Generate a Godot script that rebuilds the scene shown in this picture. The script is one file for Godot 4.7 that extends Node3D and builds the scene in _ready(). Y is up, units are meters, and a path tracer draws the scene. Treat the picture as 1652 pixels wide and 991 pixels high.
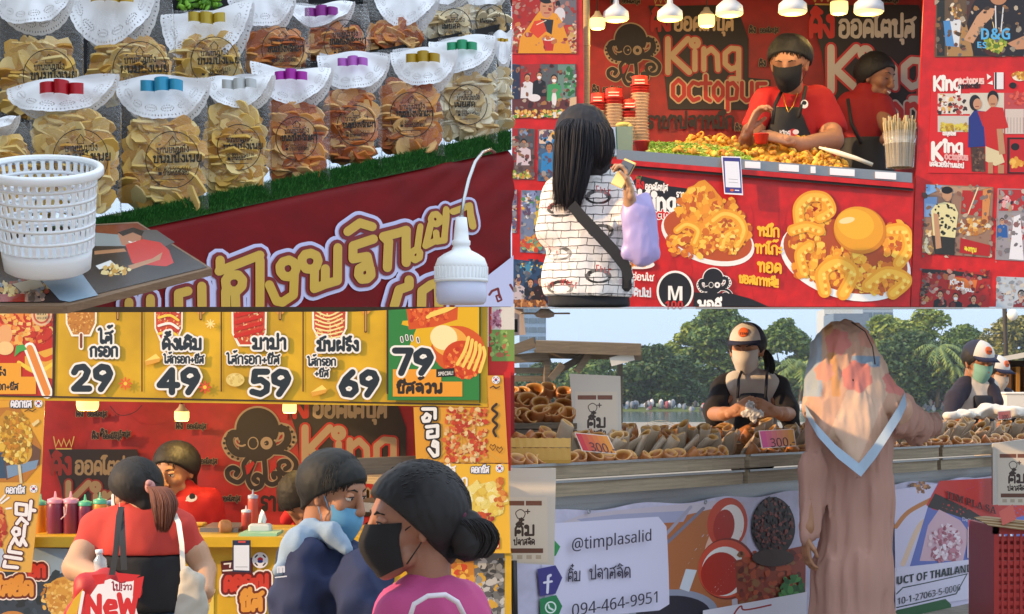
extends Node3D
# ---------------------------------------------------------------- lens: a pixel of the photograph is a direction, every depth is given in metres
const F := 2800.0
const H := 1.3
const CX := 826.0
const HY := 640.0
var rng := RandomNumberGenerator.new()
var used := {}
var mats := {}
var eye := Vector3(0, H, 0)

func P(px: float, py: float, d: float) -> Vector3:
	return Vector3((px - CX) * d / F, H + (HY - py) * d / F, -d)

func hit(px: float, py: float, o: Vector3, n: Vector3) -> Vector3:
	var dir := Vector3((px - CX) / F, (HY - py) / F, -1.0)
	return eye + dir * ((o - eye).dot(n) / dir.dot(n))

func C(hex: String) -> Color:
	return Color.html(hex)

func L(hex: String) -> Color:
	return Color.html(hex).srgb_to_linear()

# ---------------------------------------------------------------- names, labels
func numbered(nm: String) -> String:
	var k: int = used.get(nm, 0)
	used[nm] = k + 1
	return nm if k == 0 else "%s_%03d" % [nm, k]

func tag(o: Node3D, label: String, category: String, group := "", kind := "") -> Node3D:
	if label: o.set_meta("label", label)
	if category: o.set_meta("category", category)
	if group: o.set_meta("group", group)
	if kind: o.set_meta("kind", kind)
	return o

func thing(nm: String, label: String, category: String, at := Vector3.ZERO, group := "") -> Node3D:
	var o := Node3D.new()
	o.name = numbered(nm)
	add_child(o)
	o.position = at
	tag(o, label, category, group)
	return o

# meshes are built in world space; a part is shifted back by its thing's base
func obj(nm: String, mesh: Mesh, m: Material, parent: Node3D = null, local := false) -> MeshInstance3D:
	var o := MeshInstance3D.new()
	o.mesh = mesh
	if m: o.material_override = m
	if parent == null:
		o.name = numbered(nm)
		add_child(o)
	else:
		o.name = nm
		parent.add_child(o, true)
		if not local and parent.get_parent() == self and not (parent is MeshInstance3D):
			o.position = -parent.position
	return o

func struct(nm: String, mesh: Mesh, m: Material) -> MeshInstance3D:
	var o := obj(nm, mesh, m)
	o.set_meta("kind", "structure")
	return o

# ---------------------------------------------------------------- materials
var tex_fine: ImageTexture
var tex_blot: ImageTexture
var tex_fibre: ImageTexture
var tex_wood: ImageTexture
var tex_nrm: ImageTexture

func noise_tex(size: int, freq: float, lo: float, hi: float, oct: int, sx := 1) -> ImageTexture:
	var n := FastNoiseLite.new()
	n.seed = 11 + oct
	n.noise_type = FastNoiseLite.TYPE_SIMPLEX_SMOOTH
	n.frequency = freq
	n.fractal_octaves = oct
	var im := n.get_seamless_image(size, size)
	im.convert(Image.FORMAT_L8)
	if sx > 1:
		im.resize(size / sx, size)
		im.resize(size, size)
	var bytes := im.get_data()
	for i in bytes.size():
		bytes[i] = int(255.0 * lerpf(lo, hi, bytes[i] / 255.0))
	im = Image.create_from_data(size, size, false, Image.FORMAT_L8, bytes)
	im.generate_mipmaps()
	return ImageTexture.create_from_image(im)

func init_tex() -> void:
	tex_fine = noise_tex(256, 0.12, 0.86, 1.0, 3)
	tex_blot = noise_tex(256, 0.02, 0.82, 1.0, 4)
	tex_fibre = noise_tex(256, 0.25, 0.75, 1.0, 2)
	var n := FastNoiseLite.new()
	n.seed = 5
	n.frequency = 0.01
	n.fractal_octaves = 4
	var im := Image.create(256, 256, false, Image.FORMAT_L8)
	for y in 256:
		for x in 256:
			var v := n.get_noise_2d(x * 0.6, y * 14.0) * 0.5 + 0.5
			var w := n.get_noise_2d(x * 3.0 + 500.0, y * 60.0) * 0.5 + 0.5
			im.set_pixel(x, y, Color(1, 1, 1) * lerpf(0.55, 1.0, clampf(v * 0.65 + w * 0.35, 0, 1)))
	tex_wood = ImageTexture.create_from_image(im)
	var b := FastNoiseLite.new()
	b.seed = 8
	b.frequency = 0.05
	b.fractal_octaves = 3
	var nb := b.get_seamless_image(256, 256)
	nb.convert(Image.FORMAT_RGBA8)
	nb.bump_map_to_normal_map(4.0)
	tex_nrm = ImageTexture.create_from_image(nb)

# kind of surface pattern: "" none, fine, blot, fibre, wood ; s = pattern repeats per metre
func mat(hex: String, rough := 0.7, pat := "", s := 4.0, metal := 0.0) -> StandardMaterial3D:
	var key := "%s|%s|%s|%s|%s" % [hex, rough, pat, s, metal]
	if mats.has(key): return mats[key]
	var m := StandardMaterial3D.new()
	m.albedo_color = C(hex)
	m.roughness = rough
	m.metallic = metal
	m.cull_mode = BaseMaterial3D.CULL_DISABLED
	if pat:
		m.albedo_texture = {"fine": tex_fine, "blot": tex_blot, "fibre": tex_fibre, "wood": tex_wood}[pat]
		m.uv1_triplanar = true
		m.uv1_scale = Vector3.ONE * s
	mats[key] = m
	return m

func vmat(rough := 0.6, pat := "", s := 4.0) -> StandardMaterial3D:
	var key := "v|%s|%s|%s" % [rough, pat, s]
	if mats.has(key): return mats[key]
	var m := mat("ffffff", rough, pat, s).duplicate()
	m.vertex_color_use_as_albedo = true
	mats[key] = m
	return m

func film(hex: String, alpha: float, rough := 0.08) -> StandardMaterial3D:
	var m := StandardMaterial3D.new()
	var c := C(hex)
	c.a = alpha
	m.albedo_color = c
	m.roughness = rough
	m.transparency = BaseMaterial3D.TRANSPARENCY_ALPHA
	m.cull_mode = BaseMaterial3D.CULL_DISABLED
	return m

func glow(hex: String, e: float) -> StandardMaterial3D:
	var m := StandardMaterial3D.new()
	m.albedo_color = C(hex)
	m.emission_enabled = true
	m.emission = C(hex)
	m.emission_energy_multiplier = e
	return m

# ---------------------------------------------------------------- mesh builder
class MB:
	var st := SurfaceTool.new()
	func _init() -> void:
		st.begin(Mesh.PRIMITIVE_TRIANGLES)
	func col(c: Color) -> MB:
		st.set_color(c)
		return self
	func smooth(on := true) -> MB:
		st.set_smooth_group(0 if on else -1)
		return self
	func tri(a: Vector3, b: Vector3, c: Vector3) -> void:
		st.add_vertex(a); st.add_vertex(b); st.add_vertex(c)
	func quad(a: Vector3, b: Vector3, c: Vector3, d: Vector3) -> void:
		tri(a, b, c); tri(a, c, d)
	# eight corners: bottom a b c d, top e f g h (same order)
	func hexa(v: Array) -> void:
		smooth(false)
		quad(v[0], v[3], v[2], v[1]); quad(v[4], v[5], v[6], v[7])
		for i in 4:
			var j := (i + 1) % 4
			quad(v[i], v[j], v[j + 4], v[i + 4])
	func box(c: Vector3, s: Vector3, b := Basis()) -> void:
		var h := s / 2.0
		var v := []
		for y in [-1, 1]:
			for q in [[-1, 1], [1, 1], [1, -1], [-1, -1]]:
				v.append(c + b * Vector3(q[0] * h.x, y * h.y, q[1] * h.z))
		hexa(v)
	# box with chamfered edges
	func cbox(c: Vector3, s: Vector3, ch: float, b := Basis()) -> void:
		smooth(false)
		var h := s / 2.0
		var rings := []
		for k in [[-h.y, ch], [-h.y + ch, 0.0], [h.y - ch, 0.0], [h.y, ch]]:
			var r := []
			var ex: float = h.x - k[1]
			var ez: float = h.z - k[1]
			for q in [[-ex + ch, ez], [ex - ch, ez], [ex, ez - ch], [ex, -ez + ch], [ex - ch, -ez], [-ex + ch, -ez], [-ex, -ez + ch], [-ex, ez - ch]]:
				r.append(c + b * Vector3(q[0], k[0], q[1]))
			rings.append(r)
		loft(rings, true, true)
	func loft(rings: Array, closed := true, caps := false) -> void:
		for i in rings.size() - 1:
			var a: Array = rings[i]
			var b: Array = rings[i + 1]
			for j in (a.size() if closed else a.size() - 1):
				var k := (j + 1) % a.size()
				quad(a[j], a[k], b[k], b[j])
		if caps:
			for e in [0, rings.size() - 1]:
				var r: Array = rings[e]
				var m := Vector3.ZERO
				for p in r: m += p
				m /= r.size()
				for j in r.size():
					var k := (j + 1) % r.size()
					if e == 0: tri(m, r[k], r[j])
					else: tri(m, r[j], r[k])
	func tube(pts: Array, rad, sides := 8, caps := true) -> void:
		smooth(true)
		var rings := []
		var up := Vector3.UP
		for i in pts.size():
			var t: Vector3 = (pts[mini(i + 1, pts.size() - 1)] - pts[maxi(i - 1, 0)]).normalized()
			if absf(t.dot(up)) > 0.9: up = Vector3.RIGHT if absf(t.x) < 0.8 else Vector3.BACK
			var s := t.cross(up).normalized()
			up = s.cross(t).normalized()
			var r: float = rad[i] if rad is Array else rad
			var ring := []
			for k in sides:
				var a := TAU * k / sides
				ring.append(pts[i] + (s * cos(a) + up * sin(a)) * r)
			rings.append(ring)
		loft(rings, true, caps)
	# profile: array of [radius, height]
	func lathe(prof: Array, xf: Transform3D, seg := 24, caps := true) -> void:
		smooth(true)
		var rings := []
		for p in prof:
			var ring := []
			for k in seg:
				var a := -TAU * k / seg
				ring.append(xf * Vector3(cos(a) * p[0], p[1], sin(a) * p[0]))
			rings.append(ring)
		loft(rings, true, caps)
	func ell(c: Vector3, r: Vector3, b := Basis(), seg := 12, rows := 8) -> void:
		smooth(true)
		var rings := []
		for i in rows + 1:
			var v := PI * (float(i) / rows - 0.5)
			var ring := []
			for k in seg:
				var a := -TAU * k / seg
				ring.append(c + b * Vector3(cos(a) * cos(v) * r.x, sin(v) * r.y, sin(a) * cos(v) * r.z))
			rings.append(ring)
		loft(rings)
	func done() -> ArrayMesh:
		st.index()
		st.generate_normals()
		return st.commit()

# ---------------------------------------------------------------- stroke alphabet (Thai and fat Latin), unit: letter height 1, y up
const GL := {
	"ก": "0.1,0 .1,.6 .02,.74 .2,.95 .45,1 .62,.85 .62,0|.8", "ข": "o.16,.86;.29,.86 .2,.55 .15,.35 .15,.03 .6,.03 .6,1|.78",
	"น": "o.15,.86;.28,.86 .28,0;.28,.2 .5,.14;o.62,.14;.75,.14 .75,1|.95", "ม": "o.15,.86;.28,.86 .28,.15;o.16,.14;.16,.03 .7,.03 .7,1|.88",
	"ป": "o.15,.86;.28,.8 .22,.7 .22,.03 .68,.03 .68,1.35|.86", "ง": "o.42,.86;.55,.86 .55,.05 .4,.03 .06,.5|.7",
	"พ": "o.14,.86;.27,.86 .22,.03 .46,.5 .7,.03 .75,1|.92", "ฟ": "o.14,.86;.27,.86 .22,.03 .46,.5 .7,.03 .75,1.35|.92",
	"ผ": "o.22,.86;.1,.86 .14,.03 .42,.4 .7,.03 .72,1|.9", "ฝ": "o.22,.86;.1,.86 .14,.03 .42,.4 .7,.03 .72,1.35|.9",
	"ร": "o.3,.14;.43,.14 .42,.5 .12,.6 .1,.85 .25,1 .5,.94|.6", "เ": "o.22,.14;.09,.14 .09,1|.4", "แ": "o.22,.14;.09,.14 .09,1;o.6,.14;.47,.14 .47,1|.8",
	"า": ".04,.8 .18,1 .36,.95 .42,.8 .42,0|.6", "ค": "o.34,.38;.1,0 .1,.7 .25,.97 .5,.97 .65,.75 .65,0;.22,.36 .1,.16|.82",
	"ต": "o.34,.38;.1,0 .1,.7 .22,.97 .38,.86 .54,.97 .65,.75 .65,0;.22,.36 .1,.16|.82", "ด": "o.34,.42;.34,.28 .12,.06 .08,.6 .22,.97 .52,.97 .65,.75 .65,0|.82",
	"อ": "o.22,.56;.09,.56 .09,.1 .28,0 .5,0 .66,.2 .66,.8 .5,1 .2,1 .08,.85|.84", "โ": "o.22,.14;.09,.14 .09,1.1 .2,1.25;-.12,1.2 .02,1.38 .34,1.38|.42",
	"ส": "o.28,.38;.15,.4 .1,.2 .1,0;.1,.25 .2,.6 .62,.55;.62,0 .62,.7 .45,.98 .1,.92;.5,.95 .76,1.14|.82", "ล": "o.28,.3;.15,.3 .1,.45 .25,.62 .62,.5;.62,0 .62,.7 .45,.98 .1,.9|.8",
	"ช": "o.2,.84;.2,.7 .1,.62 .2,.5 .2,.03 .58,.03 .58,.75 .8,1.05|.8", "ซ": "o.2,.84;.2,.7 .1,.62 .2,.5 .2,.03 .58,.03 .58,.75 .8,1.05|.8",
	"ห": "o.15,.86;.28,.86 .28,0;.28,.45 .5,.74;o.62,.86;.62,.72 .72,.55 .72,0|.9", "ท": "o.15,.86;.28,.86 .28,0;.28,.6 .48,1 .68,.85 .68,0|.86",
	"ว": "o.34,.14;.47,.14 .5,.7 .36,1 .08,.9|.66", "ย": "o.2,.86;.1,.74 .14,.52 .32,.52;.14,.52 .12,.12 .24,.03 .62,.05 .64,1|.82", "บ": "o.15,.86;.22,.7 .22,.03 .66,.03 .66,1|.84",
	"ะ": ".05,.75 .2,.65 .35,.85;.05,.3 .2,.2 .35,.4|.5", "ไ": "o.22,.14;.09,.14 .09,1.2 0,1.4 -.14,1.28|.42", "ฯ": "o.2,.7;.1,.4 .5,.4 .5,0|.6", " ": "|.5",
	"ุ": "^-.25,-.2 -.12,-.2 -.12,-.4", "ู": "^-.3,-.2 -.3,-.4 -.12,-.4 -.12,-.2", "ิ": "^-.65,1.12 -.45,1.34 -.12,1.14 -.65,1.12", "ี": "^-.65,1.12 -.45,1.34 -.12,1.14 -.65,1.12;-.12,1.14 -.12,1.42",
	"ึ": "^-.65,1.12 -.45,1.34 -.12,1.14 -.65,1.12;o-.14,1.34", "ื": "^-.65,1.12 -.45,1.34 -.12,1.14 -.65,1.12;-.12,1.14 -.12,1.42;-.28,1.24 -.28,1.42", "ั": "^-.55,1.2 -.42,1.12 -.4,1.25 -.1,1.4",
	"่": "^-.2,1.15 -.2,1.4", "้": "^-.5,1.55 -.38,1.62 -.4,1.46 -.12,1.66", "๊": "^-.6,1.45 -.48,1.6 -.38,1.5 -.26,1.6 -.26,1.45 -.06,1.66", "๋": "^-.4,1.55 -.1,1.55;-.25,1.42 -.25,1.7", "็": "^-.5,1.2 -.3,1.4 -.1,1.2",
	"K": ".1,0 .1,1;.66,1 .2,.5 .7,0|.8", "i": ".1,0 .1,.62;o.1,.9|.3", "n": ".1,0 .1,.7;.1,.5 .35,.7 .55,.5 .58,0|.72", "g": ".56,.7 .3,.72 .1,.55 .1,.2 .3,.02 .5,.1 .56,.3;.56,.7 .56,-.3 .3,-.3|.72",
	"O": ".35,0 .1,.2 .1,.6 .35,.8 .6,.6 .6,.2 .35,0|.72", "c": ".55,.62 .3,.7 .1,.5 .1,.2 .3,0 .55,.08|.62", "t": ".25,.95 .25,.1 .45,0;.02,.66 .48,.66|.52", "o": ".3,0 .1,.2 .1,.5 .3,.7 .52,.5 .52,.2 .3,0|.64",
	"p": ".1,.7 .1,-.35;.1,.6 .35,.7 .55,.5 .5,.1 .1,.05|.66", "u": ".1,.7 .1,.15 .3,0 .55,.1 .55,.7|.68", "s": ".5,.66 .12,.66 .12,.36 .5,.34 .5,.02 .08,.02|.6",
	"N": ".1,0 .1,1 .6,0 .6,1|.76", "E": ".6,1 .1,1 .1,0 .6,0;.1,.5 .5,.5|.7", "W": ".05,1 .22,0 .42,.7 .62,0 .8,1|.9", "e": ".12,.35 .55,.4 .5,.65 .25,.7 .1,.4 .2,.05 .55,.08|.66", "w": ".05,.7 .2,0 .36,.5 .52,0 .68,.7|.76", "I": ".1,0 .1,1|.3", "!": ".1,.35 .1,1;.1,0 .1,.06|.3", "+": ".1,.45 .6,.45;.35,.2 .35,.7|.7",
	"0": ".35,0 .1,.25 .1,.75 .35,1 .6,.75 .6,.25 .35,0|.74", "2": ".1,.75 .2,.95 .45,1 .6,.8 .5,.5 .1,.02 .65,.02|.78", "4": ".5,0 .5,.98 .05,.32 .7,.32|.8", "5": ".62,1 .18,1 .14,.58 .4,.64 .62,.45 .6,.15 .38,0 .08,.1|.76",
	"6": ".5,1 .25,.7 .1,.35 .2,.05 .45,0 .62,.2 .58,.45 .35,.55 .14,.4|.74", "7": ".08,1 .64,1 .3,0|.72", "9": ".58,.6 .36,.46 .14,.56 .12,.82 .32,1 .54,.95 .64,.7 .58,.5 .3,0|.76"}
var glc := {}

func glyph(ch: String) -> Dictionary:
	if glc.has(ch): return glc[ch]
	var src: String = GL.get(ch, ".1,0 .1,.7 .5,.7 .5,0|.65")
	var g := {"w": 0.0, "s": [], "mark": src.begins_with("^")}
	var parts := src.trim_prefix("^").split("|")
	if parts.size() > 1: g.w = float(parts[1])
	for sp in parts[0].split(";", false):
		var pl := PackedVector2Array()
		if sp.begins_with("o"):
			var c := sp.substr(1).split(",")
			for k in 11:
				pl.append(Vector2(float(c[0]), float(c[1])) + Vector2.from_angle(TAU * k / 10.0) * 0.12)
		else:
			for q in sp.split(" ", false):
				var c := q.split(",")
				pl.append(Vector2(float(c[0]), float(c[1])))
		g.s.append(pl)
	glc[ch] = g
	return g

# ---------------------------------------------------------------- prints: flat coloured shapes on a plane, drawn in photo pixels
class Canvas:
	var st := SurfaceTool.new()
	var o: Vector3
	var n: Vector3
	var host
	var lay := 1.0
	var eps := 0.00005
	var disp = null
	var cnt := 0
	var clip := Rect2(-5000, -5000, 10000, 10000)
	func _init(h, oo: Vector3, nn: Vector3) -> void:
		host = h; o = oo; n = nn.normalized()
		st.begin(Mesh.PRIMITIVE_TRIANGLES)
	func up() -> Canvas:
		lay += 1.0
		return self
	func at(p: Vector2, off: float) -> Vector3:
		p = p.clamp(clip.position, clip.end)
		var w: Vector3 = host.hit(p.x, p.y, o, n)
		var e := off
		if disp: e += disp.call(p.x, p.y)
		return w + n * e
	func tris(pts: PackedVector2Array, idx: PackedInt32Array, c: Color) -> void:
		cnt += 1
		lay += 0.12
		var off := 0.001 + lay * eps
		st.set_color(c)
		st.set_normal(n)
		if disp:
			for k in range(0, idx.size(), 3): split(pts[idx[k]], pts[idx[k + 1]], pts[idx[k + 2]], off, 0)
		else:
			for i in idx: st.add_vertex(at(pts[i], off))
	func split(a: Vector2, b: Vector2, c: Vector2, off: float, lv: int) -> void:
		var ab := a.distance_squared_to(b)
		var bc := b.distance_squared_to(c)
		var ca := c.distance_squared_to(a)
		var m := maxf(ab, maxf(bc, ca))
		if m < 70.0 or lv > 11:
			st.add_vertex(at(a, off)); st.add_vertex(at(b, off)); st.add_vertex(at(c, off))
		elif m == ab:
			split(a, (a + b) / 2, c, off, lv + 1); split((a + b) / 2, b, c, off, lv + 1)
		elif m == bc:
			split(a, b, (b + c) / 2, off, lv + 1); split(a, (b + c) / 2, c, off, lv + 1)
		else:
			split(a, b, (c + a) / 2, off, lv + 1); split((c + a) / 2, b, c, off, lv + 1)
	func top() -> float:
		return 0.0015 + lay * eps
	func poly(a: Array, hex) -> void:
		var pts := PackedVector2Array()
		for i in range(0, a.size(), 2): pts.append(Vector2(a[i], a[i + 1]))
		polyv(pts, hex)
	func polyv(pts: PackedVector2Array, hex) -> void:
		var idx := Geometry2D.triangulate_polygon(pts)
		if idx.is_empty(): idx = Geometry2D.triangulate_polygon(Geometry2D.convex_hull(pts))
		if idx.is_empty(): return
		tris(pts, idx, host.L(hex) if hex is String else hex)
	func rect(x0: float, y0: float, x1: float, y1: float, hex) -> void:
		poly([x0, y0, x1, y0, x1, y1, x0, y1], hex)
	func ell(x: float, y: float, rx: float, ry: float, hex, rot := 0.0, seg := 20, wob := 0.0) -> void:
		var pts := PackedVector2Array()
		for k in seg:
			var r: float = 1.0 + (host.rng.randf_range(-wob, wob) if wob > 0.0 else 0.0)
			pts.append(Vector2(x, y) + (Vector2.from_angle(TAU * k / seg) * r * Vector2(rx, ry)).rotated(rot))
		polyv(pts, hex)
	func poly_sq(x: float, y: float, w: float, hex) -> void:
		var a: float = host.rng.randf_range(-.5, .5)
		var h := w * .5
		var pts := PackedVector2Array()
		for q in [Vector2(-h, -h * .7), Vector2(h, -h * .7), Vector2(h, h * .7), Vector2(-h, h * .7)]: pts.append(Vector2(x, y) + q.rotated(a))
		polyv(pts, hex)
	# a ribbon along a polyline
	func line(p: PackedVector2Array, w: float, hex, round_cap := true) -> void:
		if p.size() < 2: return
		if w > 2.6 and p.size() > 2:
			fat(p, w, host.L(hex) if hex is String else hex)
			return
		var closed := p[0].distance_to(p[-1]) < 0.01 and p.size() > 3
		var m := p.size() - (1 if closed else 0)
		var pts := PackedVector2Array()
		var idx := PackedInt32Array()
		var h := w / 2.0
		for i in m:
			var a := p[(i - 1 + m) % m] if closed or i > 0 else p[i]
			var b := p[(i + 1) % m] if closed or i < m - 1 else p[i]
			var t0 := (p[i] - a).normalized() if a != p[i] else (b - p[i]).normalized()
			var t1 := (b - p[i]).normalized() if b != p[i] else t0
			var t := (t0 + t1).normalized() if (t0 + t1).length() > 0.1 else t0
			var k := 1.0 / maxf(0.55, t.dot(t0))
			var q := t.orthogonal() * h * k
			pts.append(p[i] + q); pts.append(p[i] - q)
		for i in (m if closed else m - 1):
			var a := i * 2
			var b := ((i + 1) % m) * 2
			idx.append_array([a, b, a + 1, b, b + 1, a + 1])
		if not closed and round_cap:
			for e in [[0, 1, p[0] - p[1]], [m - 1, m - 2, p[m - 1] - p[m - 2]]]:
				var c: Vector2 = p[e[0]]
				var t: Vector2 = (e[2] as Vector2).normalized() * h
				var base := pts.size()
				for k in 6: pts.append(c + t.rotated(lerpf(-PI / 2, PI / 2, k / 5.0)))
				for k in range(1, 5): idx.append_array([base, base + k, base + k + 1])
		tris(pts, idx, host.L(hex) if hex is String else hex)
	func fat(p: PackedVector2Array, w: float, c: Color) -> void:
		var chunk := PackedVector2Array([p[0]])
		var turn := 0.0
		for i in range(1, p.size()):
			chunk.append(p[i])
			if i < p.size() - 1: turn += absf((p[i] - p[i - 1]).angle_to(p[i + 1] - p[i]))
			if i == p.size() - 1 or turn > 2.6:
				for g in Geometry2D.offset_polyline(chunk, w / 2.0, Geometry2D.JOIN_ROUND, Geometry2D.END_ROUND):
					if Geometry2D.is_polygon_clockwise(g): continue
					var g2 := PackedVector2Array()
					for v in g:
						if g2.is_empty() or v.distance_to(g2[-1]) > w * .06: g2.append(v)
					var idx := Geometry2D.triangulate_polygon(g2)
					if not idx.is_empty(): tris(g2, idx, c)
				chunk = PackedVector2Array([p[i]])
				turn = 0.0
	func stroke(a: Array, w: float, hex, curve := false) -> void:
		var p := PackedVector2Array()
		for i in range(0, a.size(), 2): p.append(Vector2(a[i], a[i + 1]))
		line(host.curved(p) if curve else p, w, hex)
	# stroke lettering: origin = baseline left in pixels, size = letter height in pixels, sl = slope of the line (dy per dx), sx = width factor
	func word(s: String, x: float, y: float, size: float, w: float, hex, sl := 0.0, sx := 1.0, rnd := true, lean := 0.0) -> float:
		var pen := 0.0
		for ch in s:
			var g: Dictionary = host.glyph(ch)
			for pl in g.s:
				var q := PackedVector2Array()
				for v in pl:
					var X: float = (pen + v.x * sx + v.y * lean) * size
					q.append(Vector2(x + X, y + X * sl - v.y * size))
				line(q, w, hex, rnd)
			pen += g.w * sx
		return pen * size
	# scattered blobs inside an ellipse or box
	func specks(x: float, y: float, rx: float, ry: float, n_: int, pal: Array, r0: float, r1: float, boxy := false) -> void:
		for i in n_:
			var q := Vector2(host.rng.randf_range(-1, 1), host.rng.randf_range(-1, 1))
			if not boxy:
				while q.length() > 1.0: q = Vector2(host.rng.randf_range(-1, 1), host.rng.randf_range(-1, 1))
			var r: float = host.rng.randf_range(r0, r1)
			ell(x + q.x * rx, y + q.y * ry, r, r * host.rng.randf_range(0.5, 1.0), pal[host.rng.randi() % pal.size()], host.rng.randf() * PI, 7, 0.25)
	func done() -> ArrayMesh:
		return st.commit()

func curved(p: PackedVector2Array) -> PackedVector2Array:
	var r := PackedVector2Array()
	for i in p.size() - 1:
		var a := p[maxi(i - 1, 0)]
		var d := p[mini(i + 2, p.size() - 1)]
		for k in 5: r.append(p[i].cubic_interpolate(p[i + 1], a, d, k / 5.0))
	r.append(p[-1])
	return r

func canvas(o: Vector3, n := Vector3(0, 0, 1)) -> Canvas:
	return Canvas.new(self, o, n)

# Latin lettering as TextMesh: xf maps (x right, y up) of a line of height 1 to the world
var fonts := {}
func text(s: String, parent: Node3D, m: Material, p0: Vector3, p1: Vector3, up: Vector3, height: float, bold := true, serif := false, nm := "lettering") -> MeshInstance3D:
	var key := "%s%s" % [bold, serif]
	if not fonts.has(key):
		var f := SystemFont.new()
		f.font_names = PackedStringArray(["Droid Serif" if serif else "Droid Sans"])
		f.font_weight = 700 if bold else 400
		fonts[key] = f
	var t := TextMesh.new()
	t.font = fonts[key]
	t.text = s
	t.font_size = 48
	t.pixel_size = 0.01
	t.depth = 0.001
	t.curve_step = 4.0
	t.horizontal_alignment = HORIZONTAL_ALIGNMENT_LEFT
	t.vertical_alignment = VERTICAL_ALIGNMENT_BOTTOM
	var bb := t.get_aabb()
	var o := obj(nm, t, m, parent)
	var ax := (p1 - p0) / bb.size.x
	var ay := up.normalized() * height / 0.35
	var az := ax.cross(ay).normalized()
	# baseline sits about 0.11 above the box's foot
	var org := p0 - ax * bb.position.x - ay * (bb.position.y + 0.11)
	o.transform = Transform3D(Basis(ax, ay, az), org + (o.position))
	return o

# ---------------------------------------------------------------- blended bodies (distance field + surface nets)
# bone: [a, b, ra, rb, flatten(depth factor), [cut point, cut normal] or null]
func bn(x0: float, y0: float, d0: float, r0: float, x1: float, y1: float, d1: float, r1: float, q := 1.0, cut = null) -> Array:
	return [P(x0, y0, d0), P(x1, y1, d1), r0 * d0 / F, r1 * d1 / F, q, cut]

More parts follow.
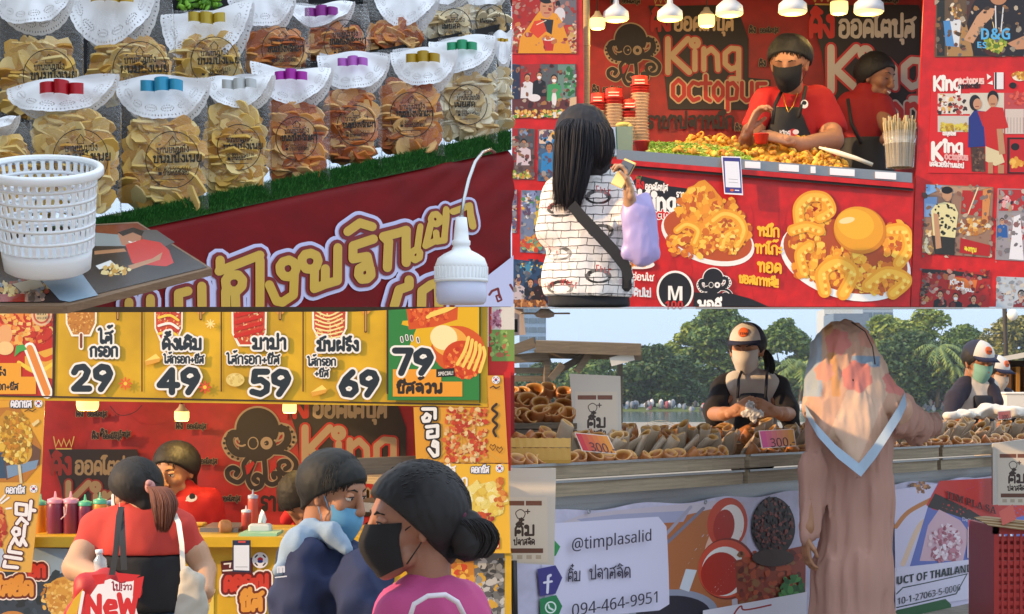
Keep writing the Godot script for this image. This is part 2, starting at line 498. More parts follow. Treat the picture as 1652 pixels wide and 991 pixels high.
func sdf(bones: Array, cell: float, k := 0.02, wob := 0.0, wf := 20.0, colf = null, cuts := [], zw := 1.0) -> ArrayMesh:
	var lo := Vector3.INF
	var hi := -Vector3.INF
	for b in bones:
		var r: float = maxf(b[2], b[3]) + k + cell * 2.0 + wob
		lo = lo.min(b[0].min(b[1]) - Vector3.ONE * r)
		hi = hi.max(b[0].max(b[1]) + Vector3.ONE * r)
	var nx := int((hi.x - lo.x) / cell) + 2
	var ny := int((hi.y - lo.y) / cell) + 2
	var nz := int((hi.z - lo.z) / cell) + 2
	var f := PackedFloat32Array()
	f.resize(nx * ny * nz)
	f.fill(1.0)
	for b in bones:
		var a: Vector3 = b[0]
		var ba: Vector3 = b[1] - a
		var ra: float = b[2]
		var rb: float = b[3]
		var iq: float = 1.0 / b[4]
		var cut = b[5]
		var neg: bool = b.size() > 6 and b[6]
		var bz := Vector3(ba.x, ba.y, ba.z * iq)
		var bb := maxf(bz.dot(bz), 0.0000001)
		var rr := maxf(ra, rb) + k + cell * 2.0
		var l: Vector3 = (a.min(b[1]) - Vector3.ONE * rr - lo) / cell
		var h: Vector3 = (a.max(b[1]) + Vector3.ONE * rr - lo) / cell
		for iz in range(maxi(0, int(l.z)), mini(nz, int(h.z) + 2)):
			for iy in range(maxi(0, int(l.y)), mini(ny, int(h.y) + 2)):
				var row := (iz * ny + iy) * nx
				for ix in range(maxi(0, int(l.x)), mini(nx, int(h.x) + 2)):
					var p := Vector3(lo.x + ix * cell, lo.y + iy * cell, lo.z + iz * cell)
					var w := p - a
					w.z *= iq
					var t := clampf(w.dot(bz) / bb, 0.0, 1.0)
					var d := (w - bz * t).length() - lerpf(ra, rb, t)
					if cut: d = maxf(d, (p - cut[0]).dot(cut[1]))
					var o := f[row + ix]
					if neg:
						var hh := clampf(0.5 - 0.5 * (o + d) / k, 0.0, 1.0)
						f[row + ix] = lerpf(o, -d, hh) + k * hh * (1.0 - hh)
					elif o > 0.9:
						f[row + ix] = d
					else:
						var hh := clampf(0.5 + 0.5 * (o - d) / k, 0.0, 1.0)
						f[row + ix] = lerpf(o, d, hh) - k * hh * (1.0 - hh)
	if wob > 0.0:
		var ns := FastNoiseLite.new()
		ns.seed = 3
		ns.frequency = 1.0
		ns.fractal_octaves = 2
		for iz in nz:
			for iy in ny:
				var row := (iz * ny + iy) * nx
				for ix in nx:
					var v := f[row + ix]
					if absf(v) < cell * 2.0 + wob:
						f[row + ix] = v + wob * ns.get_noise_3d((lo.x + ix * cell) * wf, (lo.y + iy * cell) * wf * zw, (lo.z + iz * cell) * wf)
	for c in cuts:
		for iz in nz:
			for iy in ny:
				var row := (iz * ny + iy) * nx
				for ix in nx:
					if f[row + ix] < 0.3:
						f[row + ix] = maxf(f[row + ix], (Vector3(lo.x + ix * cell, lo.y + iy * cell, lo.z + iz * cell) - c[0]).dot(c[1]))
	# surface nets
	var vid := PackedInt32Array()
	vid.resize(nx * ny * nz)
	vid.fill(-1)
	var verts := PackedVector3Array()
	var sy := nx
	var sz := nx * ny
	var offs := [0, 1, sy, sy + 1, sz, sz + 1, sz + sy, sz + sy + 1]
	for iz in nz - 1:
		for iy in ny - 1:
			var row := (iz * ny + iy) * nx
			for ix in nx - 1:
				var i := row + ix
				var v0 := f[i]
				if v0 > cell * 3.0 or v0 < -cell * 3.0: continue
				var neg := 0
				for q in 8:
					if f[i + offs[q]] < 0.0: neg += 1
				if neg == 0 or neg == 8: continue
				var acc := Vector3.ZERO
				var cnt := 0
				for e in [[0, 1], [2, 3], [4, 5], [6, 7], [0, 2], [1, 3], [4, 6], [5, 7], [0, 4], [1, 5], [2, 6], [3, 7]]:
					var fa := f[i + offs[e[0]]]
					var fb := f[i + offs[e[1]]]
					if (fa < 0.0) == (fb < 0.0): continue
					var t := fa / (fa - fb)
					var pa := Vector3(e[0] & 1, (e[0] >> 1) & 1, e[0] >> 2)
					var pb := Vector3(e[1] & 1, (e[1] >> 1) & 1, e[1] >> 2)
					acc += pa.lerp(pb, t)
					cnt += 1
				vid[i] = verts.size()
				verts.append(lo + (Vector3(ix, iy, iz) + acc / cnt) * cell)
	var idx := PackedInt32Array()
	for iz in range(1, nz - 1):
		for iy in range(1, ny - 1):
			var row := (iz * ny + iy) * nx
			for ix in range(1, nx - 1):
				var i := row + ix
				if vid[i] < 0: continue
				var s := f[i] < 0.0
				for ax in 3:
					var step: int = [1, sy, sz][ax]
					if (f[i + step] < 0.0) == s: continue
					var u: int = [sy, sz, 1][ax]
					var w: int = [sz, 1, sy][ax]
					var a := vid[i]
					var b := vid[i - u]
					var c := vid[i - u - w]
					var d := vid[i - w]
					if a < 0 or b < 0 or c < 0 or d < 0: continue
					if s: idx.append_array([a, c, b, a, d, c])
					else: idx.append_array([a, b, c, a, c, d])
	var nr := PackedVector3Array()
	nr.resize(verts.size())
	for t in range(0, idx.size(), 3):
		var n := (verts[idx[t + 2]] - verts[idx[t]]).cross(verts[idx[t + 1]] - verts[idx[t]])
		for q in 3: nr[idx[t + q]] += n
	for i in nr.size(): nr[i] = nr[i].normalized()
	var arr := []
	arr.resize(Mesh.ARRAY_MAX)
	arr[Mesh.ARRAY_VERTEX] = verts
	arr[Mesh.ARRAY_NORMAL] = nr
	arr[Mesh.ARRAY_INDEX] = idx
	if colf:
		var cl := PackedColorArray()
		for v in verts: cl.append(colf.call(v))
		arr[Mesh.ARRAY_COLOR] = cl
	var am := ArrayMesh.new()
	if verts.size() > 0: am.add_surface_from_arrays(Mesh.PRIMITIVE_TRIANGLES, arr)
	return am

func join(ms: Array) -> ArrayMesh:
	var st := SurfaceTool.new()
	for m in ms:
		if m.get_surface_count() > 0: st.append_from(m, 0, Transform3D())
	return st.commit()

# ---------------------------------------------------------------- people
var head_cache := {}
const SP := 0.0

func lb(ax: float, ay: float, az: float, r0: float, bx: float, by: float, bz: float, r1: float, q := 1.0, neg := false) -> Array:
	return [Vector3(ax, ay, az), Vector3(bx, by, bz), r0, r1, q, null, neg]

func head_mesh(skin: Color, lip: Color) -> ArrayMesh:
	var key := "%s%s" % [skin, lip]
	if head_cache.has(key): return head_cache[key]
	var b := [
		lb(-.012, .035, -.022, .082, .012, .035, -.022, .082), lb(0, .05, -.005, .074, 0, .03, .02, .072),
		lb(0, -.02, .03, .058, 0, -.078, .052, .034), lb(-.034, -.065, .03, .026, .034, -.065, .03, .026),
		lb(-.036, -.018, .056, .028, .036, -.018, .056, .028), lb(-.03, .034, .078, .012, .03, .034, .078, .012),
		lb(0, .02, .092, .009, 0, -.03, .11, .0135), lb(-.013, -.034, .1, .009, .013, -.034, .1, .009),
		lb(-.017, -.058, .091, .0085, .017, -.058, .091, .0085), lb(-.013, -.069, .088, .009, .013, -.069, .088, .009), lb(0, -.1, .07, .019, 0, -.095, .07, .019),
		lb(-.079, .02, -.008, .013, -.077, -.024, .002, .009), lb(.079, .02, -.008, .013, .077, -.024, .002, .009),
		lb(0, -.05, -.028, .052, 0, -.15, -.034, .048),
		lb(-.033, .012, .108, .015, -.033, .012, .108, .015, 1.0, true), lb(.033, .012, .108, .015, .033, .012, .108, .015, 1.0, true)]
	var f := func(v: Vector3) -> Color:
		var q := Vector3(v.x * 0.62, (v.y + .063) * 1.5, v.z - .094)
		return lip if q.length() < .017 and v.z > .085 else skin
	var m := sdf(b, 0.0048, 0.012, 0.0, 1.0, f)
	head_cache[key] = m
	return m

func hand_mesh(curl: float, skin: Color, mir: bool) -> ArrayMesh:
	var key := "h%s%s%s" % [curl, skin, mir]
	if head_cache.has(key): return head_cache[key]
	var b := [lb(-.012, .0, 0, .024, -.012, .075, 0, .03, .5), lb(.014, .0, 0, .022, .016, .078, 0, .026, .5), lb(0, -.03, 0, .025, 0, .02, 0, .027, .75)]
	var len := [.062, .075, .082, .074]
	for i in 4:
		var x := -.032 + i * .0205
		var p := Vector3(x, .088 + (.006 if i in [1, 2] else 0.0), 0)
		var a := curl * .45
		for sgm in 3:
			var l: float = len[i] * [.44, .32, .24][sgm]
			var q := p + Vector3((i - 1.5) * .002, cos(a), sin(a)) * l
			b.append([p, q, .0098 - sgm * .0009, .0092 - sgm * .0012, 1.0, null])
			p = q
			a += curl * .75
	b.append([Vector3(.026, .02, .004), Vector3(.05, .055, .016), .0135, .0115, 1.0, null])
	b.append([Vector3(.05, .055, .016), Vector3(.05, .09, .026 + curl * .01), .011, .0085, 1.0, null])
	if mir:
		for q in b:
			q[0] = q[0] * Vector3(-1, 1, 1)
			q[1] = q[1] * Vector3(-1, 1, 1)
	var m := sdf(b, 0.0038, 0.006, 0.0, 1.0, func(_v): return skin)
	head_cache[key] = m
	return m

func joinx(ms: Array) -> ArrayMesh:
	var st := SurfaceTool.new()
	for e in ms:
		if e[0].get_surface_count() > 0: st.append_from(e[0], 0, e[1])
	return st.commit()

# s: head [px, py, depth], yaw, pitch, roll (degrees, 0 = facing the camera), hs, skin hex, bones, hands [[wrist px py d, finger direction, palm normal, curl, size, mirrored]]
func person(label: String, s: Dictionary) -> Dictionary:
	var hb := Basis(Vector3.UP, deg_to_rad(s.get("yaw", 0.0))) * Basis(Vector3.RIGHT, deg_to_rad(s.get("pitch", 0.0))) * Basis(Vector3.BACK, deg_to_rad(s.get("roll", 0.0)))
	var hs: float = s.get("hs", 1.0)
	var hx := Transform3D(hb.scaled(Vector3.ONE * hs), P(s.head[0], s.head[1], s.head[2]))
	var base: Vector3 = s.get("base", P(s.head[0], s.head[1] + 200, s.head[2]))
	var t := thing("person", label, "person", base, s.get("group", ""))
	var skin := L(s.skin)
	var ms := [[head_mesh(skin, L(s.get("lip", "a8604f"))), hx]]
	if s.has("bones"):
		var nb: Vector3 = hx * Vector3(0, -.15, -.02)
		var link := []
		for i in s.bones.size():
			var far := true
			for j in i:
				if s.bones[i][0].distance_to(s.bones[j][1]) < .05: far = false
			if far: link.append([nb, s.bones[i][0], .03, minf(.02, s.bones[i][2]), 1.0, null])
		s.bones.append_array(link)
		ms.append([sdf(s.bones, s.get("cell", 0.009), 0.015, 0.0, 1.0, func(_v): return skin), Transform3D()])
	for h in s.get("hands", []):
		var y: Vector3 = h[3].normalized()
		var z: Vector3 = (h[4] - y * h[4].dot(y)).normalized()
		var x := y.cross(z)
		ms.append([hand_mesh(h[5], skin, h[7]), Transform3D(Basis(x, y, z).scaled_local(Vector3.ONE * h[6]), P(h[0], h[1], h[2]))])
	var sm := vmat(0.55, "fine", 30.0)
	obj("body", joinx(ms), sm, t)
	if not s.get("noface", false):
		var white := mat("d8d2c8", 0.3)
		var iris := mat("1a100b", 0.2)
		var brow := mat("1c1512", 0.8)
		var lid := mat("2a1a14", 0.7)
		var op: float = s.get("open", 0.4)
		for sx in [-1.0, 1.0]:
			if op < .25:
				var cl := MB.new()
				var cp := []
				for k in 7:
					var a := -1.0 + k / 3.0
					cp.append(Vector3(sx * .033 + a * .015, .006 - (1.0 - a * a) * .003, .0925 - a * a * .008))
				cl.tube(cp, [.0008, .002, .0026, .003, .0026, .002, .0008], 5)
				obj("eyelid", xmesh(cl, hx), lid, t)
				var wb := MB.new()
				wb.tube([Vector3(sx * .014, .031, .0935), Vector3(sx * .03, .0365, .0915), Vector3(sx * .048, .031, .0785)], [.0024, .0034, .0012], 5)
				obj("eyebrow", xmesh(wb, hx), brow, t)
				continue
			var e := MB.new()
			e.ell(Vector3(sx * .033, .011, .080), Vector3(.0135, .0115, .0125))
			var eo := obj("eye", xmesh(e, hx), white, t)
			var i := MB.new()
			i.ell(Vector3(sx * .033, .0095, .089), Vector3(.0058, .0058, .0042))
			obj("iris", xmesh(i, hx), iris, eo, true)
			var ul := MB.new()
			ul.ell(Vector3(sx * .033, .0165 + .004 * op, .080), Vector3(.0165, .0125, .0135))
			obj("upper_lid", xmesh(ul, hx), mat(s.skin, 0.55), eo, true)
			var l := MB.new()
			var up := []
			for k in 7:
				var a := -1.0 + k / 3.0
				up.append(Vector3(sx * .033 + a * .0155, .0125 + (1.0 - a * a) * .008 * op, .0925 - a * a * .007))
			l.tube(up, [.001, .0022, .0026, .0028, .0026, .0022, .001], 5)
			obj("eyelid", xmesh(l, hx), lid, t)
			var w := MB.new()
			w.tube([Vector3(sx * .014, .031, .0935), Vector3(sx * .03, .0365, .0915), Vector3(sx * .048, .031, .0785)], [.0024, .0034, .0012], 5)
			obj("eyebrow", xmesh(w, hx), brow, t)
	return {"n": t, "hx": hx, "skin": skin}

func xmesh(m: MB, xf: Transform3D) -> ArrayMesh:
	var st := SurfaceTool.new()
	st.append_from(m.done(), 0, xf)
	return st.commit()

func cloth(p: Dictionary, nm: String, bones: Array, m: Material, cuts := [], wob := 0.006, wf := 18.0, cell := 0.011, k := 0.03, zw := 0.5) -> MeshInstance3D:
	return obj(nm, sdf(bones, cell, k, wob, wf, null, cuts, zw), m, p.n)

# a face mask, an ear loop at each side
func face_mask(p: Dictionary, hex: String, beak := 0.0, drop := 0.0) -> void:
	var m := MB.new()
	m.smooth()
	var rows := []
	for i in 11:
		var t := i / 10.0
		var y := lerpf(.008, -.112, t) - drop
		var ring := []
		for j in 17:
			var a := lerpf(-1.25, 1.25, j / 16.0)
			var rx := lerpf(.071, .058, t * t)
			var front := lerpf(.112, .088, maxf(0.0, t - .35) / .65) + .012 * sin(PI * t) + beak * (1.0 - absf(a)) * sin(PI * minf(1.0, t * 1.1))
			front -= drop * .25
			var side := absf(sin(a))
			ring.append(Vector3(sin(a) * rx, y + side * side * (.004 if t < .5 else .03) * (1.0 if t < .5 else t) + (.0016 if i % 3 == 0 else 0.0), lerpf(front, .02, 1.0 - cos(a)) - (0.004 * side if t < .2 else 0.0)))
		rows.append(ring)
	m.loft(rows, false)
	var mo := obj("face_mask", xmesh(m, p.hx), mat(hex, 0.85, "fibre", 20.0), p.n)
	for sx in [-1.0, 1.0]:
		var l := MB.new()
		l.tube([Vector3(sx * .066, -.004 - drop, .038), Vector3(sx * .079, .018, .012), Vector3(sx * .083, .012, -.014)], .0016, 5)
		l.tube([Vector3(sx * .056, -.08 - drop, .034), Vector3(sx * .076, -.04, .01), Vector3(sx * .083, .0, -.014)], .0016, 5)
		obj("ear_loop", xmesh(l, p.hx), mat(hex, 0.8), mo, true)

# close-cropped hair: a shell round the skull cut along the hairline, then loose strands on top
func hair_cap(p: Dictionary, hex: String, line := .06, extra := [], fringe := 0.0, n_str := 400, back := -.07, thick := .016, nrm := Vector3(0, -.7, .71)) -> MeshInstance3D:
	var b := [lb(-.012, .037, -.022, .082 + thick, .012, .037, -.022, .082 + thick), lb(0, .052, -.005, .074 + thick, 0, .045, .012, .07 + thick), lb(0, 0, -.05, .055 + thick * .6, 0, back, -.055, .04 + thick * .5)]
	b.append_array(extra)
	var cuts := [[Vector3(0, line, .075), nrm.normalized()]]
	if fringe > 0.0: cuts = [[Vector3(0, line - fringe, .07), Vector3(0, -.62, .78).normalized()]]
	var base := sdf(b, 0.0055, 0.02, 0.0025, 60.0, null, cuts, 0.35)
	var m := MB.new()
	var r := RandomNumberGenerator.new()
	r.seed = hex.hash() + n_str
	var R := .088 + thick
	for i in n_str:
		var az := r.randf_range(-PI, PI)
		var el := r.randf_range(.25, 1.45)
		var pts := []
		for k in 5:
			var e := el - k * .17
			var a2 := az + k * .03 * sin(i * 1.7)
			pts.append(Vector3(sin(a2) * cos(e) * R, .037 + sin(e) * R, -.015 + cos(a2) * cos(e) * (R + .002)) * Vector3(1, 1, 1) + Vector3(r.randf_range(-.002, .002), r.randf_range(-.001, .002), .003 if cos(a2) < 0 else 0.0))
		var tol := r.randf_range(.0, .022)
		var keep := []
		for q in pts:
			if (q - cuts[0][0]).dot(cuts[0][1]) > tol: break
			keep.append(q)
		if keep.size() > 2:
			var rd := []
			for k in keep.size(): rd.append(.0005 + .0019 * sin(PI * (k + .3) / keep.size()))
			m.tube(keep, rd, 4)
	return obj("hair", joinx([[base, p.hx], [m.done(), p.hx]]), hair_mat(hex), p.n)

func hair_mat(hex: String) -> StandardMaterial3D:
	return mat(hex, 0.68)

# strands hanging along a path with spread, in world space
func locks(parent: Node3D, nm: String, path: Array, wid: Array, n: int, hex: String, thick := .0035, sd := 1) -> MeshInstance3D:
	var r := RandomNumberGenerator.new()
	r.seed = sd
	var m := MB.new()
	for i in n:
		var a := r.randf() * TAU
		var q := sqrt(r.randf())
		var u := Vector3(cos(a) * q, 0, sin(a) * q * .6)
		var pts := []
		var rad := []
		var l := r.randf_range(.82, 1.0)
		var steps := path.size() * 2
		for k in steps + 1:
			var t := float(k) / steps * (path.size() - 1) * l
			var j := mini(int(t), path.size() - 2)
			var c: Vector3 = path[j].cubic_interpolate(path[j + 1], path[maxi(j - 1, 0)], path[mini(j + 2, path.size() - 1)], t - j)
			var w: float = lerpf(wid[j], wid[j + 1], t - j)
			pts.append(c + u * w + Vector3(sin(t * 2.0 + i), 0, cos(t * 1.7 + i)) * w * .04)
			rad.append(thick * (1.0 - .85 * pow(float(k) / steps, 3)))
		m.tube(pts, rad, 5)
	return obj(nm, m.done(), hair_mat(hex), parent)

# hair combed over the scalp towards one gathering point behind the head (head space)
func hair_swept(p: Dictionary, hex: String, to: Vector3, n: int, line := .06, thick := .014, sd := 3) -> void:
	hair_cap(p, hex, line, [], 0.0, 0, -.05, thick)
	var r := RandomNumberGenerator.new()
	r.seed = sd
	var m := MB.new()
	var c := Vector3(0, .037, -.015)
	var td := (to - c)
	var R := .087 + thick
	for i in n:
		var az := r.randf_range(-PI, PI)
		var el := r.randf_range(-.35, 1.5)
		var s0 := Vector3(sin(az) * cos(el), sin(el), cos(az) * cos(el))
		if (c + s0 * R - Vector3(0, line, .075)).dot(Vector3(0, -.7, .71).normalized()) > .0: continue
		var pts := []
		var rad := []
		for k in 8:
			var t := k / 7.0
			var dr := s0.slerp(td.normalized(), t)
			pts.append(c + dr * lerpf(R + .001, td.length(), pow(t, 3.0)) + Vector3(r.randf_range(-.003, .003), r.randf_range(-.003, .003), 0) * (1.0 - t * .5))
			rad.append(.0005 + .0024 * sin(PI * minf(.9, t + .1)))
		m.tube(pts, rad, 4, false)
	obj("hair_strands", xmesh(m, p.hx), hair_mat(hex), p.n)

func _ready() -> void:
	rng.seed = 7
	var camera := Camera3D.new()
	camera.name = "camera"
	camera.projection = Camera3D.PROJECTION_FRUSTUM
	camera.near = 0.1
	camera.far = 3000.0
	camera.size = 991.0 / F * camera.near
	camera.frustum_offset = Vector2(0, (HY - 495.5) / F * camera.near)
	camera.position = eye
	add_child(camera)
	var we := WorldEnvironment.new()
	we.name = "world_environment"
	var env := Environment.new()
	env.background_mode = Environment.BG_SKY
	var sm := ProceduralSkyMaterial.new()
	sm.sky_top_color = Color(0.90, 0.95, 1.0)
	sm.sky_horizon_color = Color(0.60, 0.69, 0.79)
	sm.sky_curve = 0.35
	sm.ground_horizon_color = Color(0.62, 0.60, 0.57)
	sm.ground_bottom_color = Color(0.40, 0.37, 0.33)
	sm.sky_energy_multiplier = 1.25
	var sky := Sky.new()
	sky.sky_material = sm
	env.sky = sky
	env.tonemap_mode = Environment.TONE_MAPPER_LINEAR
	env.tonemap_exposure = 1.17
	env.sdfgi_enabled = true
	env.ssao_enabled = true
	env.ssil_enabled = true
	env.fog_enabled = true
	env.fog_density = 0.0003
	env.fog_light_color = Color(0.78, 0.84, 0.9)
	we.environment = env
	add_child(we)
	var sun := DirectionalLight3D.new()
	sun.name = "sun"
	sun.light_color = Color(1.0, 0.83, 0.61)
	sun.light_energy = 1.6
	sun.light_angular_distance = 0.6
	sun.shadow_enabled = true
	add_child(sun)
	sun.look_at_from_position(Vector3.ZERO, Vector3(0.88, -0.36, -0.30))
	init_tex()
	ground()
	bl_structure()
	tr_structure()
	br_background()
	tl_set()
	tr_set()
	bl_set()
	br_set()

func ground() -> void:
	# market floor, river bank and water
	var g := MB.new()
	g.smooth(false)
	g.quad(Vector3(0.02, 0, 60), Vector3(900, 0, 60), Vector3(900, 0, -88), Vector3(0.02, 0, -88))
	g.quad(Vector3(-900, 0, -9.5), Vector3(0.02, 0, -9.5), Vector3(0.02, 0, -88), Vector3(-900, 0, -88))
	g.quad(Vector3(0.02, 0, 60), Vector3(0.02, 0, -9.5), Vector3(0.02, -0.56, -9.5), Vector3(0.02, -0.56, 60))
	g.quad(Vector3(-900, 0, -9.5), Vector3(0.02, 0, -9.5), Vector3(0.02, -0.56, -9.5), Vector3(-900, -0.56, -9.5))
	struct("ground", g.done(), mat("8f877b", 0.9, "blot", 1.3))
	var t := MB.new()
	t.smooth(false)
	t.quad(Vector3(-900, -0.556, 60), Vector3(0.02, -0.556, 60), Vector3(0.02, -0.556, -9.5), Vector3(-900, -0.556, -9.5))
	struct("pavement", t.done(), mat("948c80", 0.9, "blot", 1.1))
	var w := MB.new()
	w.smooth(false)
	w.quad(Vector3(-900, -0.5, -86), Vector3(900, -0.5, -86), Vector3(900, -0.5, -215), Vector3(-900, -0.5, -215))
	var wm := mat("4c5a4a", 0.12, "blot", 0.2)
	struct("water", w.done(), wm)
	var b := MB.new()
	b.smooth(false)
	b.quad(Vector3(-900, 0.0, -212), Vector3(900, 0.0, -212), Vector3(900, 0.4, -1500), Vector3(-900, 0.4, -1500))
	b.quad(Vector3(-900, -0.7, -211), Vector3(900, -0.7, -211), Vector3(900, 0.0, -212), Vector3(-900, 0.0, -212))
	struct("terrain", b.done(), mat("5b6a3a", 0.95, "blot", 0.4))

# a flat board of real thickness facing the camera plane given by o and n, outline in pixels
func board(nm: String, pts: Array, o: Vector3, n: Vector3, thick: float, m: Material, parent: Node3D = null) -> MeshInstance3D:
	var mb := MB.new()
	mb.smooth(false)
	var f := []
	var bk := []
	var v2 := PackedVector2Array()
	for i in range(0, pts.size(), 2):
		var p := hit(pts[i], pts[i + 1], o, n)
		f.append(p)
		bk.append(p - n.normalized() * thick)
		v2.append(Vector2(pts[i], pts[i + 1]))
	var idx := Geometry2D.triangulate_polygon(v2)
	for k in range(0, idx.size(), 3):
		mb.tri(f[idx[k]], f[idx[k + 1]], f[idx[k + 2]])
		mb.tri(bk[idx[k]], bk[idx[k + 2]], bk[idx[k + 1]])
	for i in f.size():
		var j := (i + 1) % f.size()
		mb.quad(f[i], f[j], bk[j], bk[i])
	return obj(nm, mb.done(), m, parent)

# a box given by a pixel rectangle and two depths
func pbox(mb: MB, x0: float, y0: float, x1: float, y1: float, d0: float, d1: float) -> void:
	var a := P(x0, y1, d0)
	var b := P(x1, y0, d0)
	var s := b - a
	mb.box(Vector3((a.x + b.x) / 2, (a.y + b.y) / 2, -(d0 + d1) / 2), Vector3(absf(s.x), absf(s.y), d1 - d0))

# ================================================================ upper left: snack stall
var chip_meshes = {}
var lace: StandardMaterial3D
var bag_film: StandardMaterial3D

func tl_base(px: float) -> float: return 345.0 - 0.2133 * (px - 200.0)
func tl_d(px: float) -> float: return .06 - hit(px, 400.0, P(0, 400, 2.80), Vector3(.717, 0, .697).normalized()).z

func make_chip(kind: int, v: int) -> ArrayMesh:
	var r = RandomNumberGenerator.new()
	r.seed = kind * 10 + v + 1
	var m = MB.new()
	m.smooth(false)
	var n = 10
	var ax: float = [.021, .017, .022][kind] * r.randf_range(.85, 1.1)
	var ay: float = [.0145, .0145, .011][kind] * r.randf_range(.85, 1.15)
	var top = []
	var bot = []
	var bend = r.randf_range(-9.0, 9.0)
	for i in n:
		var a = TAU * i / n
		var c = Vector2(signf(cos(a)) * pow(absf(cos(a)), .7) * ax, signf(sin(a)) * pow(absf(sin(a)), .7) * ay) * r.randf_range(.86, 1.1)
		var z = c.x * c.x * bend + c.y * c.x * bend * .8
		top.append(Vector3(c.x, c.y, z + .002))
		bot.append(Vector3(c.x * .97, c.y * .97, z - .002))
	m.smooth(true)
	for i in n:
		var j = (i + 1) % n
		m.tri(Vector3(0, 0, .0032), top[j], top[i])
		m.tri(Vector3(0, 0, -.003), bot[i], bot[j])
	m.smooth(false)
	for i in n:
		var j = (i + 1) % n
		m.quad(top[i], top[j], bot[j], bot[i])
	return m.done()

func make_lace() -> void:
	var im = Image.create(512, 512, false, Image.FORMAT_RGBA8)
	im.fill(Color(1, 1, 1, 1))
	var hole = func(c: Vector2, rx: float, ry: float, rot: float):
		var R = int(maxf(rx, ry)) + 1
		for y in range(-R, R + 1):
			for x in range(-R, R + 1):
				var q = Vector2(x, y).rotated(-rot)
				if (q.x / rx) * (q.x / rx) + (q.y / ry) * (q.y / ry) <= 1.0:
					var px = Vector2i(c) + Vector2i(x, y)
					if px.x >= 0 and px.y >= 0 and px.x < 512 and px.y < 512: im.set_pixelv(px, Color(1, 1, 1, 0))
	for k in 84:
		var a = TAU * k / 84
		hole.call(Vector2(256, 256) + Vector2.from_angle(a) * 240, 5.5, 2.6, a)
	for k in 14:
		var a = TAU * k / 14
		var c = Vector2(256, 256) + Vector2.from_angle(a) * 200
		for j in 14:
			var b = TAU * j / 14
			hole.call(c + (Vector2.from_angle(b) * Vector2(17, 32)).rotated(a), 4.2, 2.2, a + b + .6)
		for j in 5:
			hole.call(c + Vector2(0, (j - 2) * 9).rotated(a), 4.5, 2.0, a + .7)
	im.generate_mipmaps()
	lace = StandardMaterial3D.new()
	lace.albedo_color = C("e8e9ee")
	lace.albedo_texture = ImageTexture.create_from_image(im)
	lace.transparency = BaseMaterial3D.TRANSPARENCY_ALPHA_SCISSOR
	lace.alpha_scissor_threshold = 0.5
	lace.roughness = 0.85
	lace.cull_mode = BaseMaterial3D.CULL_DISABLED

func doily(t: Node3D, q: Array, d: float, sd: int) -> void:
	# q = [x left, y left, x right, y right of the fold, lowest y]
	var r = RandomNumberGenerator.new()
	r.seed = sd
	for flap in [1, 0]:
		var st = SurfaceTool.new()
		st.begin(Mesh.PRIMITIVE_TRIANGLES)
		var a = P(q[0], q[1], d)
		var b = P(q[2], q[3], d)
		var c = (a + b) / 2.0
		var ux = (b - a) / 2.0
		var hh = (q[4] - (q[1] + q[3]) / 2.0) * d / F * (1.0 if flap == 0 else 1.1)
		var nr = 8
		var na = 56
		var bulge = r.randf_range(.012, .03)
		var ph = r.randf() * TAU
		var grid = []
		var uvs = []
		for i in nr + 1:
			for j in na + 1:
				var th = PI * j / na
				var rr = float(i) / nr
				if i == nr: rr *= 1.0 + .016 * absf(sin(th * 14.0))
				var p = c + ux * cos(th) * rr + Vector3(0, -hh * sin(th) * rr, 0)
				var s = sin(th) * rr
				if flap == 0: p.z += .006 + bulge * s + .014 * sin(cos(th) * rr * 4.0 + ph) * s + .004 * sin(th * 9.0 + ph) * rr * rr
				else: p.z += -.004 - .02 * s
				p.x += .004 * flap
				p.y += .005 * sin(cos(th) * rr * 3.2 + ph) * (1.0 - s * .6)
				grid.append(p)
				uvs.append(Vector2(.5 + cos(th) * rr * .5, .5 + sin(th) * rr * .5))
		for i in nr:
			for j in na:
				var k = i * (na + 1) + j
				for e in [k, k + 1, k + na + 2, k, k + na + 2, k + na + 1]:
					st.set_uv(uvs[e]); st.set_smooth_group(0); st.add_vertex(grid[e])
		st.index()
		st.generate_normals()
		obj("paper_doily", st.commit(), lace, t)

func bow(t: Node3D, px: float, py: float, d: float, hex: String, tilt: float, w := 66.0) -> void:
	var m = MB.new()
	m.smooth()
	var c = P(px, py, d)
	var s = w / 66.0 * d / F * 33.0
	var hh = s * .32
	var top = []
	var bot = []
	for k in 37:
		var u = k / 36.0 * 3.0
		var i = mini(int(u), 2)
		var a = (u - i) * PI
		var x: float = lerpf(-1.0, 1.0, (i + .5) / 3.0) * s - cos(a) * s * [.34, .36, .32][i]
		var z: float = sin(a) * s * [.3, .45, .33][i]
		var y: float = x * tilt + sin(u * 2.3 + px) * s * .05
		top.append(c + Vector3(x, y + hh * (.8 if i != 1 else 1.0), z))
		bot.append(c + Vector3(x, y - hh * (.8 if i != 1 else 1.0), z))
	m.loft([top, bot], false)
	obj("ribbon_bow", m.done(), mat(hex, 0.28, "", 1.0, 0.25), t)

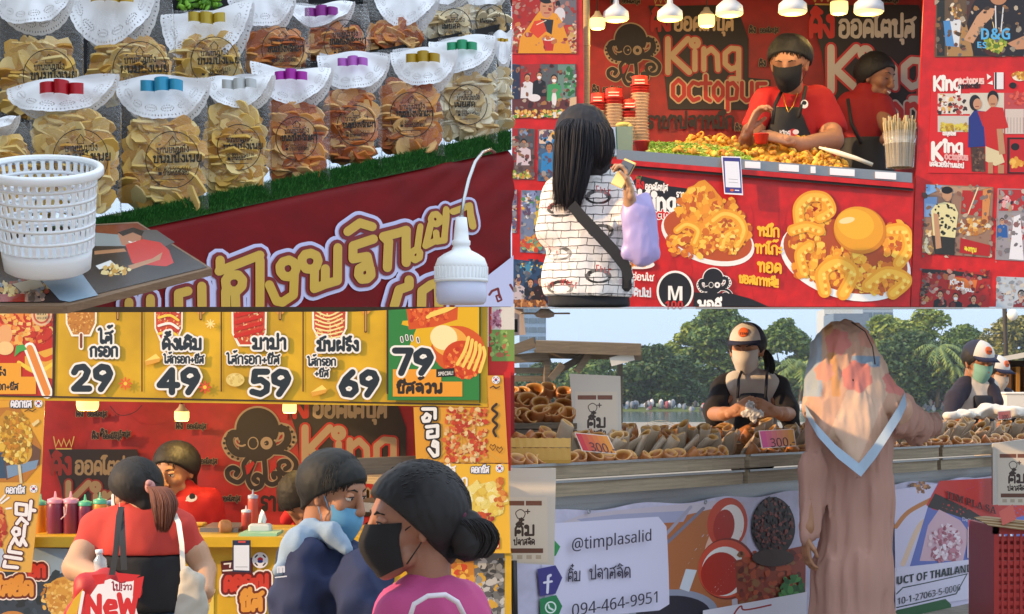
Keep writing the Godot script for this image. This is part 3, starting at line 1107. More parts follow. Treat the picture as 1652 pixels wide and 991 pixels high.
func snack_bag(pxc: float, yb: float, wpx: float, fill: float, d: float, kind: int, dq: Array, bowc: String, label: String, main: String, seal := true) -> void:
	var sd = int(pxc * 7 + yb)
	var r = RandomNumberGenerator.new()
	r.seed = sd
	var base = P(pxc, yb, d)
	var t = thing("snack_bag", label, "snack bag", base, "bags of crisp bread on the snack stall")
	var w = wpx * d / F
	var h = fill * d / F
	var th = w * .42
	var topy = ((dq[1] + dq[3]) / 2.0)
	var H2 = (yb - topy) * d / F
	var pal: Array = [["e6bb5c", "f0d592", "dcae50", "ecca7a", "d29c44"], ["d6853a", "e6a458", "c46c2c", "ecba78", "b45a22"], ["ecdcb8", "e4cda0", "dcbf8c", "f0e4c8", "d2ae74"]][kind]
	var rows = int(h / .0135)
	var cols = int(ceil(w / .024))
	for layer in 2:
		for i in rows:
			for j in cols:
				var v = r.randi() % 4
				var key = kind * 4 + v
				if not chip_meshes.has(key): chip_meshes[key] = make_chip(kind, v)
				var fy = (i + r.randf_range(.2, .8)) / rows
				var pinch = 1.0 - .35 * pow(maxf(0.0, fy - .6) / .4, 2) - .12 * pow(maxf(0.0, .25 - fy) / .25, 2)
				var x = ((j + r.randf_range(.25, .75)) / cols - .5) * (w - .032) * pinch
				var zz = (th * .36 - layer * .016) * sqrt(maxf(.1, 1.0 - pow(2.0 * x / w, 2) * .7)) * pinch
				var b = Basis.from_euler(Vector3(r.randf_range(-.75, .75), r.randf_range(-.7, .7), r.randf_range(-PI, PI)))
				if r.randf() < .25: b = Basis.from_euler(Vector3(r.randf_range(.9, 1.5), r.randf_range(-.4, .4), r.randf_range(-.5, .5)))
				var o = MeshInstance3D.new()
				o.name = "chip"
				o.mesh = chip_meshes[key]
				o.material_override = mat(pal[r.randi() % pal.size()], 0.75, "fine", 22.0)
				t.add_child(o, true)
				o.transform = Transform3D(b.scaled(Vector3.ONE * r.randf_range(.72, 1.3)), Vector3(x, .012 + fy * (h - .022), zz))
	# clear film
	var f = MB.new()
	f.smooth()
	var rings = []
	for i in 15:
		var v = i / 14.0
		var y = v * H2
		var ww = w * .52
		var tt = th * .56
		if y < .02:
			tt *= .35 + .65 * y / .02
		if y > h:
			var q = (y - h) / maxf(.01, H2 - h)
			ww *= 1.0 - .12 * q
			tt *= maxf(.04, 1.0 - q * 1.1)
		var ring = []
		for k in 28:
			var a = -TAU * k / 28
			var cx = signf(cos(a)) * pow(absf(cos(a)), .75)
			var wr = 1.0 + (.05 * sin(a * 5.0 + i * 1.3 + sd) + .03 * sin(a * 11.0 - i * 2.1)) * (1.0 if y > h * .8 else .35)
			ring.append(base + Vector3(cx * ww, y, sin(a) * -1.0 * tt * wr + .002 * sin(a * 3.0 + i)))
		rings.append(ring)
	f.loft(rings)
	obj("film", f.done(), bag_film, t)
	if seal:
		var cy = yb - fill * .55
		var cx = pxc + wpx * r.randf_range(.0, .14)
		var R = wpx * .33
		var cv = canvas(P(pxc, yb, d - th * .5 - .004))
		var e = []
		for k in 41:
			e.append_array([cx + cos(TAU * k / 40) * R * .95, cy + sin(TAU * k / 40) * R])
		cv.stroke(e, 1.3, "17120f")
		cv.stroke([cx - 7, cy - R * .62, cx, cy - R * .82, cx + 7, cy - R * .62], 1.1, "17120f")
		cv.stroke([cx - 5, cy - R * .62, cx - 5, cy - R * .5, cx + 5, cy - R * .5, cx + 5, cy - R * .64], 1.0, "17120f")
		var k = R / 44.0
		cv.word("บ้านขนมปัง", cx - R * .55, cy - R * .22, 8.5 * k, 1.3 * k, "17120f", -.05, .9)
		cv.word(main, cx - R * .68, cy + R * .12, 11 * k, 2.1 * k, "120d0b", -.03, .78 if main.length() > 10 else 1.1)
		cv.rect(cx - R * .5, cy + R * .44, cx - R * .38, cy + R * .56, "17120f")
		cv.word("บ้านขนมปังอบ", cx - R * .32, cy + R * .56, 6 * k, 1.0 * k, "17120f", -.03, .8)
		cv.stroke([cx - R * .42, cy + R * .72, cx + R * .42, cy + R * .70], 1.0, "17120f")
		obj("printed_seal", cv.done(), vmat(0.5), t)
		text("Tel. 099-505-6116", t, mat("17120f", 0.5), P(cx - R * .6, cy + R * .36, d - th * .5 - .006), P(cx + R * .66, cy + R * .34, d - th * .5 - .006), Vector3.UP, 6.5 * k * d / F, false, false, "phone_number")
	doily(t, dq, d, sd)
	if bowc: bow(t, (dq[0] + dq[2]) / 2.0, (dq[1] + dq[3]) / 2.0 + 13.0, d - .03, bowc, (dq[1] - dq[3]) / (dq[2] - dq[0]), wpx * .5)

func tl_set() -> void:
	make_lace()
	bag_film = film("f4f6fa", 0.02, 0.05)
	bag_film.normal_enabled = true
	bag_film.normal_texture = tex_nrm
	bag_film.normal_scale = 1.6
	bag_film.uv1_triplanar = true
	bag_film.uv1_scale = Vector3.ONE * 9.0
	# table body behind the banner, cantilevered from a post outside the left edge
	var A = P(-40, 0, 2.80 - .02)
	var AB = Vector3(.826, 0, -.85).normalized()
	var n = Vector3(.717, 0, .697).normalized()
	var bo = P(0, 400, 2.80)
	var tb = thing("snack_table", "snack table clad in a red banner with a tiered black display", "table", P(400, 480, 3.3))
	var m = MB.new()
	var up = func(px: float, py: float, off: float) -> Vector3: return hit(px, py, bo, n) - n * off
	m.hexa([up.call(-60, 488, .03), up.call(824, 490, .03), up.call(824, 490, .5), up.call(-60, 488, .5), up.call(-60, 412, .03), up.call(824, 232, .03), up.call(824, 232, .5), up.call(-60, 412, .5)])
	obj("table_frame", m.done(), mat("2a2624", 0.85, "fine", 6.0), tb)
	m = MB.new()
	for rw in [[0.0, 2.0, .0, .16], [-178.0, -30.0, .17, .17]]:
		var v = []
		for yy in [1, 0]:
			for e in [[-70.0, 0.0], [824.0, 0.0], [824.0, 1.0], [-70.0, 1.0]]:
				var px: float = e[0]
				var py: float = tl_base(px) + rw[0] + (1.0 if yy == 0 else (26.0 if rw[0] == 0.0 else 150.0))
				var d: float = tl_d(px) + rw[2] - (.05 if rw[0] == 0.0 else .03) + e[1] * (rw[3] + .06)
				v.append(P(px, py, d))
		m.hexa(v)
	obj("display_tier", m.done(), mat("1b1a1c", 0.9, "fine", 8.0), tb)
	# post and bracket that carry the table
	m = MB.new()
	m.box(Vector3(-1.02, .45, -3.0), Vector3(.07, 2.02, .07))
	m.box(Vector3(-.93, 1.5, -3.0), Vector3(.25, .05, .05))
	obj("support_post", m.done(), mat("6c6e70", 0.5, "fine", 5.0, 0.6), tb)
	# unseen canvas sheet added outside the left edge: keeps sun off the bags
	var aw = thing("added_sun_sheet", "pale canvas sheet added out of view to keep sun off the snack bags", "sun_blocker", Vector3(-1.2, 1.4, -3.0))
	m = MB.new()
	m.smooth()
	var ws = []
	for i in 2:
		var ring = []
		for j in 24: ring.append(Vector3(-1.22 + .02 * sin(j * 1.1), [1.0, 3.0][i], -1.7 - j * .08))
		ws.append(ring)
	m.loft(ws, false)
	obj("added_canvas", m.done(), mat("cfc8ba", 0.9, "fine", 4.0), aw)
	# banner: vinyl with a rounded upper hem and creases at the right
	var disp = func(px: float, py: float) -> float:
		var topy = 372.0 - .2133 * (px - 150.0)
		var e = maxf(0.0, 1.0 - (py - topy) / 26.0)
		var q = -.03 * e * e
		var c = clampf((px - 560.0) / 200.0, 0, 1)
		q += c * .007 * sin((px * .8 + py * .55) * .055) * clampf((430.0 - py) / 160.0, .1, 1.0)
		q += c * .004 * sin((px * 1.0 + py * 1.1) * .12) * clampf((400.0 - py) / 120.0, 0.0, 1.0)
		q += .0022 * sin(px * .021 + py * .012)
		return q
	m = MB.new()
	m.smooth()
	var rows = []
	for i in 33:
		var ring = []
		for j in 71:
			var px = lerpf(60.0, 825.0, j / 70.0)
			var topy = 372.0 - .2133 * (px - 150.0)
			var py = lerpf(topy, 495.5, pow(i / 32.0, 1.25))
			ring.append(hit(px, py, bo, n) + n * disp.call(px, py))
		rows.append(ring)
	m.loft(rows, false)
	var bn_ = thing("vinyl_banner", "shiny red vinyl banner with gold Thai lettering below the snack bags", "banner", P(400, 490, 3.2))
	var rm = mat("80090f", 0.5, "blot", 3.0)
	rm.metallic_specular = 0.3
	obj("sheet", m.done(), rm, bn_)
	var cv = canvas(bo, n)
	cv.disp = disp
	cv.eps = .0002
	cv.clip = Rect2(-100, 0, 925, 495.4)
	# lettering, traced stroke by stroke: พริกเผา and the word before it
	var GOLD = "d0a83e"
	var S = [
		[[415, 420, 415, 500], [350, 438, 415, 412], [352, 420, 352, 436], [360, 470, 360, 500]],  # edge of ป
		[[371, 444, 380, 444, 387, 452, 386, 462, 378, 470, 368, 470, 361, 463, 360, 453, 365, 446, 371, 444], [375, 470, 376, 500]],
		[[462, 420, 470, 424, 474, 433, 471, 442, 463, 447, 454, 446, 448, 439, 447, 430, 452, 423, 462, 420], [471, 440, 470, 476, 452, 488, 442, 486, 430, 460]],
		[[498, 409, 507, 413, 510, 421, 507, 431, 499, 435, 490, 434, 484, 427, 483, 418, 488, 411, 498, 409], [504, 432, 504, 466, 522, 459, 522, 434], [522, 459, 542, 453, 542, 400]],
		[[600, 386, 567, 397, 567, 418, 590, 414, 594, 432], [588, 428, 595, 434, 596, 444, 590, 450, 581, 451, 576, 444, 577, 434, 588, 428], [558, 374, 578, 360, 598, 366]],
		[[622, 432, 624, 390, 616, 382, 640, 376, 652, 372, 652, 424]],
		[[675, 366, 670, 402], [669, 402, 674, 408, 673, 416, 666, 420, 660, 416, 660, 408, 669, 402]],
		[[702, 346, 707, 351, 707, 358, 701, 362, 694, 360, 692, 353, 695, 347, 702, 346], [692, 362, 683, 397, 701, 388, 700, 376], [701, 390, 713, 388, 718, 338]],
		[[728, 342, 754, 332, 755, 336, 757, 366]],
		[[632, 495, 640, 468, 656, 462, 656, 452], [675, 495, 676, 470, 690, 460, 702, 456, 703, 495]],
		[[285, 495, 285, 474, 300, 470], [240, 495, 240, 482], [322, 495, 322, 462], [205, 495, 205, 488]]]
	for lay in [[42.0, "c9c6ea"], [29.0, "7c0e14"], [16.0, GOLD]]:
		cv.lay += 4.0
		for ltr in S:
			for pl in ltr:
				var small = .72 if pl[0] > 640 and pl[1] < 440 else 1.0
				cv.stroke(pl, lay[0] * small * .92, lay[1])
	cv.lay += 4.0
	cv.poly([826, 412, 800, 432, 770, 455, 742, 478, 728, 495, 826, 495], "cfcdea")
	cv.stroke([786, 476, 790, 470, 800, 466, 803, 480], 4, "7c0e14")
	cv.stroke([797, 478, 800, 487, 806, 484, 803, 476, 797, 478], 3, "7c0e14")
	cv.stroke([820, 460, 826, 470], 4, "7c0e14")
	obj("lettering", cv.done(), vmat(0.32), bn_)
	# turf strip
	var gs = MB.new()
	var r = RandomNumberGenerator.new()
	r.seed = 4
	var tf = thing("artificial_turf", "strip of dark green artificial turf along the table edge", "artificial grass", P(500, 300, 3.3))
	tf.set_meta("kind", "stuff")
	var tm = MB.new()
	var vv = []
	for yy in [30.0, 0.0]:
		for e in [[60.0, -.056], [825.0, -.056], [825.0, .03], [60.0, .03]]:
			vv.append(P(e[0], tl_base(e[0]) + yy, tl_d(e[0]) + e[1]))
	tm.hexa(vv)
	obj("mat_backing", tm.done(), mat("1d4a22", 0.9), tf)
	gs.smooth(false)
	for i in 15000:
		var px = r.randf_range(60, 824)
		var py = tl_base(px) + r.randf_range(0.0, 29.0)
		var b = P(px, py, tl_d(px) - .057)
		var c = L("2f7a30").lerp(L("18501f"), r.randf())
		if r.randf() < .12: c = L("4f9a44")
		gs.col(c)
		var u = Vector3(r.randf_range(-.006, .006), r.randf_range(.003, .009), r.randf_range(.003, .009))
		var s = Vector3(r.randf_range(.0007, .0012), r.randf_range(-.0006, .0006), 0)
		gs.tri(b - s, b + u, b + s)
	obj("blades", gs.done(), vmat(0.6), tf)
	# bags, front row then back row
	var NE = "ขนมปังเนย"
	var PP = "ขนมปังพริกเผา"
	snack_bag(122, 348, 142, 168, tl_d(110), 0, [12, 141, 187, 118, 186], "b01020", "bag of golden crisp bread closed by a doily with a red bow", NE)
	snack_bag(265, 338, 138, 146, tl_d(265), 0, [187, 128, 335, 122, 197], "2f8fb4", "bag of golden crisp bread closed by a doily with a turquoise bow", NE)
	snack_bag(380, 317, 112, 144, tl_d(380), 0, [332, 130, 440, 116, 176], "b9bcbc", "bag of golden crisp bread closed by a doily with a silver bow", NE)
	snack_bag(478, 294, 106, 128, tl_d(478), 1, [405, 104, 534, 114, 169], "a3249b", "bag of chilli crisp bread closed by a doily with a magenta bow", PP)
	snack_bag(566, 272, 98, 126, tl_d(566), 1, [512, 86, 626, 88, 150], "b05cb8", "bag of chilli crisp bread closed by a doily with a lilac bow", PP)
	snack_bag(660, 252, 110, 122, tl_d(660), 1, [630, 81, 735, 80, 144], "a9871c", "bag of chilli crisp bread closed by a doily with a gold bow", PP)
	snack_bag(752, 232, 98, 114, tl_d(752), 2, [692, 66, 799, 57, 122], "2f9468", "bag of pale butter crisp bread closed by a doily with a green bow", "เนยสด")
	snack_bag(805, 218, 38, 106, tl_d(805) + .02, 2, [796, 54, 825, 50, 108], "b8901e", "bag of pale crisp bread at the end of the front row", "เนยสด", false)
	snack_bag(14, 372, 80, 150, tl_d(0) + .02, 0, [-60, 205, 27, 190, 222], "", "bag of golden crisp bread behind the white basket", NE, false)
	var D = .19
	snack_bag(66, 196, 132, 132, tl_d(66) + D, 0, [-12, -18, 116, -26, 47], "", "bag of golden crisp bread behind the red bow bag", NE)
	snack_bag(212, 170, 138, 104, tl_d(212) + D, 0, [108, -16, 254, -22, 76], "b8952c", "bag of golden crisp bread behind the turquoise bow bag", NE)
	snack_bag(336, 150, 120, 92, tl_d(336) + D, 0, [261, 30, 406, 3, 108], "b59a2e", "bag of golden crisp bread behind the silver bow bag, gold curl on its doily", NE, true)
	snack_bag(445, 122, 108, 76, tl_d(445) + D, 1, [366, -22, 475, -20, 48], "", "bag of chilli crisp bread behind the magenta bow bag", PP)
	snack_bag(542, 102, 108, 62, tl_d(542) + D, 1, [468, 8, 569, 5, 46], "8a2a86", "bag of chilli crisp bread behind the lilac bow bag", PP, true)
	snack_bag(636, 88, 104, 52, tl_d(636) + D, 1, [602, -18, 709, -26, 45], "", "bag of chilli crisp bread behind the gold bow bag", PP, false)
	snack_bag(722, 74, 88, 56, tl_d(722) + D, 2, [676, -30, 762, -30, 9], "", "bag of pale crisp bread behind the green bow bag", "เนยสด")
	snack_bag(784, 60, 78, 48, tl_d(784) + D, 2, [748, -20, 816, -24, 14], "", "bag of pale crisp bread at the end of the back row", "เนยสด")
	# dark woven chair back and a dark cloth behind the display
	var cb = thing("backdrop_cloth", "black cloth hanging behind the back row of snack bags", "cloth", P(400, 200, 4.2))
	m = MB.new()
	m.smooth()
	var rr = []
	for i in 2:
		var ring = []
		for j in 60:
			var px = lerpf(-80, 825, j / 59.0)
			ring.append(P(px, [-60.0, 330.0 - px * .15][i], tl_d(px) + .5 + .02 * sin(j * .9)))
		rr.append(ring)
	m.loft(rr, false)
	obj("cloth_sheet", m.done(), mat("201f22", 0.95, "fine", 6.0), cb)
	var wv = thing("woven_chair", "dark grey woven chair back behind the snack bags", "chair", P(560, 60, 4.0))
	m = MB.new()
	for i in 12:
		for j in 12:
			var x = 540.0 + j * 6
			var y = -10.0 + i * 6
			m.ell(P(x, y, 3.92 + .002 * ((i + j) % 2)), Vector3(.005, .0028, .003), Basis(Vector3.BACK, .5 if (i + j) % 2 else -.5), 6, 4)
	obj("weave", m.done(), mat("3a3f3f", 0.6), wv)
	m = MB.new()
	pbox(m, 534, -30, 612, 66, 3.935, 3.96)
	obj("backrest", m.done(), mat("23272a", 0.8), wv)
	var lf = thing("leafy_plant", "bright green leaves showing through a gap behind the doilies", "plant", P(318, 20, 3.95))
	m = MB.new()
	for i in 90:
		m.col(L("8fc63a").lerp(L("3f7a1e"), r.randf()))
		var p = P(r.randf_range(288, 352), r.randf_range(-30, 14), r.randf_range(3.55, 3.62))
		m.ell(p, Vector3(.006, .012, .002), Basis.from_euler(Vector3(r.randf(), r.randf() * 3, r.randf() * 3)), 6, 4)
	obj("leaves", m.done(), vmat(0.6), lf)
	# photo board on which the basket stands: slanted towards the customers
	var pbs = thing("photo_board", "photo print board with a man in a red shirt lying on the table front", "board", P(150, 490, 2.6))
	var bc = P(150, 432, 2.72)
	var bnrm = Vector3(.05, .90, .42).normalized()
	var brd = board("panel", [222, 358, 342, 433, 108, 494, -30, 494, -30, 372], bc, bnrm, .012, mat("a8876a", 0.8, "wood", 6.0), pbs)
	var pc = canvas(bc, bnrm)
	pc.clip = Rect2(-30, 300, 400, 189)
	pc.poly([221, 361, 334, 432, 100, 490, -30, 490, -30, 374], "2b2422")
	pc.poly([150, 366, 221, 361, 250, 380, 216, 392, 160, 384], "7a3a26")
	pc.poly([148, 376, 196, 380, 206, 398, 150, 398], "8e9596")
	pc.poly([225, 372, 252, 372, 282, 392, 262, 400, 232, 388], "56514e")
	pc.poly([190, 378, 216, 372, 228, 380, 226, 392, 212, 400, 196, 396], "b07858")
	pc.poly([190, 376, 214, 368, 232, 374, 228, 382, 214, 376, 198, 382], "1c1513")
	pc.stroke([208, 391, 214, 393, 219, 391], 2.2, "f3e6dc")
	pc.poly([202, 396, 230, 387, 258, 392, 272, 404, 280, 425, 268, 431, 230, 428, 213, 426], "c92a1d")
	pc.poly([262, 408, 258, 420, 212, 436, 206, 430, 246, 418], "b98460")
	pc.poly([152, 406, 200, 402, 204, 407, 152, 412], "b07c58")
	pc.poly([154, 430, 178, 421, 186, 428, 160, 436], "e8e6e2")
	pc.specks(185, 437, 24, 8, 40, ["d8b060", "c79238", "e8cf90"], 2, 5)
	pc.specks(60, 462, 60, 12, 60, ["c99a52", "a33c28", "d9c08a", "7c4a34", "8a8f98"], 3, 7)
	pc.poly([68, 455, 132, 443, 158, 478, 112, 490, 96, 486], "8fa6b8")
	pc.poly([20, 460, 62, 450, 70, 464, 36, 474], "c8b89a")
	pc.specks(52, 480, 20, 9, 30, ["5a4a44", "8a7468", "c49884"], 3, 6)
	pc.rect(0, 476, 40, 494, "a3231c")
	pc.specks(14, 472, 14, 6, 16, ["e0b23c", "f0d47a", "c88a20"], 3, 6)
	obj("photo_print", pc.done(), vmat(0.25), pbs)
	# white plastic basket, leaning with the slanted board
	var bk = thing("plastic_basket", "white slotted plastic basket standing in front of the snack bags", "basket", P(77, 438, 2.62))
	bk.basis = Basis(Vector3.RIGHT, deg_to_rad(19)) * Basis(Vector3.BACK, deg_to_rad(-2.0))
	bk.basis = bk.basis.scaled_local(Vector3(1, .86, 1))
	var wp = mat("e9ebef", 0.35)
	wp.subsurf_scatter_enabled = true
	wp.subsurf_scatter_strength = 0.1
	var hB = .182
	var rad = func(y: float) -> float: return lerpf(.066, .079, y / hB)
	m = MB.new()
	m.lathe([[.0, .001], [.056, .001], [.0635, .006], [.066, .03], [.0675, .046], [.0655, .046], [.063, .03], [.06, .008], [0, .006]], Transform3D(), 48, false)
	obj("base", m.done(), wp, bk, true)
	m = MB.new()
	m.smooth(false)
	var ys = [.046, .069, .092, .115, .138, .161]
	var hh = .0175
	for i in ys.size():
		var y0: float = ys[i]
		# slats between slots
		for k in 38:
			var a = TAU * (k + .5 * (i % 2)) / 38
			for sgn in [[.62, 0.0]]:
				var da = TAU / 38 * .24
				var R0: float = rad.call(y0)
				var R1: float = rad.call(y0 + hh)
				var ps = []
				for yy in [[y0 - .001, R0], [y0 + .004, R0], [y0 + hh - .004, R1], [y0 + hh + .001, R1]]:
					var wide = 1.55 if yy[0] < y0 or yy[0] > y0 + hh else 1.0
					var rg = []
					for e in [[-da * wide, .001], [da * wide, .001], [da * wide, -.001], [-da * wide, -.001]]:
						var R: float = yy[1] + e[1]
						rg.append(Vector3(sin(a + e[0]) * R, yy[0], cos(a + e[0]) * R))
					ps.append(rg)
				m.loft(ps)
	obj("slat", m.done(), wp, bk, true)
	m = MB.new()
	for i in ys.size():
		var y0: float = ys[i] + hh
		var y1: float = y0 + .0055
		var Ra: float = rad.call(y0)
		var Rb: float = rad.call(y1)
		m.lathe([[Ra + .0012, y0], [Rb + .0012, y1], [Rb - .0012, y1], [Ra - .0012, y0], [Ra + .0012, y0]], Transform3D(), 60, false)
	obj("band", m.done(), wp, bk, true)
	m = MB.new()
	var rim = [[.078, .178]]
	for k in 11:
		var a = PI * (k / 10.0)
		rim.append([.0835 + cos(PI - a) * .0055, .183 + sin(a) * .005])
	rim.append([.089, .174])
	rim.append([.087, .172])
	m.lathe(rim, Transform3D(), 64, false)
	obj("rim", m.done(), wp, bk, true)
	# unlit hanging bulb with its bent steel arm
	var lb_ = thing("led_bulb", "large white unlit bulb hanging in front of the red banner", "light bulb", P(744, 490, 3.18))
	var bp = mat("e8ebee", 0.3)
	m = MB.new()
	var s = 3.18 / F
	m.lathe([[9 * s, 140 * s], [11.5 * s, 118 * s], [12.5 * s, 104 * s], [15 * s, 102 * s], [15 * s, 96 * s], [13 * s, 94 * s], [16 * s, 87 * s], [28 * s, 81 * s], [38 * s, 74 * s], [42 * s, 64 * s], [42.5 * s, 58 * s]], Transform3D(Basis(), P(744, 491, 3.18)), 40, true)
	obj("cap", m.done(), bp, lb_)
	m = MB.new()
	for k in 40:
		var a = TAU * k / 40
		var q = P(744, 491, 3.18) + Vector3(sin(a) * 42.6 * s, 51 * s, cos(a) * 42.6 * s)
		m.box(q, Vector3(2.6 * s, 19 * s, 2.2 * s), Basis(Vector3.UP, a))
	m.lathe([[41.5 * s, 60 * s], [43 * s, 58 * s], [41.6 * s, 42 * s], [43.5 * s, 40 * s], [43.5 * s, 36 * s], [41 * s, 35 * s]], Transform3D(Basis(), P(744, 491, 3.18)), 40, false)
	obj("cooling_fin", m.done(), bp, lb_)
	m = MB.new()
	m.lathe([[41 * s, 36 * s], [41.5 * s, 14 * s], [40 * s, 4 * s], [36 * s, 0], [0, -1.5 * s]], Transform3D(Basis(), P(744, 491, 3.18)), 40, true)
	var dm = mat("c3c6dc", 0.35)
	dm.subsurf_scatter_enabled = true
	dm.subsurf_scatter_strength = 0.2
	obj("diffuser", m.done(), dm, lb_)
	m = MB.new()
	m.tube([P(744, 352, 3.18), P(748, 322, 3.19), P(756, 290, 3.21), P(766, 262, 3.25), P(778, 246, 3.33), P(790, 241, 3.43), P(798, 246, 3.52)], 3.0 * s, 8)
	obj("steel_arm", m.done(), mat("b8b9ba", 0.2, "", 1.0, 0.9), lb_)

# ================================================================ upper right: octopus stall on the upper deck
func octopus(cv: Canvas, x: float, y: float, k: float, dark: String, pale: String, bg: String) -> void:
	# drawn in a box of about 680 x 760 units, origin at (600, 90)
	var q = func(a: Array) -> Array:
		var r = []
		for i in range(0, a.size(), 2): r.append_array([x + (a[i] - 600.0) * k, y + (a[i + 1] - 90.0) * k])
		return r
	var arms = [[850, 500, 740, 500, 680, 450, 660, 375, 690, 325, 735, 330], [1000, 480, 1110, 455, 1175, 385, 1160, 300, 1110, 280],
		[870, 500, 790, 590, 800, 690, 740, 755, 660, 720, 645, 660, 690, 625, 738, 650, 720, 690], [900, 520, 850, 640, 825, 735, 870, 810, 940, 785, 945, 715, 900, 690, 875, 730, 905, 755],
		[965, 520, 975, 640, 985, 745, 1045, 775, 1105, 735, 1095, 685, 1050, 680, 1055, 715], [1000, 490, 1160, 500, 1250, 580, 1225, 670, 1150, 685, 1095, 635, 1110, 580, 1165, 570, 1190, 610, 1155, 640]]
	var suck = [[730, 300, 660, 320, 622, 380, 620, 430, 650, 490, 690, 530, 745, 550], [1110, 250, 1180, 270, 1220, 320, 1235, 380, 1205, 430, 1165, 462]]
	for a in suck: cv.stroke(q.call(a), 50 * k, pale, true)
	for i in arms.size(): cv.stroke(q.call(arms[i]), (86 if i < 2 else 62) * k, pale, true)
	cv.ell(x + 310 * k, y + 195 * k, 205 * k, 205 * k, pale, 0, 36)
	cv.ell(x + 310 * k, y + 370 * k, 170 * k, 120 * k, pale, 0, 36)
	cv.lay += 2
	for i in arms.size(): cv.stroke(q.call(arms[i]), (66 if i < 2 else 42) * k, dark, true)
	cv.ell(x + 310 * k, y + 195 * k, 188 * k, 188 * k, dark, 0, 36)
	cv.ell(x + 310 * k, y + 350 * k, 165 * k, 130 * k, dark, 0, 36)
	cv.lay += 2
	for a in suck:
		var pts: PackedVector2Array = PackedVector2Array()
		for i in range(0, a.size(), 2): pts.append(Vector2(a[i], a[i + 1]))
		pts = curved(pts)
		for i in range(1, pts.size(), 4):
			cv.ell(x + (pts[i].x - 600) * k, y + (pts[i].y - 90) * k, 13 * k, 13 * k, dark, 0, 10)
	cv.stroke(q.call([735, 365, 715, 385, 730, 420, 770, 435, 800, 425]), 16 * k, pale, true)
	cv.stroke(q.call([1100, 340, 1135, 320, 1135, 365, 1095, 390, 1060, 385]), 16 * k, pale, true)
	cv.ell(x + 270 * k, y + 320 * k, 48 * k, 56 * k, pale, 0, 24)
	cv.ell(x + 270 * k, y + 320 * k, 39 * k, 47 * k, dark, 0, 24)
	cv.ell(x + 388 * k, y + 320 * k, 54 * k, 56 * k, pale, 0, 24)
	cv.ell(x + 388 * k, y + 320 * k, 21 * k, 23 * k, dark, 0, 20)
	cv.poly(q.call([800, 610, 870, 570, 885, 590, 835, 680, 815, 690]), bg)
	cv.poly(q.call([1030, 580, 1075, 550, 1080, 620, 1010, 690, 1020, 630]), bg)

func crown(cv: Canvas, x: float, y: float, k: float, hex: String) -> void:
	cv.stroke([x, y, x + 4 * k, y + 20 * k, x + 10 * k, y + 6 * k, x + 15 * k, y + 19 * k, x + 20 * k, y + 4 * k, x + 25 * k, y + 19 * k, x + 31 * k, y + 6 * k, x + 35 * k, y + 20 * k, x + 40 * k, y], 2.6 * k, hex)
	cv.stroke([x + 5 * k, y + 24 * k, x + 35 * k, y + 24 * k], 2.6 * k, hex)

func big_logo(cv: Canvas, x: float, y: float, k: float, pale: String, red: String, dark: String) -> void:
	# x, y: left end of the Thai line's baseline; k = 1 at TR size
	cv.poly([x - 12 * k, y - 40 * k, x + 130 * k, y - 40 * k, x + 150 * k, y + 14 * k, x + 150 * k, y + 76 * k, x + 185 * k, y + 80 * k, x + 185 * k, y + 128 * k, x + 20 * k, y + 128 * k, x + 8 * k, y + 20 * k], dark)
	crown(cv, x - 4 * k, y - 60 * k, .8 * k, "b79a52")
	cv.word("คิง", x - 8 * k, y, 27 * k, 6 * k, red, 0, .8)
	cv.word("ออคโตปุส", x + 30 * k, y, 21 * k, 4.2 * k, pale, 0, .85)
	for l in [[15.0, red], [9.5, pale]]:
		cv.lay += 2
		cv.word("K", x + 14 * k, y + 68 * k, 54 * k, l[0] * k, l[1], 0, 1.05)
		cv.word("ing", x + 58 * k, y + 64 * k, 48 * k, l[0] * .9 * k, l[1], 0, 1.0)
	for l in [[11.0, pale], [6.5, red]]:
		cv.lay += 2
		cv.word("Octopus", x + 24 * k, y + 114 * k, 42 * k, l[0] * k, l[1], 0, .84)

func small_mark(cv: Canvas, x: float, y: float, k: float) -> void:
	for l in [[3.4, "8d7a60"], [1.9, "1d1210"]]:
		cv.word("คิง", x, y, 9 * k, l[0] * k, l[1], 0, .8)
		cv.word("ออคโตปุส", x + 17 * k, y, 6.6 * k, l[0] * .8 * k, l[1], 0, .85)

# a wavy hanging sheet between pixel bounds at depth d
func hang_sheet(x0: float, y0: float, x1: float, y1: float, d: float, amp: float) -> Array:
	var disp = func(px: float, py: float) -> float:
		return amp * (sin(px * .045 + py * .006) + .6 * sin(px * .021 - py * .017 + 1.0))
	var m = MB.new()
	m.smooth()
	var rows = []
	for i in 40:
		var ring = []
		for j in 90:
			var px = lerpf(x0, x1, j / 89.0)
			var py = lerpf(y0, y1, i / 39.0)
			ring.append(P(px, py, d) + Vector3(0, 0, disp.call(px, py)))
		rows.append(ring)
	m.loft(rows, false)
	return [m.done(), disp]

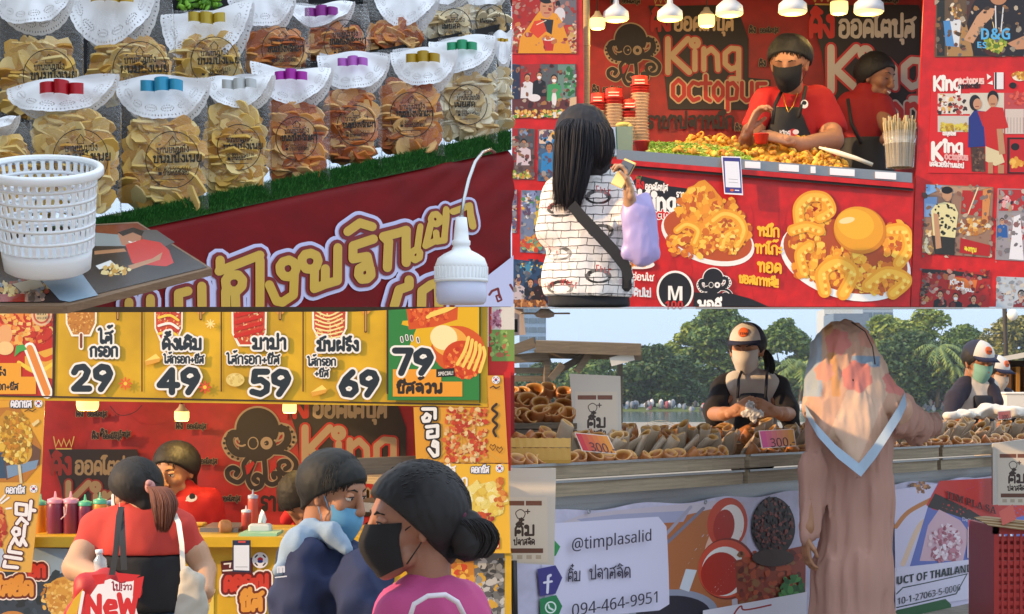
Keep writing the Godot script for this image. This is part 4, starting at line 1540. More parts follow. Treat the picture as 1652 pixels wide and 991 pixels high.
# poster: a thin sheet with a print; returns the canvas to draw on
func poster(label: String, pts: Array, o: Vector3, n: Vector3, hex: String, group := "") -> Array:
	var c = hit((pts[0] + pts[4]) / 2.0, maxf(pts[5], pts[7]), o, n)
	var t = thing("poster", label, "poster", c, group)
	board("sheet", pts, o + n * .004, n, .003, mat(hex, 0.45), t)
	var cv = canvas(o + n * .004, n)
	var lo = Vector2(1e6, 1e6)
	var hi = -lo
	for i in range(0, pts.size(), 2):
		lo = lo.min(Vector2(pts[i], pts[i + 1])); hi = hi.max(Vector2(pts[i], pts[i + 1]))
	cv.clip = Rect2(lo, hi - lo)
	if label.contains("photo"):
		var A = [L("3a2a24"), L("d8c8b0"), L("8a3a2c"), L("6a7480"), L("c08a50"), L("1e1a1c"), L("a8a090")]
		for i in int(hi.distance_to(lo) * .9):
			var q = Vector2(rng.randf_range(lo.x, hi.x), rng.randf_range(lo.y, hi.y))
			var rr = rng.randf_range(1.0, 4.5)
			cv.ell(q.x, q.y, rr * rng.randf_range(.4, 1.6), rr, L(hex).lerp(A[rng.randi() % A.size()], rng.randf_range(.2, .75)), rng.randf() * 3.0, 6, .3)
		cv.lay = 2.0
	return [t, cv]

func finish(pc: Array) -> void:
	obj("photo_print", pc[1].done(), vmat(0.4, "fine", 9.0), pc[0])

# simple printed figure used in photo prints: head at (x,y), k pixels per head
func figure(cv: Canvas, x: float, y: float, k: float, shirt: String, hair := "17110f", skin := "c99672", mask := "") -> void:
	cv.poly([x - 1.5 * k, y + 4.6 * k, x - 1.35 * k, y + 1.5 * k, x - .5 * k, y + 1.0 * k, x + .5 * k, y + 1.0 * k, x + 1.35 * k, y + 1.5 * k, x + 1.5 * k, y + 4.6 * k], shirt)
	cv.rect(x - .28 * k, y + .6 * k, x + .28 * k, y + 1.2 * k, skin)
	cv.ell(x, y + .05 * k, .66 * k, .82 * k, hair, 0, 14)
	cv.ell(x, y + .25 * k, .54 * k, .7 * k, skin, 0, 14)
	if mask: cv.ell(x, y + .55 * k, .42 * k, .34 * k, mask, 0, 10)
	else:
		cv.stroke([x - .18 * k, y + .62 * k, x + .18 * k, y + .62 * k], .1 * k, "8a4038")
	for s in [-1, 1]: cv.stroke([x + s * .12 * k, y + .16 * k, x + s * .34 * k, y + .14 * k], .09 * k, "1a1210")

var steel: StandardMaterial3D

func tr_structure() -> void:
	steel = mat("9a9c9d", 0.35, "fine", 8.0, 0.8)
	# thin deck seen edge-on, its posts outside the frame and behind the lower left stall
	var dk = thing("upper_deck", "thin grey steel deck carrying the octopus stall", "deck", P(1240, 495, 9.0))
	var m = MB.new()
	var y0 = func(d: float) -> float: return H + (HY - 496.2) * d / F
	var v = []
	for e in [-.006, 0.0]:
		for c in [[0.01, 8.28], [3.35, 8.28], [3.6, 9.5], [0.01, 9.5]]:
			v.append(Vector3(c[0], y0.call(c[1]) + e, -c[1]))
	m.hexa(v)
	obj("deck_plate", m.done(), mat("b9bcbd", 0.5, "fine", 5.0, 0.5), dk)
	for x in [[-.08, 9.0], [3.5, 9.0]]:
		m = MB.new()
		m.box(Vector3(x[0], .88, -x[1]), Vector3(.06, 1.76, .06))
		obj("deck_post", m.done(), steel, dk)
	m = MB.new()
	m.box(Vector3(1.7, y0.call(9.6) + .03, -9.62), Vector3(3.7, .05, .05))
	obj("deck_beam", m.done(), steel, dk)
	# plank floor for the vendors, roof sheet and back tarpaulin
	m = MB.new()
	m.box(Vector3(1.9, y0.call(10.1) + .02, -10.15), Vector3(1.6, .03, .5))
	obj("plank_floor", m.done(), mat("8a6a45", 0.8, "wood", 3.0), dk)
	var rf = thing("stall_roof", "dark red canvas roof of the octopus stall", "roof", Vector3(1.6, 3.72, -9.9))
	m = MB.new()
	m.box(Vector3(1.65, 3.74, -9.95), Vector3(3.7, .02, 1.7))
	obj("roof_sheet", m.done(), mat("5a0f10", 0.9), rf)
	for i in 3:
		m = MB.new()
		m.box(Vector3(1.65, 3.70, -9.3 - i * .5), Vector3(3.6, .04, .04))
		obj("roof_bar", m.done(), steel, rf)
	var tp = thing("back_tarpaulin", "dark red tarpaulin printed with octopus logos behind the upper vendors", "tarpaulin", P(1220, 480, 10.6))
	var sh = hang_sheet(900, -20, 1560, 495, 10.6, .007)
	obj("sheet", sh[0], mat("9c1a18", 0.55, "blot", 2.0), tp)
	var cv = canvas(P(1200, 200, 10.6))
	cv.disp = sh[1]
	cv.eps = .0003
	cv.lay = 3
	octopus(cv, 975, 38, .137, "1f1513", "a08767", "8e1a17")
	cv.lay += 6
	big_logo(cv, 1058, 49, 1.0, "b79a76", "a02018", "1f1513")
	cv.lay += 6
	big_logo(cv, 1315, 60, 1.28, "c2b6ac", "b82a22", "241a18")
	cv.word("ราชาปลาหมึก", 1044, 208, 20, 4.2, "1d1110", 0, .95)
	for p in [[1208, 54], [1224, 108], [1222, 0], [1400, 6], [955, 150], [985, 8], [1185, 212]]: small_mark(cv, p[0], p[1], 1.0)
	obj("printed_logo", cv.done(), vmat(0.55), tp)
	m = MB.new()
	m.tube([P(946, -20, 9.3), P(946.5, 90, 9.3), P(946, 260, 9.3), P(946, 495, 9.3)], 5.6 * 9.3 / F, 10)
	for yy in [74.0, 210.0, 330.0]: m.lathe([[5.6 * 9.3 / F, -.004], [6.6 * 9.3 / F, 0], [5.6 * 9.3 / F, .004]], Transform3D(Basis(), P(946.3, yy, 9.3)), 10, false)
	var bp = thing("bamboo_pole", "pale bamboo pole beside the red poster panel", "pole", P(946, 495, 9.3))
	obj("cane", m.done(), mat("d2b47c", 0.55, "wood", 5.0), bp)

func hang_lamp(px: float, py: float, d: float, w: float, kind: String, label: String, group: String) -> void:
	# py = lowest point; kind: shade (white bell) or bulb (glowing drum)
	var t = thing("hanging_lamp", label, "lamp", P(px, py, d), group)
	var s = d / F
	var o = P(px, py, d)
	var R = w / 2.0 * s
	var m = MB.new()
	var lit = glow("ffe08a", 1.25)
	if kind == "shade":
		m.lathe([[R * .2, R * 1.62], [R * .24, R * 1.3], [R * .6, R * 1.02], [R * .95, R * .7], [R * 1.0, R * .16], [R * .96, R * .15], [R * .9, R * .6], [R * .2, R * 1.15]], Transform3D(Basis(), o), 28, false)
		obj("shade", m.done(), mat("dfe3e6", 0.4), t)
		m = MB.new()
		m.lathe([[R * .95, R * .16], [R * .9, R * .06], [R * .7, 0], [0, 0]], Transform3D(Basis(), o), 24, true)
		obj("diffuser", m.done(), lit, t)
		m = MB.new()
		m.tube([o + Vector3(0, R * 1.6, 0), o + Vector3(0, R * 1.6 + .6, 0)], .004, 6)
		obj("cord", m.done(), mat("201c1a", 0.7), t)
	else:
		m.lathe([[R * .3, R * 2.3], [R * .45, R * 1.9], [R * .98, R * 1.4], [R * .98, R * 1.32]], Transform3D(Basis(), o), 24, true)
		obj("cap", m.done(), mat("a99a80", 0.5), t)
		m = MB.new()
		m.lathe([[R * .98, R * 1.32], [R, R * .5], [R * .9, R * .1], [R * .7, 0], [0, 0]], Transform3D(Basis(), o), 24, true)
		obj("diffuser", m.done(), lit, t)
		m = MB.new()
		m.tube([o + Vector3(0, R * 2.2, 0), o + Vector3(0, R * 2.2 + .6, 0)], .004, 6)
		obj("cord", m.done(), mat("201c1a", 0.7), t)
	var l = OmniLight3D.new()
	l.name = "lamp_light"
	l.light_color = Color(1.0, .84, .5)
	l.light_energy = .11
	l.light_size = R * .8
	l.omni_range = 6.0
	l.omni_attenuation = 2.0
	l.shadow_enabled = true
	t.add_child(l)
	l.position = Vector3(0, -.02, 0)

var RP_O: Vector3
func tr_set() -> void:
	var d = 9.15
	var o = P(880, 250, d)
	var n = Vector3(0, 0, 1)
	var red = mat("cf1513", 0.4, "blot", 2.0)
	# ---- left poster panel
	var lp = thing("poster_wall", "red panel covered in photo posters beside the bamboo pole", "panel", P(880, 495, d))
	board("panel_sheet", [826, -8, 939, -8, 942, 120, 941, 260, 946, 300, 1040, 300, 1040, 495, 826, 495], o, n, .02, red, lp)
	var pc = poster("photo poster of a person in an orange jacket eating from a cup", [826, -8, 930, -8, 930, 86, 826, 87], o, n, "b3332c")
	var c: Canvas = pc[1]
	c.rect(826, -8, 895, 50, "a81f1c"); c.rect(895, -8, 930, 40, "6e6a72")
	c.specks(840, 60, 20, 22, 50, ["d8a878", "b5463a", "e8cdb0", "8a5a40", "c98048"], 2, 5)
	c.specks(925, 62, 10, 24, 36, ["d8a878", "c9a25a", "e8cdb0", "8a5a40"], 2, 5)
	c.ell(903, 24, 9, 12, "d6d2d8"); c.ell(900, 6, 4, 5, "221c1c")
	c.poly([836, 86, 839, 62, 853, 42, 864, 26, 872, 16, 898, 22, 906, 34, 914, 56, 922, 86], "e39a22")
	c.poly([872, 30, 893, 32, 890, 56, 880, 50], "2a2830")
	c.poly([854, 50, 862, 34, 876, 32, 882, 50, 868, 62], "d9431e")
	c.ell(882, 12, 11, 17, "c98d68"); c.ell(882, -2, 12, 8, "1a1413")
	c.stroke([876, 10, 880, 10], 1.4, "1a1413"); c.stroke([886, 10, 890, 10], 1.4, "1a1413"); c.stroke([878, 21, 886, 21], 1.8, "a8443a")
	c.poly([875, 63, 895, 63, 892, 82, 879, 82], "c02a26"); c.ell(885, 63, 10, 3, "e8e0d8"); c.specks(885, 60, 8, 3, 9, ["d8852c", "c46a20"], 2, 3)
	c.stroke([881, 33, 866, 40], 1.3, "efe0c0")
	finish(pc)
	pc = poster("photo poster of three people, one in a green jacket", [826, 104, 929, 103, 930, 188, 826, 191], o, n, "5a2a2c")
	c = pc[1]
	c.rect(826, 104, 838, 160, "2a3350"); c.rect(840, 104, 872, 150, "a02824"); c.rect(872, 104, 900, 150, "565c60"); c.rect(900, 104, 928, 160, "6a8a7e")
	c.specks(920, 130, 9, 22, 40, ["3f8a4c", "6fb07c", "b8c8c4", "2f6a3c"], 2, 5)
	figure(c, 851, 124, 7.5, "dcdce0"); figure(c, 870, 121, 7.5, "1c1b20", "17110f", "c99672", "eceef0"); figure(c, 894, 126, 8, "3f9c5c", "17110f", "c99672", "eceef0")
	c.ell(862, 158, 10, 6, "e6e2e4"); c.ell(894, 160, 4, 12, "e8e4e2")
	c.specks(878, 184, 48, 6, 110, ["5c9a3c", "d88a3a", "b8642a", "e8c060", "3f7a2c", "e0e0d8"], 2, 4, true)
	c.poly([920, 158, 936, 156, 936, 178, 918, 178], "d8b890")
	finish(pc)
	pc = poster("tall photo poster of a cook in a pale shirt", [826, 207, 863, 208, 861, 290, 826, 289], o, n, "5f4a48")
	c = pc[1]
	c.rect(826, 208, 836, 262, "a0201e"); c.rect(838, 208, 860, 240, "4a4e56"); c.ell(845, 214, 7, 6, "7a94b8")
	figure(c, 845, 230, 8, "d4c4cc", "1a1413", "b5805c"); c.specks(842, 282, 15, 6, 40, ["c8b040", "8aa83c", "d88a3a", "e8d8a0"], 2, 3, true)
	finish(pc)
	pc = poster("tall photo poster of a person in a bright blue shirt", [869, 209, 912, 209, 910, 293, 867, 292], o, n, "3f5a78")
	c = pc[1]
	c.rect(870, 210, 911, 232, "e0c8b0"); c.specks(890, 222, 20, 10, 30, ["3a88c8", "1c2830", "d8d8d0", "e0a840"], 2, 5)
	figure(c, 886, 236, 9, "2f86c4", "1c1413", "b87c54")
	finish(pc)
	pc = poster("narrow photo poster at the edge of the red panel", [826, 306, 834, 306, 833, 376, 826, 375], o, n, "4a6a9a")
	c = pc[1]
	c.specks(829, 340, 4, 32, 30, ["d8b04c", "3a5a8a", "b84a3a", "e8e0d0"], 1, 3)
	finish(pc)
	pc = poster("photo poster of a person in a yellow shirt at a food stall", [841, 307, 905, 308, 905, 410, 839, 407], o, n, "6a7a98")
	c = pc[1]
	c.specks(858, 330, 16, 22, 60, ["8a9ac8", "d8dce8", "4a8a5a", "e0b048", "5a4a6a"], 2, 6)
	figure(c, 874, 330, 8.5, "d8b838", "1c1413", "c08c64")
	c.specks(860, 392, 20, 13, 90, ["d89a48", "e8c070", "b8743a", "5aa88a", "c84a38"], 2, 5)
	finish(pc)
	pc = poster("photo poster of visitors in front of a blue wall", [826, 418, 883, 424, 884, 496, 826, 496], o, n, "23456a")
	c = pc[1]
	c.ell(852, 436, 8, 10, "3f8ab0"); c.specks(852, 432, 22, 8, 14, ["e8d060", "2a6a9a", "58a8c8"], 2, 4)
	figure(c, 836, 452, 8, "c8bcc4"); figure(c, 856, 455, 7.5, "1c2430"); figure(c, 872, 452, 8, "2a1c20")
	c.specks(852, 490, 28, 5, 70, ["a86a3a", "d89a58", "7a4a2c"], 2, 4, true)
	finish(pc)
	# ---- right poster panel
	var rp = thing("poster_wall", "red panel covered in photo posters beside the skewer cup", "panel", P(1570, 495, d))
	board("panel_sheet", [1491, -8, 1700, -8, 1700, 495, 1470, 495, 1478, 280], o, n, .02, red, rp)
	pc = poster("photo poster of a person in a dark lettered shirt holding food", [1511, -8, 1700, -8, 1700, 90, 1508, 92], o, n, "5a4632")
	c = pc[1]
	c.rect(1512, -8, 1524, 90, "262220"); c.rect(1528, 40, 1570, 91, "a8814e"); c.rect(1560, -8, 1600, 40, "4a2c22")
	c.specks(1540, 40, 14, 34, 60, ["b8843c", "d8a858", "e8d8c0", "7a3a2a", "8a6a40"], 2, 5)
	c.poly([1522, 34, 1551, 31, 1547, 76, 1526, 74], "4f8cc8"); c.poly([1533, 34, 1551, 31, 1547, 76, 1540, 74], "d8dce0")
	c.poly([1571, 90, 1560, 40, 1568, 10, 1578, -8, 1640, -8, 1700, 30, 1700, 90], "1d1c1f")
	c.ell(1611, -4, 14, 12, "b5805c")
	c.poly([1555, 64, 1576, 26, 1590, 12, 1606, 14, 1602, 26, 1588, 40, 1570, 70], "c89874")
	c.poly([1625, 70, 1652, 58, 1700, 58, 1700, 76, 1640, 80], "c08c68")
	c.stroke([1606, 10, 1607, 48], 2, "d8dce0"); c.stroke([1619, 10, 1615, 52], 2, "d8dce0"); c.stroke([1600, 28, 1604, 46], 1.4, "e0c890")
	c.ell(1605, 80, 17, 11, "4a2018"); c.specks(1606, 72, 17, 12, 60, ["8aa02c", "b8b83c", "d8c860", "5c7a20"], 2, 5)
	finish(pc)
	text("D&G", pc[0], mat("4fa3d8", 0.5), P(1583, 58, d - .004 - c.top() - .001), P(1630, 58, d - .004 - c.top() - .001), Vector3.UP, 18 * d / F)
	text("ES", pc[0], mat("4fa3d8", 0.5), P(1577, 74, d - .004 - c.top() - .001), P(1592, 75, d - .004 - c.top() - .001), Vector3.UP, 10 * d / F)
	pc = poster("large menu poster of a couple posing, with octopus stall lettering", [1504, 115, 1700, 116, 1700, 281, 1497, 279], o, n, "c4161a")
	c = pc[1]
	c.rect(1513, 151, 1565, 184, "d8cfc2"); c.rect(1513, 187, 1565, 213, "c8c4bc"); c.rect(1565, 150, 1652, 215, "cfc8b8"); c.rect(1620, 150, 1700, 217, "b8484a")
	c.specks(1525, 168, 10, 15, 40, ["3a2a28", "a83a30", "d8a858", "e8e0d8"], 2, 4, true); c.specks(1548, 168, 10, 15, 40, ["3a2a28", "a83a30", "d8d0c8"], 2, 4, true)
	c.specks(1540, 206, 22, 6, 60, ["c8a82c", "d8c850", "a88420"], 2, 4, true)
	c.specks(1640, 160, 12, 10, 30, ["b8322a", "d85a48", "8a2018"], 2, 4, true); c.rect(1622, 176, 1652, 216, "cfc0b8")
	for k in 6: c.stroke([1626 + k * 5, 190, 1626 + k * 5, 214], .8, "8a7a74")
	c.rect(1625, 222, 1700, 280, "2a1414"); c.rect(1629, 225, 1700, 278, "b81a18"); c.ell(1638, 237, 7, 6, "1c1413"); c.specks(1640, 262, 10, 8, 30, ["d89a30", "e8b850"], 2, 5)
	# the couple
	c.poly([1566, 238, 1588, 238, 1590, 277, 1568, 277], "4a2f26"); c.specks(1578, 258, 10, 18, 40, ["6a4a3a", "3a221c", "7a5a48"], 1.5, 3, true)
	c.poly([1562, 238, 1563, 190, 1572, 178, 1590, 180, 1595, 236], "26307e"); c.poly([1577, 180, 1590, 180, 1594, 206, 1586, 204], "b8201c")
	c.poly([1590, 236, 1586, 184, 1600, 172, 1618, 174, 1627, 206, 1618, 208, 1616, 244, 1596, 238], "c21e1c")
	c.poly([1590, 236, 1616, 246, 1621, 262, 1606, 268, 1590, 260], "d6c69e"); c.rect(1594, 262, 1602, 280, "b5805c"); c.rect(1610, 266, 1620, 280, "b5805c")
	c.poly([1608, 208, 1618, 208, 1622, 248, 1612, 250], "b88a66")
	c.ell(1573, 166, 9, 13, "1a1318"); c.ell(1577, 168, 7, 9, "c49070"); c.ell(1602, 158, 9, 12, "1a1413"); c.ell(1602, 163, 7.5, 10, "c08a66"); c.stroke([1599, 168, 1605, 168], 1.4, "5a2a22"); c.stroke([1574, 172, 1579, 172], 1.4, "8a3a30")
	c.word("King", 1506, 146, 22, 4.6, "f2ece6", -.03, .8); c.word("Octopus", 1546, 136, 11, 2.6, "f2c8c0", -.03, .85); c.word("ราชาปลาหมึก", 1546, 143, 6, 1.5, "241414", -.03, .8)
	c.word("K", 1503, 257, 26, 6.5, "f2ece6", .03, .9); c.word("ing", 1523, 245, 19, 4.6, "f2ece6", .03, .95); c.word("Octopus", 1524, 257, 10, 2.6, "eaa8a4", .04, .85)
	c.word("เดลิเวอรี่ผ่านแอป", 1500, 268, 6.5, 1.7, "f0e8e4", .06, .9); c.word("เมนูอร่อย", 1521, 218, 5, 1.4, "f0e8e4", .03, .8)
	c.poly([1592, 119, 1599, 124, 1593, 129], "f2ece6"); c.poly([1593, 135, 1601, 130, 1602, 137], "f2ece6"); c.rect(1604, 117, 1619, 144, "e6e2e4"); c.rect(1605, 117, 1608, 144, "2a2424")
	c.ell(1645, 124, 12, 7, "e8dcc8"); c.specks(1645, 122, 11, 6, 24, ["d8a030", "e8c058", "b87820"], 2, 4); c.ell(1634, 138, 6, 5, "1c1413")
	finish(pc)
	pc = poster("photo poster of a man in a patterned short-sleeved shirt", [1494, 297, 1603, 302, 1598, 416, 1488, 408], o, n, "8a6a58")
	c = pc[1]
	c.poly([1494, 298, 1530, 300, 1494, 316], "7aa6d8"); c.rect(1491, 318, 1512, 350, "7a9ac8"); c.poly([1520, 300, 1596, 303, 1560, 312, 1515, 312], "b89478"); c.poly([1553, 307, 1590, 308, 1588, 350, 1550, 345], "b2221e")
	c.poly([1586, 306, 1600, 303, 1594, 360, 1584, 356], "d28a4c")
	c.specks(1570, 366, 26, 14, 90, ["d89a40", "e8c070", "b87430", "8a4a20", "d8d0b8"], 2, 5); c.specks(1498, 390, 8, 18, 40, ["c8a060", "8a6a4a", "e8d8b0"], 2, 5)
	c.poly([1550, 384, 1598, 396, 1597, 414, 1548, 408], "b01a18"); c.word("ลงทุน", 1556, 404, 6, 1.6, "e8d838", .15)
	c.poly([1506, 380, 1502, 340, 1510, 330, 1524, 326, 1540, 330, 1546, 344, 1541, 384], "e0d6a0"); c.specks(1524, 354, 16, 24, 34, ["26261f", "3a3830", "14140f"], 1.6, 3.4, true)
	c.ell(1528, 314, 8, 11, "c0906c"); c.ell(1528, 307, 9, 6, "1a1413"); c.poly([1503, 380, 1541, 384, 1540, 412, 1508, 410], "2c2a26"); c.poly([1506, 344, 1514, 346, 1519, 400, 1510, 402], "c0906c")
	c.stroke([1578, 303, 1562, 345], 2.0, "ead8b0")
	finish(pc)
	pc = poster("narrow photo poster with a white dress and a blue shirt", [1610, 304, 1700, 306, 1700, 424, 1606, 419], o, n, "8a8488")
	c = pc[1]
	c.rect(1612, 306, 1700, 340, "b22a2a"); c.specks(1626, 326, 14, 10, 30, ["2a2438", "d8c8c8", "e0a0a0"], 2, 4); c.rect(1610, 344, 1660, 400, "9a9298"); c.specks(1640, 370, 16, 20, 30, ["c8c4c8", "a83430", "6a6468"], 2, 5)
	figure(c, 1617, 356, 6, "2a5aa0"); c.poly([1636, 350, 1646, 346, 1652, 420, 1628, 418], "e4e2e8")
	finish(pc)
	pc = poster("photo poster of three people under a King Octopus sign", [1488, 433, 1598, 440, 1596, 496, 1484, 496], o, n, "a01c1a")
	c = pc[1]
	c.poly([1488, 434, 1540, 437, 1596, 446, 1596, 450, 1488, 440], "2a2426"); c.poly([1534, 446, 1577, 452, 1573, 472, 1530, 466], "d8702c"); c.word("King", 1533, 459, 9, 2.0, "f2ece6", .12); c.word("Octopus", 1542, 468, 6.5, 1.6, "f2ece6", .12)
	c.specks(1492, 470, 6, 20, 30, ["3a2a24", "b8844c", "6a5a50"], 2, 5)
	for e in [[1517, 474, "1e1e1e"], [1542, 478, "1c1c22"], [1571, 482, "2a2a2c"]]: figure(c, e[0], e[1], 7.5, e[2], "17110f", "c99672", "e8e6e2" if e[0] == 1542 else "")
	finish(pc)
	pc = poster("pale grey photo poster with a person at its lower edge", [1609, 446, 1700, 450, 1700, 496, 1607, 496], o, n, "a8b0b8")
	c = pc[1]
	c.stroke([1610, 473, 1626, 475], 2, "2a2a2c"); figure(c, 1648, 474, 9, "7a2a30")
	finish(pc)
	# ---- counter with its printed front
	var ct = thing("food_counter", "red stall counter printed with octopus dishes, steel tray rim on top", "counter", P(1240, 495, 9.2))
	var cd = 9.12
	var co = P(1200, 400, cd)
	board("front_board", [985, 262, 1474, 302, 1468, 495, 985, 495], co, n, .03, red, ct)
	var rail = func(x0: float, ya: float, x1: float, yb2: float, h: float, d0: float, d1: float, mm: Material, nm: String):
		var q = MB.new()
		q.hexa([P(x0, ya + h, d0), P(x1, yb2 + h, d0), P(x1, yb2 + h, d1), P(x0, ya + h, d1), P(x0, ya, d0), P(x1, yb2, d0), P(x1, yb2, d1), P(x0, ya, d1)])
		obj(nm, q.done(), mm, ct)
	rail.call(985, 256, 1474, 296, 8, 9.08, 9.1, red, "top_rail")
	rail.call(985, 264.5, 1474, 304.5, 4, 9.09, 9.11, mat("241614", 0.6), "rail_groove")
	rail.call(995, 241, 1472, 279, 16, 9.11, 9.14, steel, "tray_rim")
	rail.call(995, 258, 1472, 297, 4, 9.15, 9.95, steel, "tray_floor")
	for e in [[1202, 1227], [1257, 1289], [1308, 1316], [1339, 1379], [1412, 1446]]:
		rail.call(e[0], 243 + (e[0] - 995) * .08 + .5, e[1], 243 + (e[1] - 995) * .08, 11, 9.1, 9.109, mat("e6e6ea", 0.6), "price_tag")
	c = canvas(co)
	c.clip = Rect2(985, 262, 486, 233)
	c.lay = 4
	# wood-grain rings printed faintly
	for i in 26:
		var x = rng.randf_range(1000, 1450)
		var y = rng.randf_range(300, 480)
		c.stroke([x, y, x + rng.randf_range(-6, 6), y + 20, x + rng.randf_range(-10, 10), y + 46], 1.0, "b01210", true)
	# logo
	c.lay += 2
	c.poly([1022, 292, 1030, 283, 1070, 292, 1076, 300, 1108, 304, 1114, 330, 1108, 361, 1050, 352, 1022, 338], "1c1413")
	crown(c, 1026, 284, .22, "a0a040")
	c.word("คิง", 1026, 304, 11, 2.6, "c8201c", .05, .8); c.word("ออคโตปุส", 1041, 306, 8.5, 1.8, "f2ece6", .05, .8)
	c.word("K", 1030, 338, 30, 7, "f2ece6", .05, .8); c.word("ing", 1053, 338, 27, 5.5, "f2ece6", .06, .82); c.word("ราชา", 1091, 318, 8, 1.8, "f2ece6", .05); c.word("ปลา", 1092, 331, 8, 1.8, "f2ece6", .05); c.word("หมึก", 1091, 343, 8, 1.8, "f2ece6", .05)
	for l in [[5.2, "f2ece6"], [2.8, "c8201c"]]: c.word("Octopus", 1050, 352, 15, l[0], l[1], .06, .8)
	# fried octopus bowl
	c.lay += 2
	var FR = ["d98a20", "e8a830", "c8681a", "f0c04a", "b8541a", "e89428"]
	c.ell(1142, 383, 78, 42, "e8e2dc", .32, 40); c.ell(1142, 379, 74, 38, "b04a18", .32, 40)
	c.ell(1132, 340, 34, 46, "e0941f", .1, 24, .12); c.specks(1130, 345, 36, 42, 150, FR, 3, 8); c.specks(1170, 375, 40, 30, 130, FR, 3, 8); c.specks(1118, 392, 42, 24, 110, FR, 3, 7)
	c.specks(1175, 345, 26, 22, 60, FR, 3, 7)
	for e in [[[1150, 356, 1168, 345, 1190, 352, 1200, 372, 1190, 395], 14], [[1165, 400, 1172, 380, 1190, 372], 12], [[1092, 372, 1108, 362, 1126, 372, 1120, 392], 12]]:
		c.stroke(e[0], e[1], "e39a24", true); c.stroke(e[0], e[1] * .4, "f0c050", true)
	c.specks(1178, 392, 26, 18, 40, ["f0b840", "d98420", "f6d070"], 2, 4)
	# egg bowl
	c.lay += 2
	c.ell(1364, 420, 108, 62, "ece6e0", .28, 44); c.ell(1364, 414, 103, 56, "a8451a", .28, 44)
	c.specks(1315, 340, 30, 26, 90, FR, 3, 8); c.specks(1302, 385, 28, 36, 120, FR, 3, 8); c.specks(1340, 430, 60, 30, 200, FR, 3, 8); c.specks(1420, 450, 46, 26, 140, FR, 3, 8); c.specks(1446, 390, 22, 34, 90, FR, 3, 8)
	for e in [[[1290, 365, 1288, 335, 1305, 318, 1330, 320, 1340, 340, 1322, 352], 18], [[1278, 372, 1300, 366, 1322, 372], 18], [[1435, 372, 1458, 372, 1465, 400, 1450, 425], 20], [[1330, 470, 1326, 440, 1350, 424, 1375, 440, 1360, 474], 22], [[1400, 460, 1430, 440, 1462, 452, 1440, 474], 20], [[1296, 440, 1290, 410, 1306, 396], 18]]:
		c.stroke(e[0], e[1], "e59a26", true); c.stroke(e[0], e[1] * .55, "eeb23c", true)
		for i in range(0, e[0].size() - 2, 2):
			for k in 5: c.ell(lerpf(e[0][i], e[0][i + 2], k / 5.0) + 3, lerpf(e[0][i + 1], e[0][i + 3], k / 5.0) + 3, 3.0, 3.0, ["f4cc60", "d98a20"][k % 2], 0, 8)
	c.ell(1387, 372, 43, 38, "c87a18", .25, 32); c.ell(1385, 369, 40, 35, "dc961f", .25, 32); c.ell(1380, 362, 30, 24, "e6a828", .25, 28); c.ell(1366, 356, 13, 5, "e9cf94", -.2, 16)
	# lettering
	c.word("หมึก", 1222, 380, 14, 3.4, "f0b428", .08, 1.0); c.word("ทาโก๊ะ", 1218, 408, 14, 3.4, "f0b428", .08, 1.0); c.word("ทอด", 1222, 438, 15, 3.6, "f0b428", .08, 1.05); c.word("ซอสเกาหลี!!", 1192, 456, 12, 3.0, "f0b428", .12, .82)
	c.ell(1089, 470, 30, 33, "ece6e2", 0, 32); c.ell(1089, 470, 26.5, 29.5, "1c1413", 0, 32)
	octopus(c, 1124, 433, .085, "1c1413", "e8e0da", "b01512")
	c.poly([1120, 472, 1180, 474, 1210, 482, 1240, 496, 1118, 496], "1c1413"); c.word("พอดี", 1126, 500, 15, 3.6, "f2ece6", .05, 1.0)
	c.ell(1020, 424, 36, 10, "e8e2dc", .1, 30); c.specks(1024, 420, 26, 10, 50, FR, 3, 6); c.word("อ่อนไซ", 1020, 452, 9, 1.8, "f2ece6", .05); c.word("ดิปไข่", 1022, 478, 10, 2.2, "cfd8e0", .05)
	obj("printed_menu", c.done(), vmat(0.35), ct)
	text("M", ct, mat("ece6e2", 0.5), P(1078, 477, cd - c.top() - .001), P(1101, 478, cd - c.top() - .001), Vector3.UP, 23 * cd / F)
	text("100", ct, mat("c8201c", 0.5), P(1073, 495, cd - c.top() - .001), P(1102, 495, cd - c.top() - .001), Vector3.UP, 14 * cd / F)
	# payment card (code left blank)
	var qc = thing("payment_card", "purple and white payment card clipped to the octopus counter", "sign", P(1182, 315, 9.06))
	board("card", [1164, 252, 1195, 253, 1199, 315, 1169, 313], P(1180, 280, 9.05), n, .006, mat("e8e6ee", 0.4), qc)
	c = canvas(P(1180, 280, 9.05))
	c.poly([1166, 254, 1194, 255, 1197, 312, 1170, 311], "3a3680"); c.poly([1169, 260, 1192, 261, 1195, 303, 1171, 302], "dfe0e8"); c.ell(1181, 307, 3, 2, "d86a2a"); c.stroke([1186, 307, 1192, 307.5], 1.6, "e8e6ee"); c.stroke([1176, 289, 1190, 290], .8, "9a9aa4"); c.stroke([1176, 294, 1190, 295], .8, "9a9aa4")
	obj("print", c.done(), vmat(0.4), qc)
	tr_food()
	tr_people()
	var G = "lamps over the octopus stall"
	for e in [[964, 47, 9.7, 25, "bulb"], [994, 34, 9.35, 42, "shade"], [1081, 33, 9.35, 42, "shade"], [1140, 43, 9.8, 27, "bulb"], [1177, 26, 9.35, 45, "shade"], [1279, 23, 9.35, 47, "shade"], [1354, 23, 9.8, 29, "bulb"], [1402, 23, 9.35, 49, "shade"]]:
		hang_lamp(e[0], e[1], e[2], e[3], e[4], "white bell-shaped lamp glowing over the octopus stall" if e[4] == "shade" else "glowing yellow drum bulb behind the white lamps", G if e[4] == "shade" else "bulbs behind the white lamps")

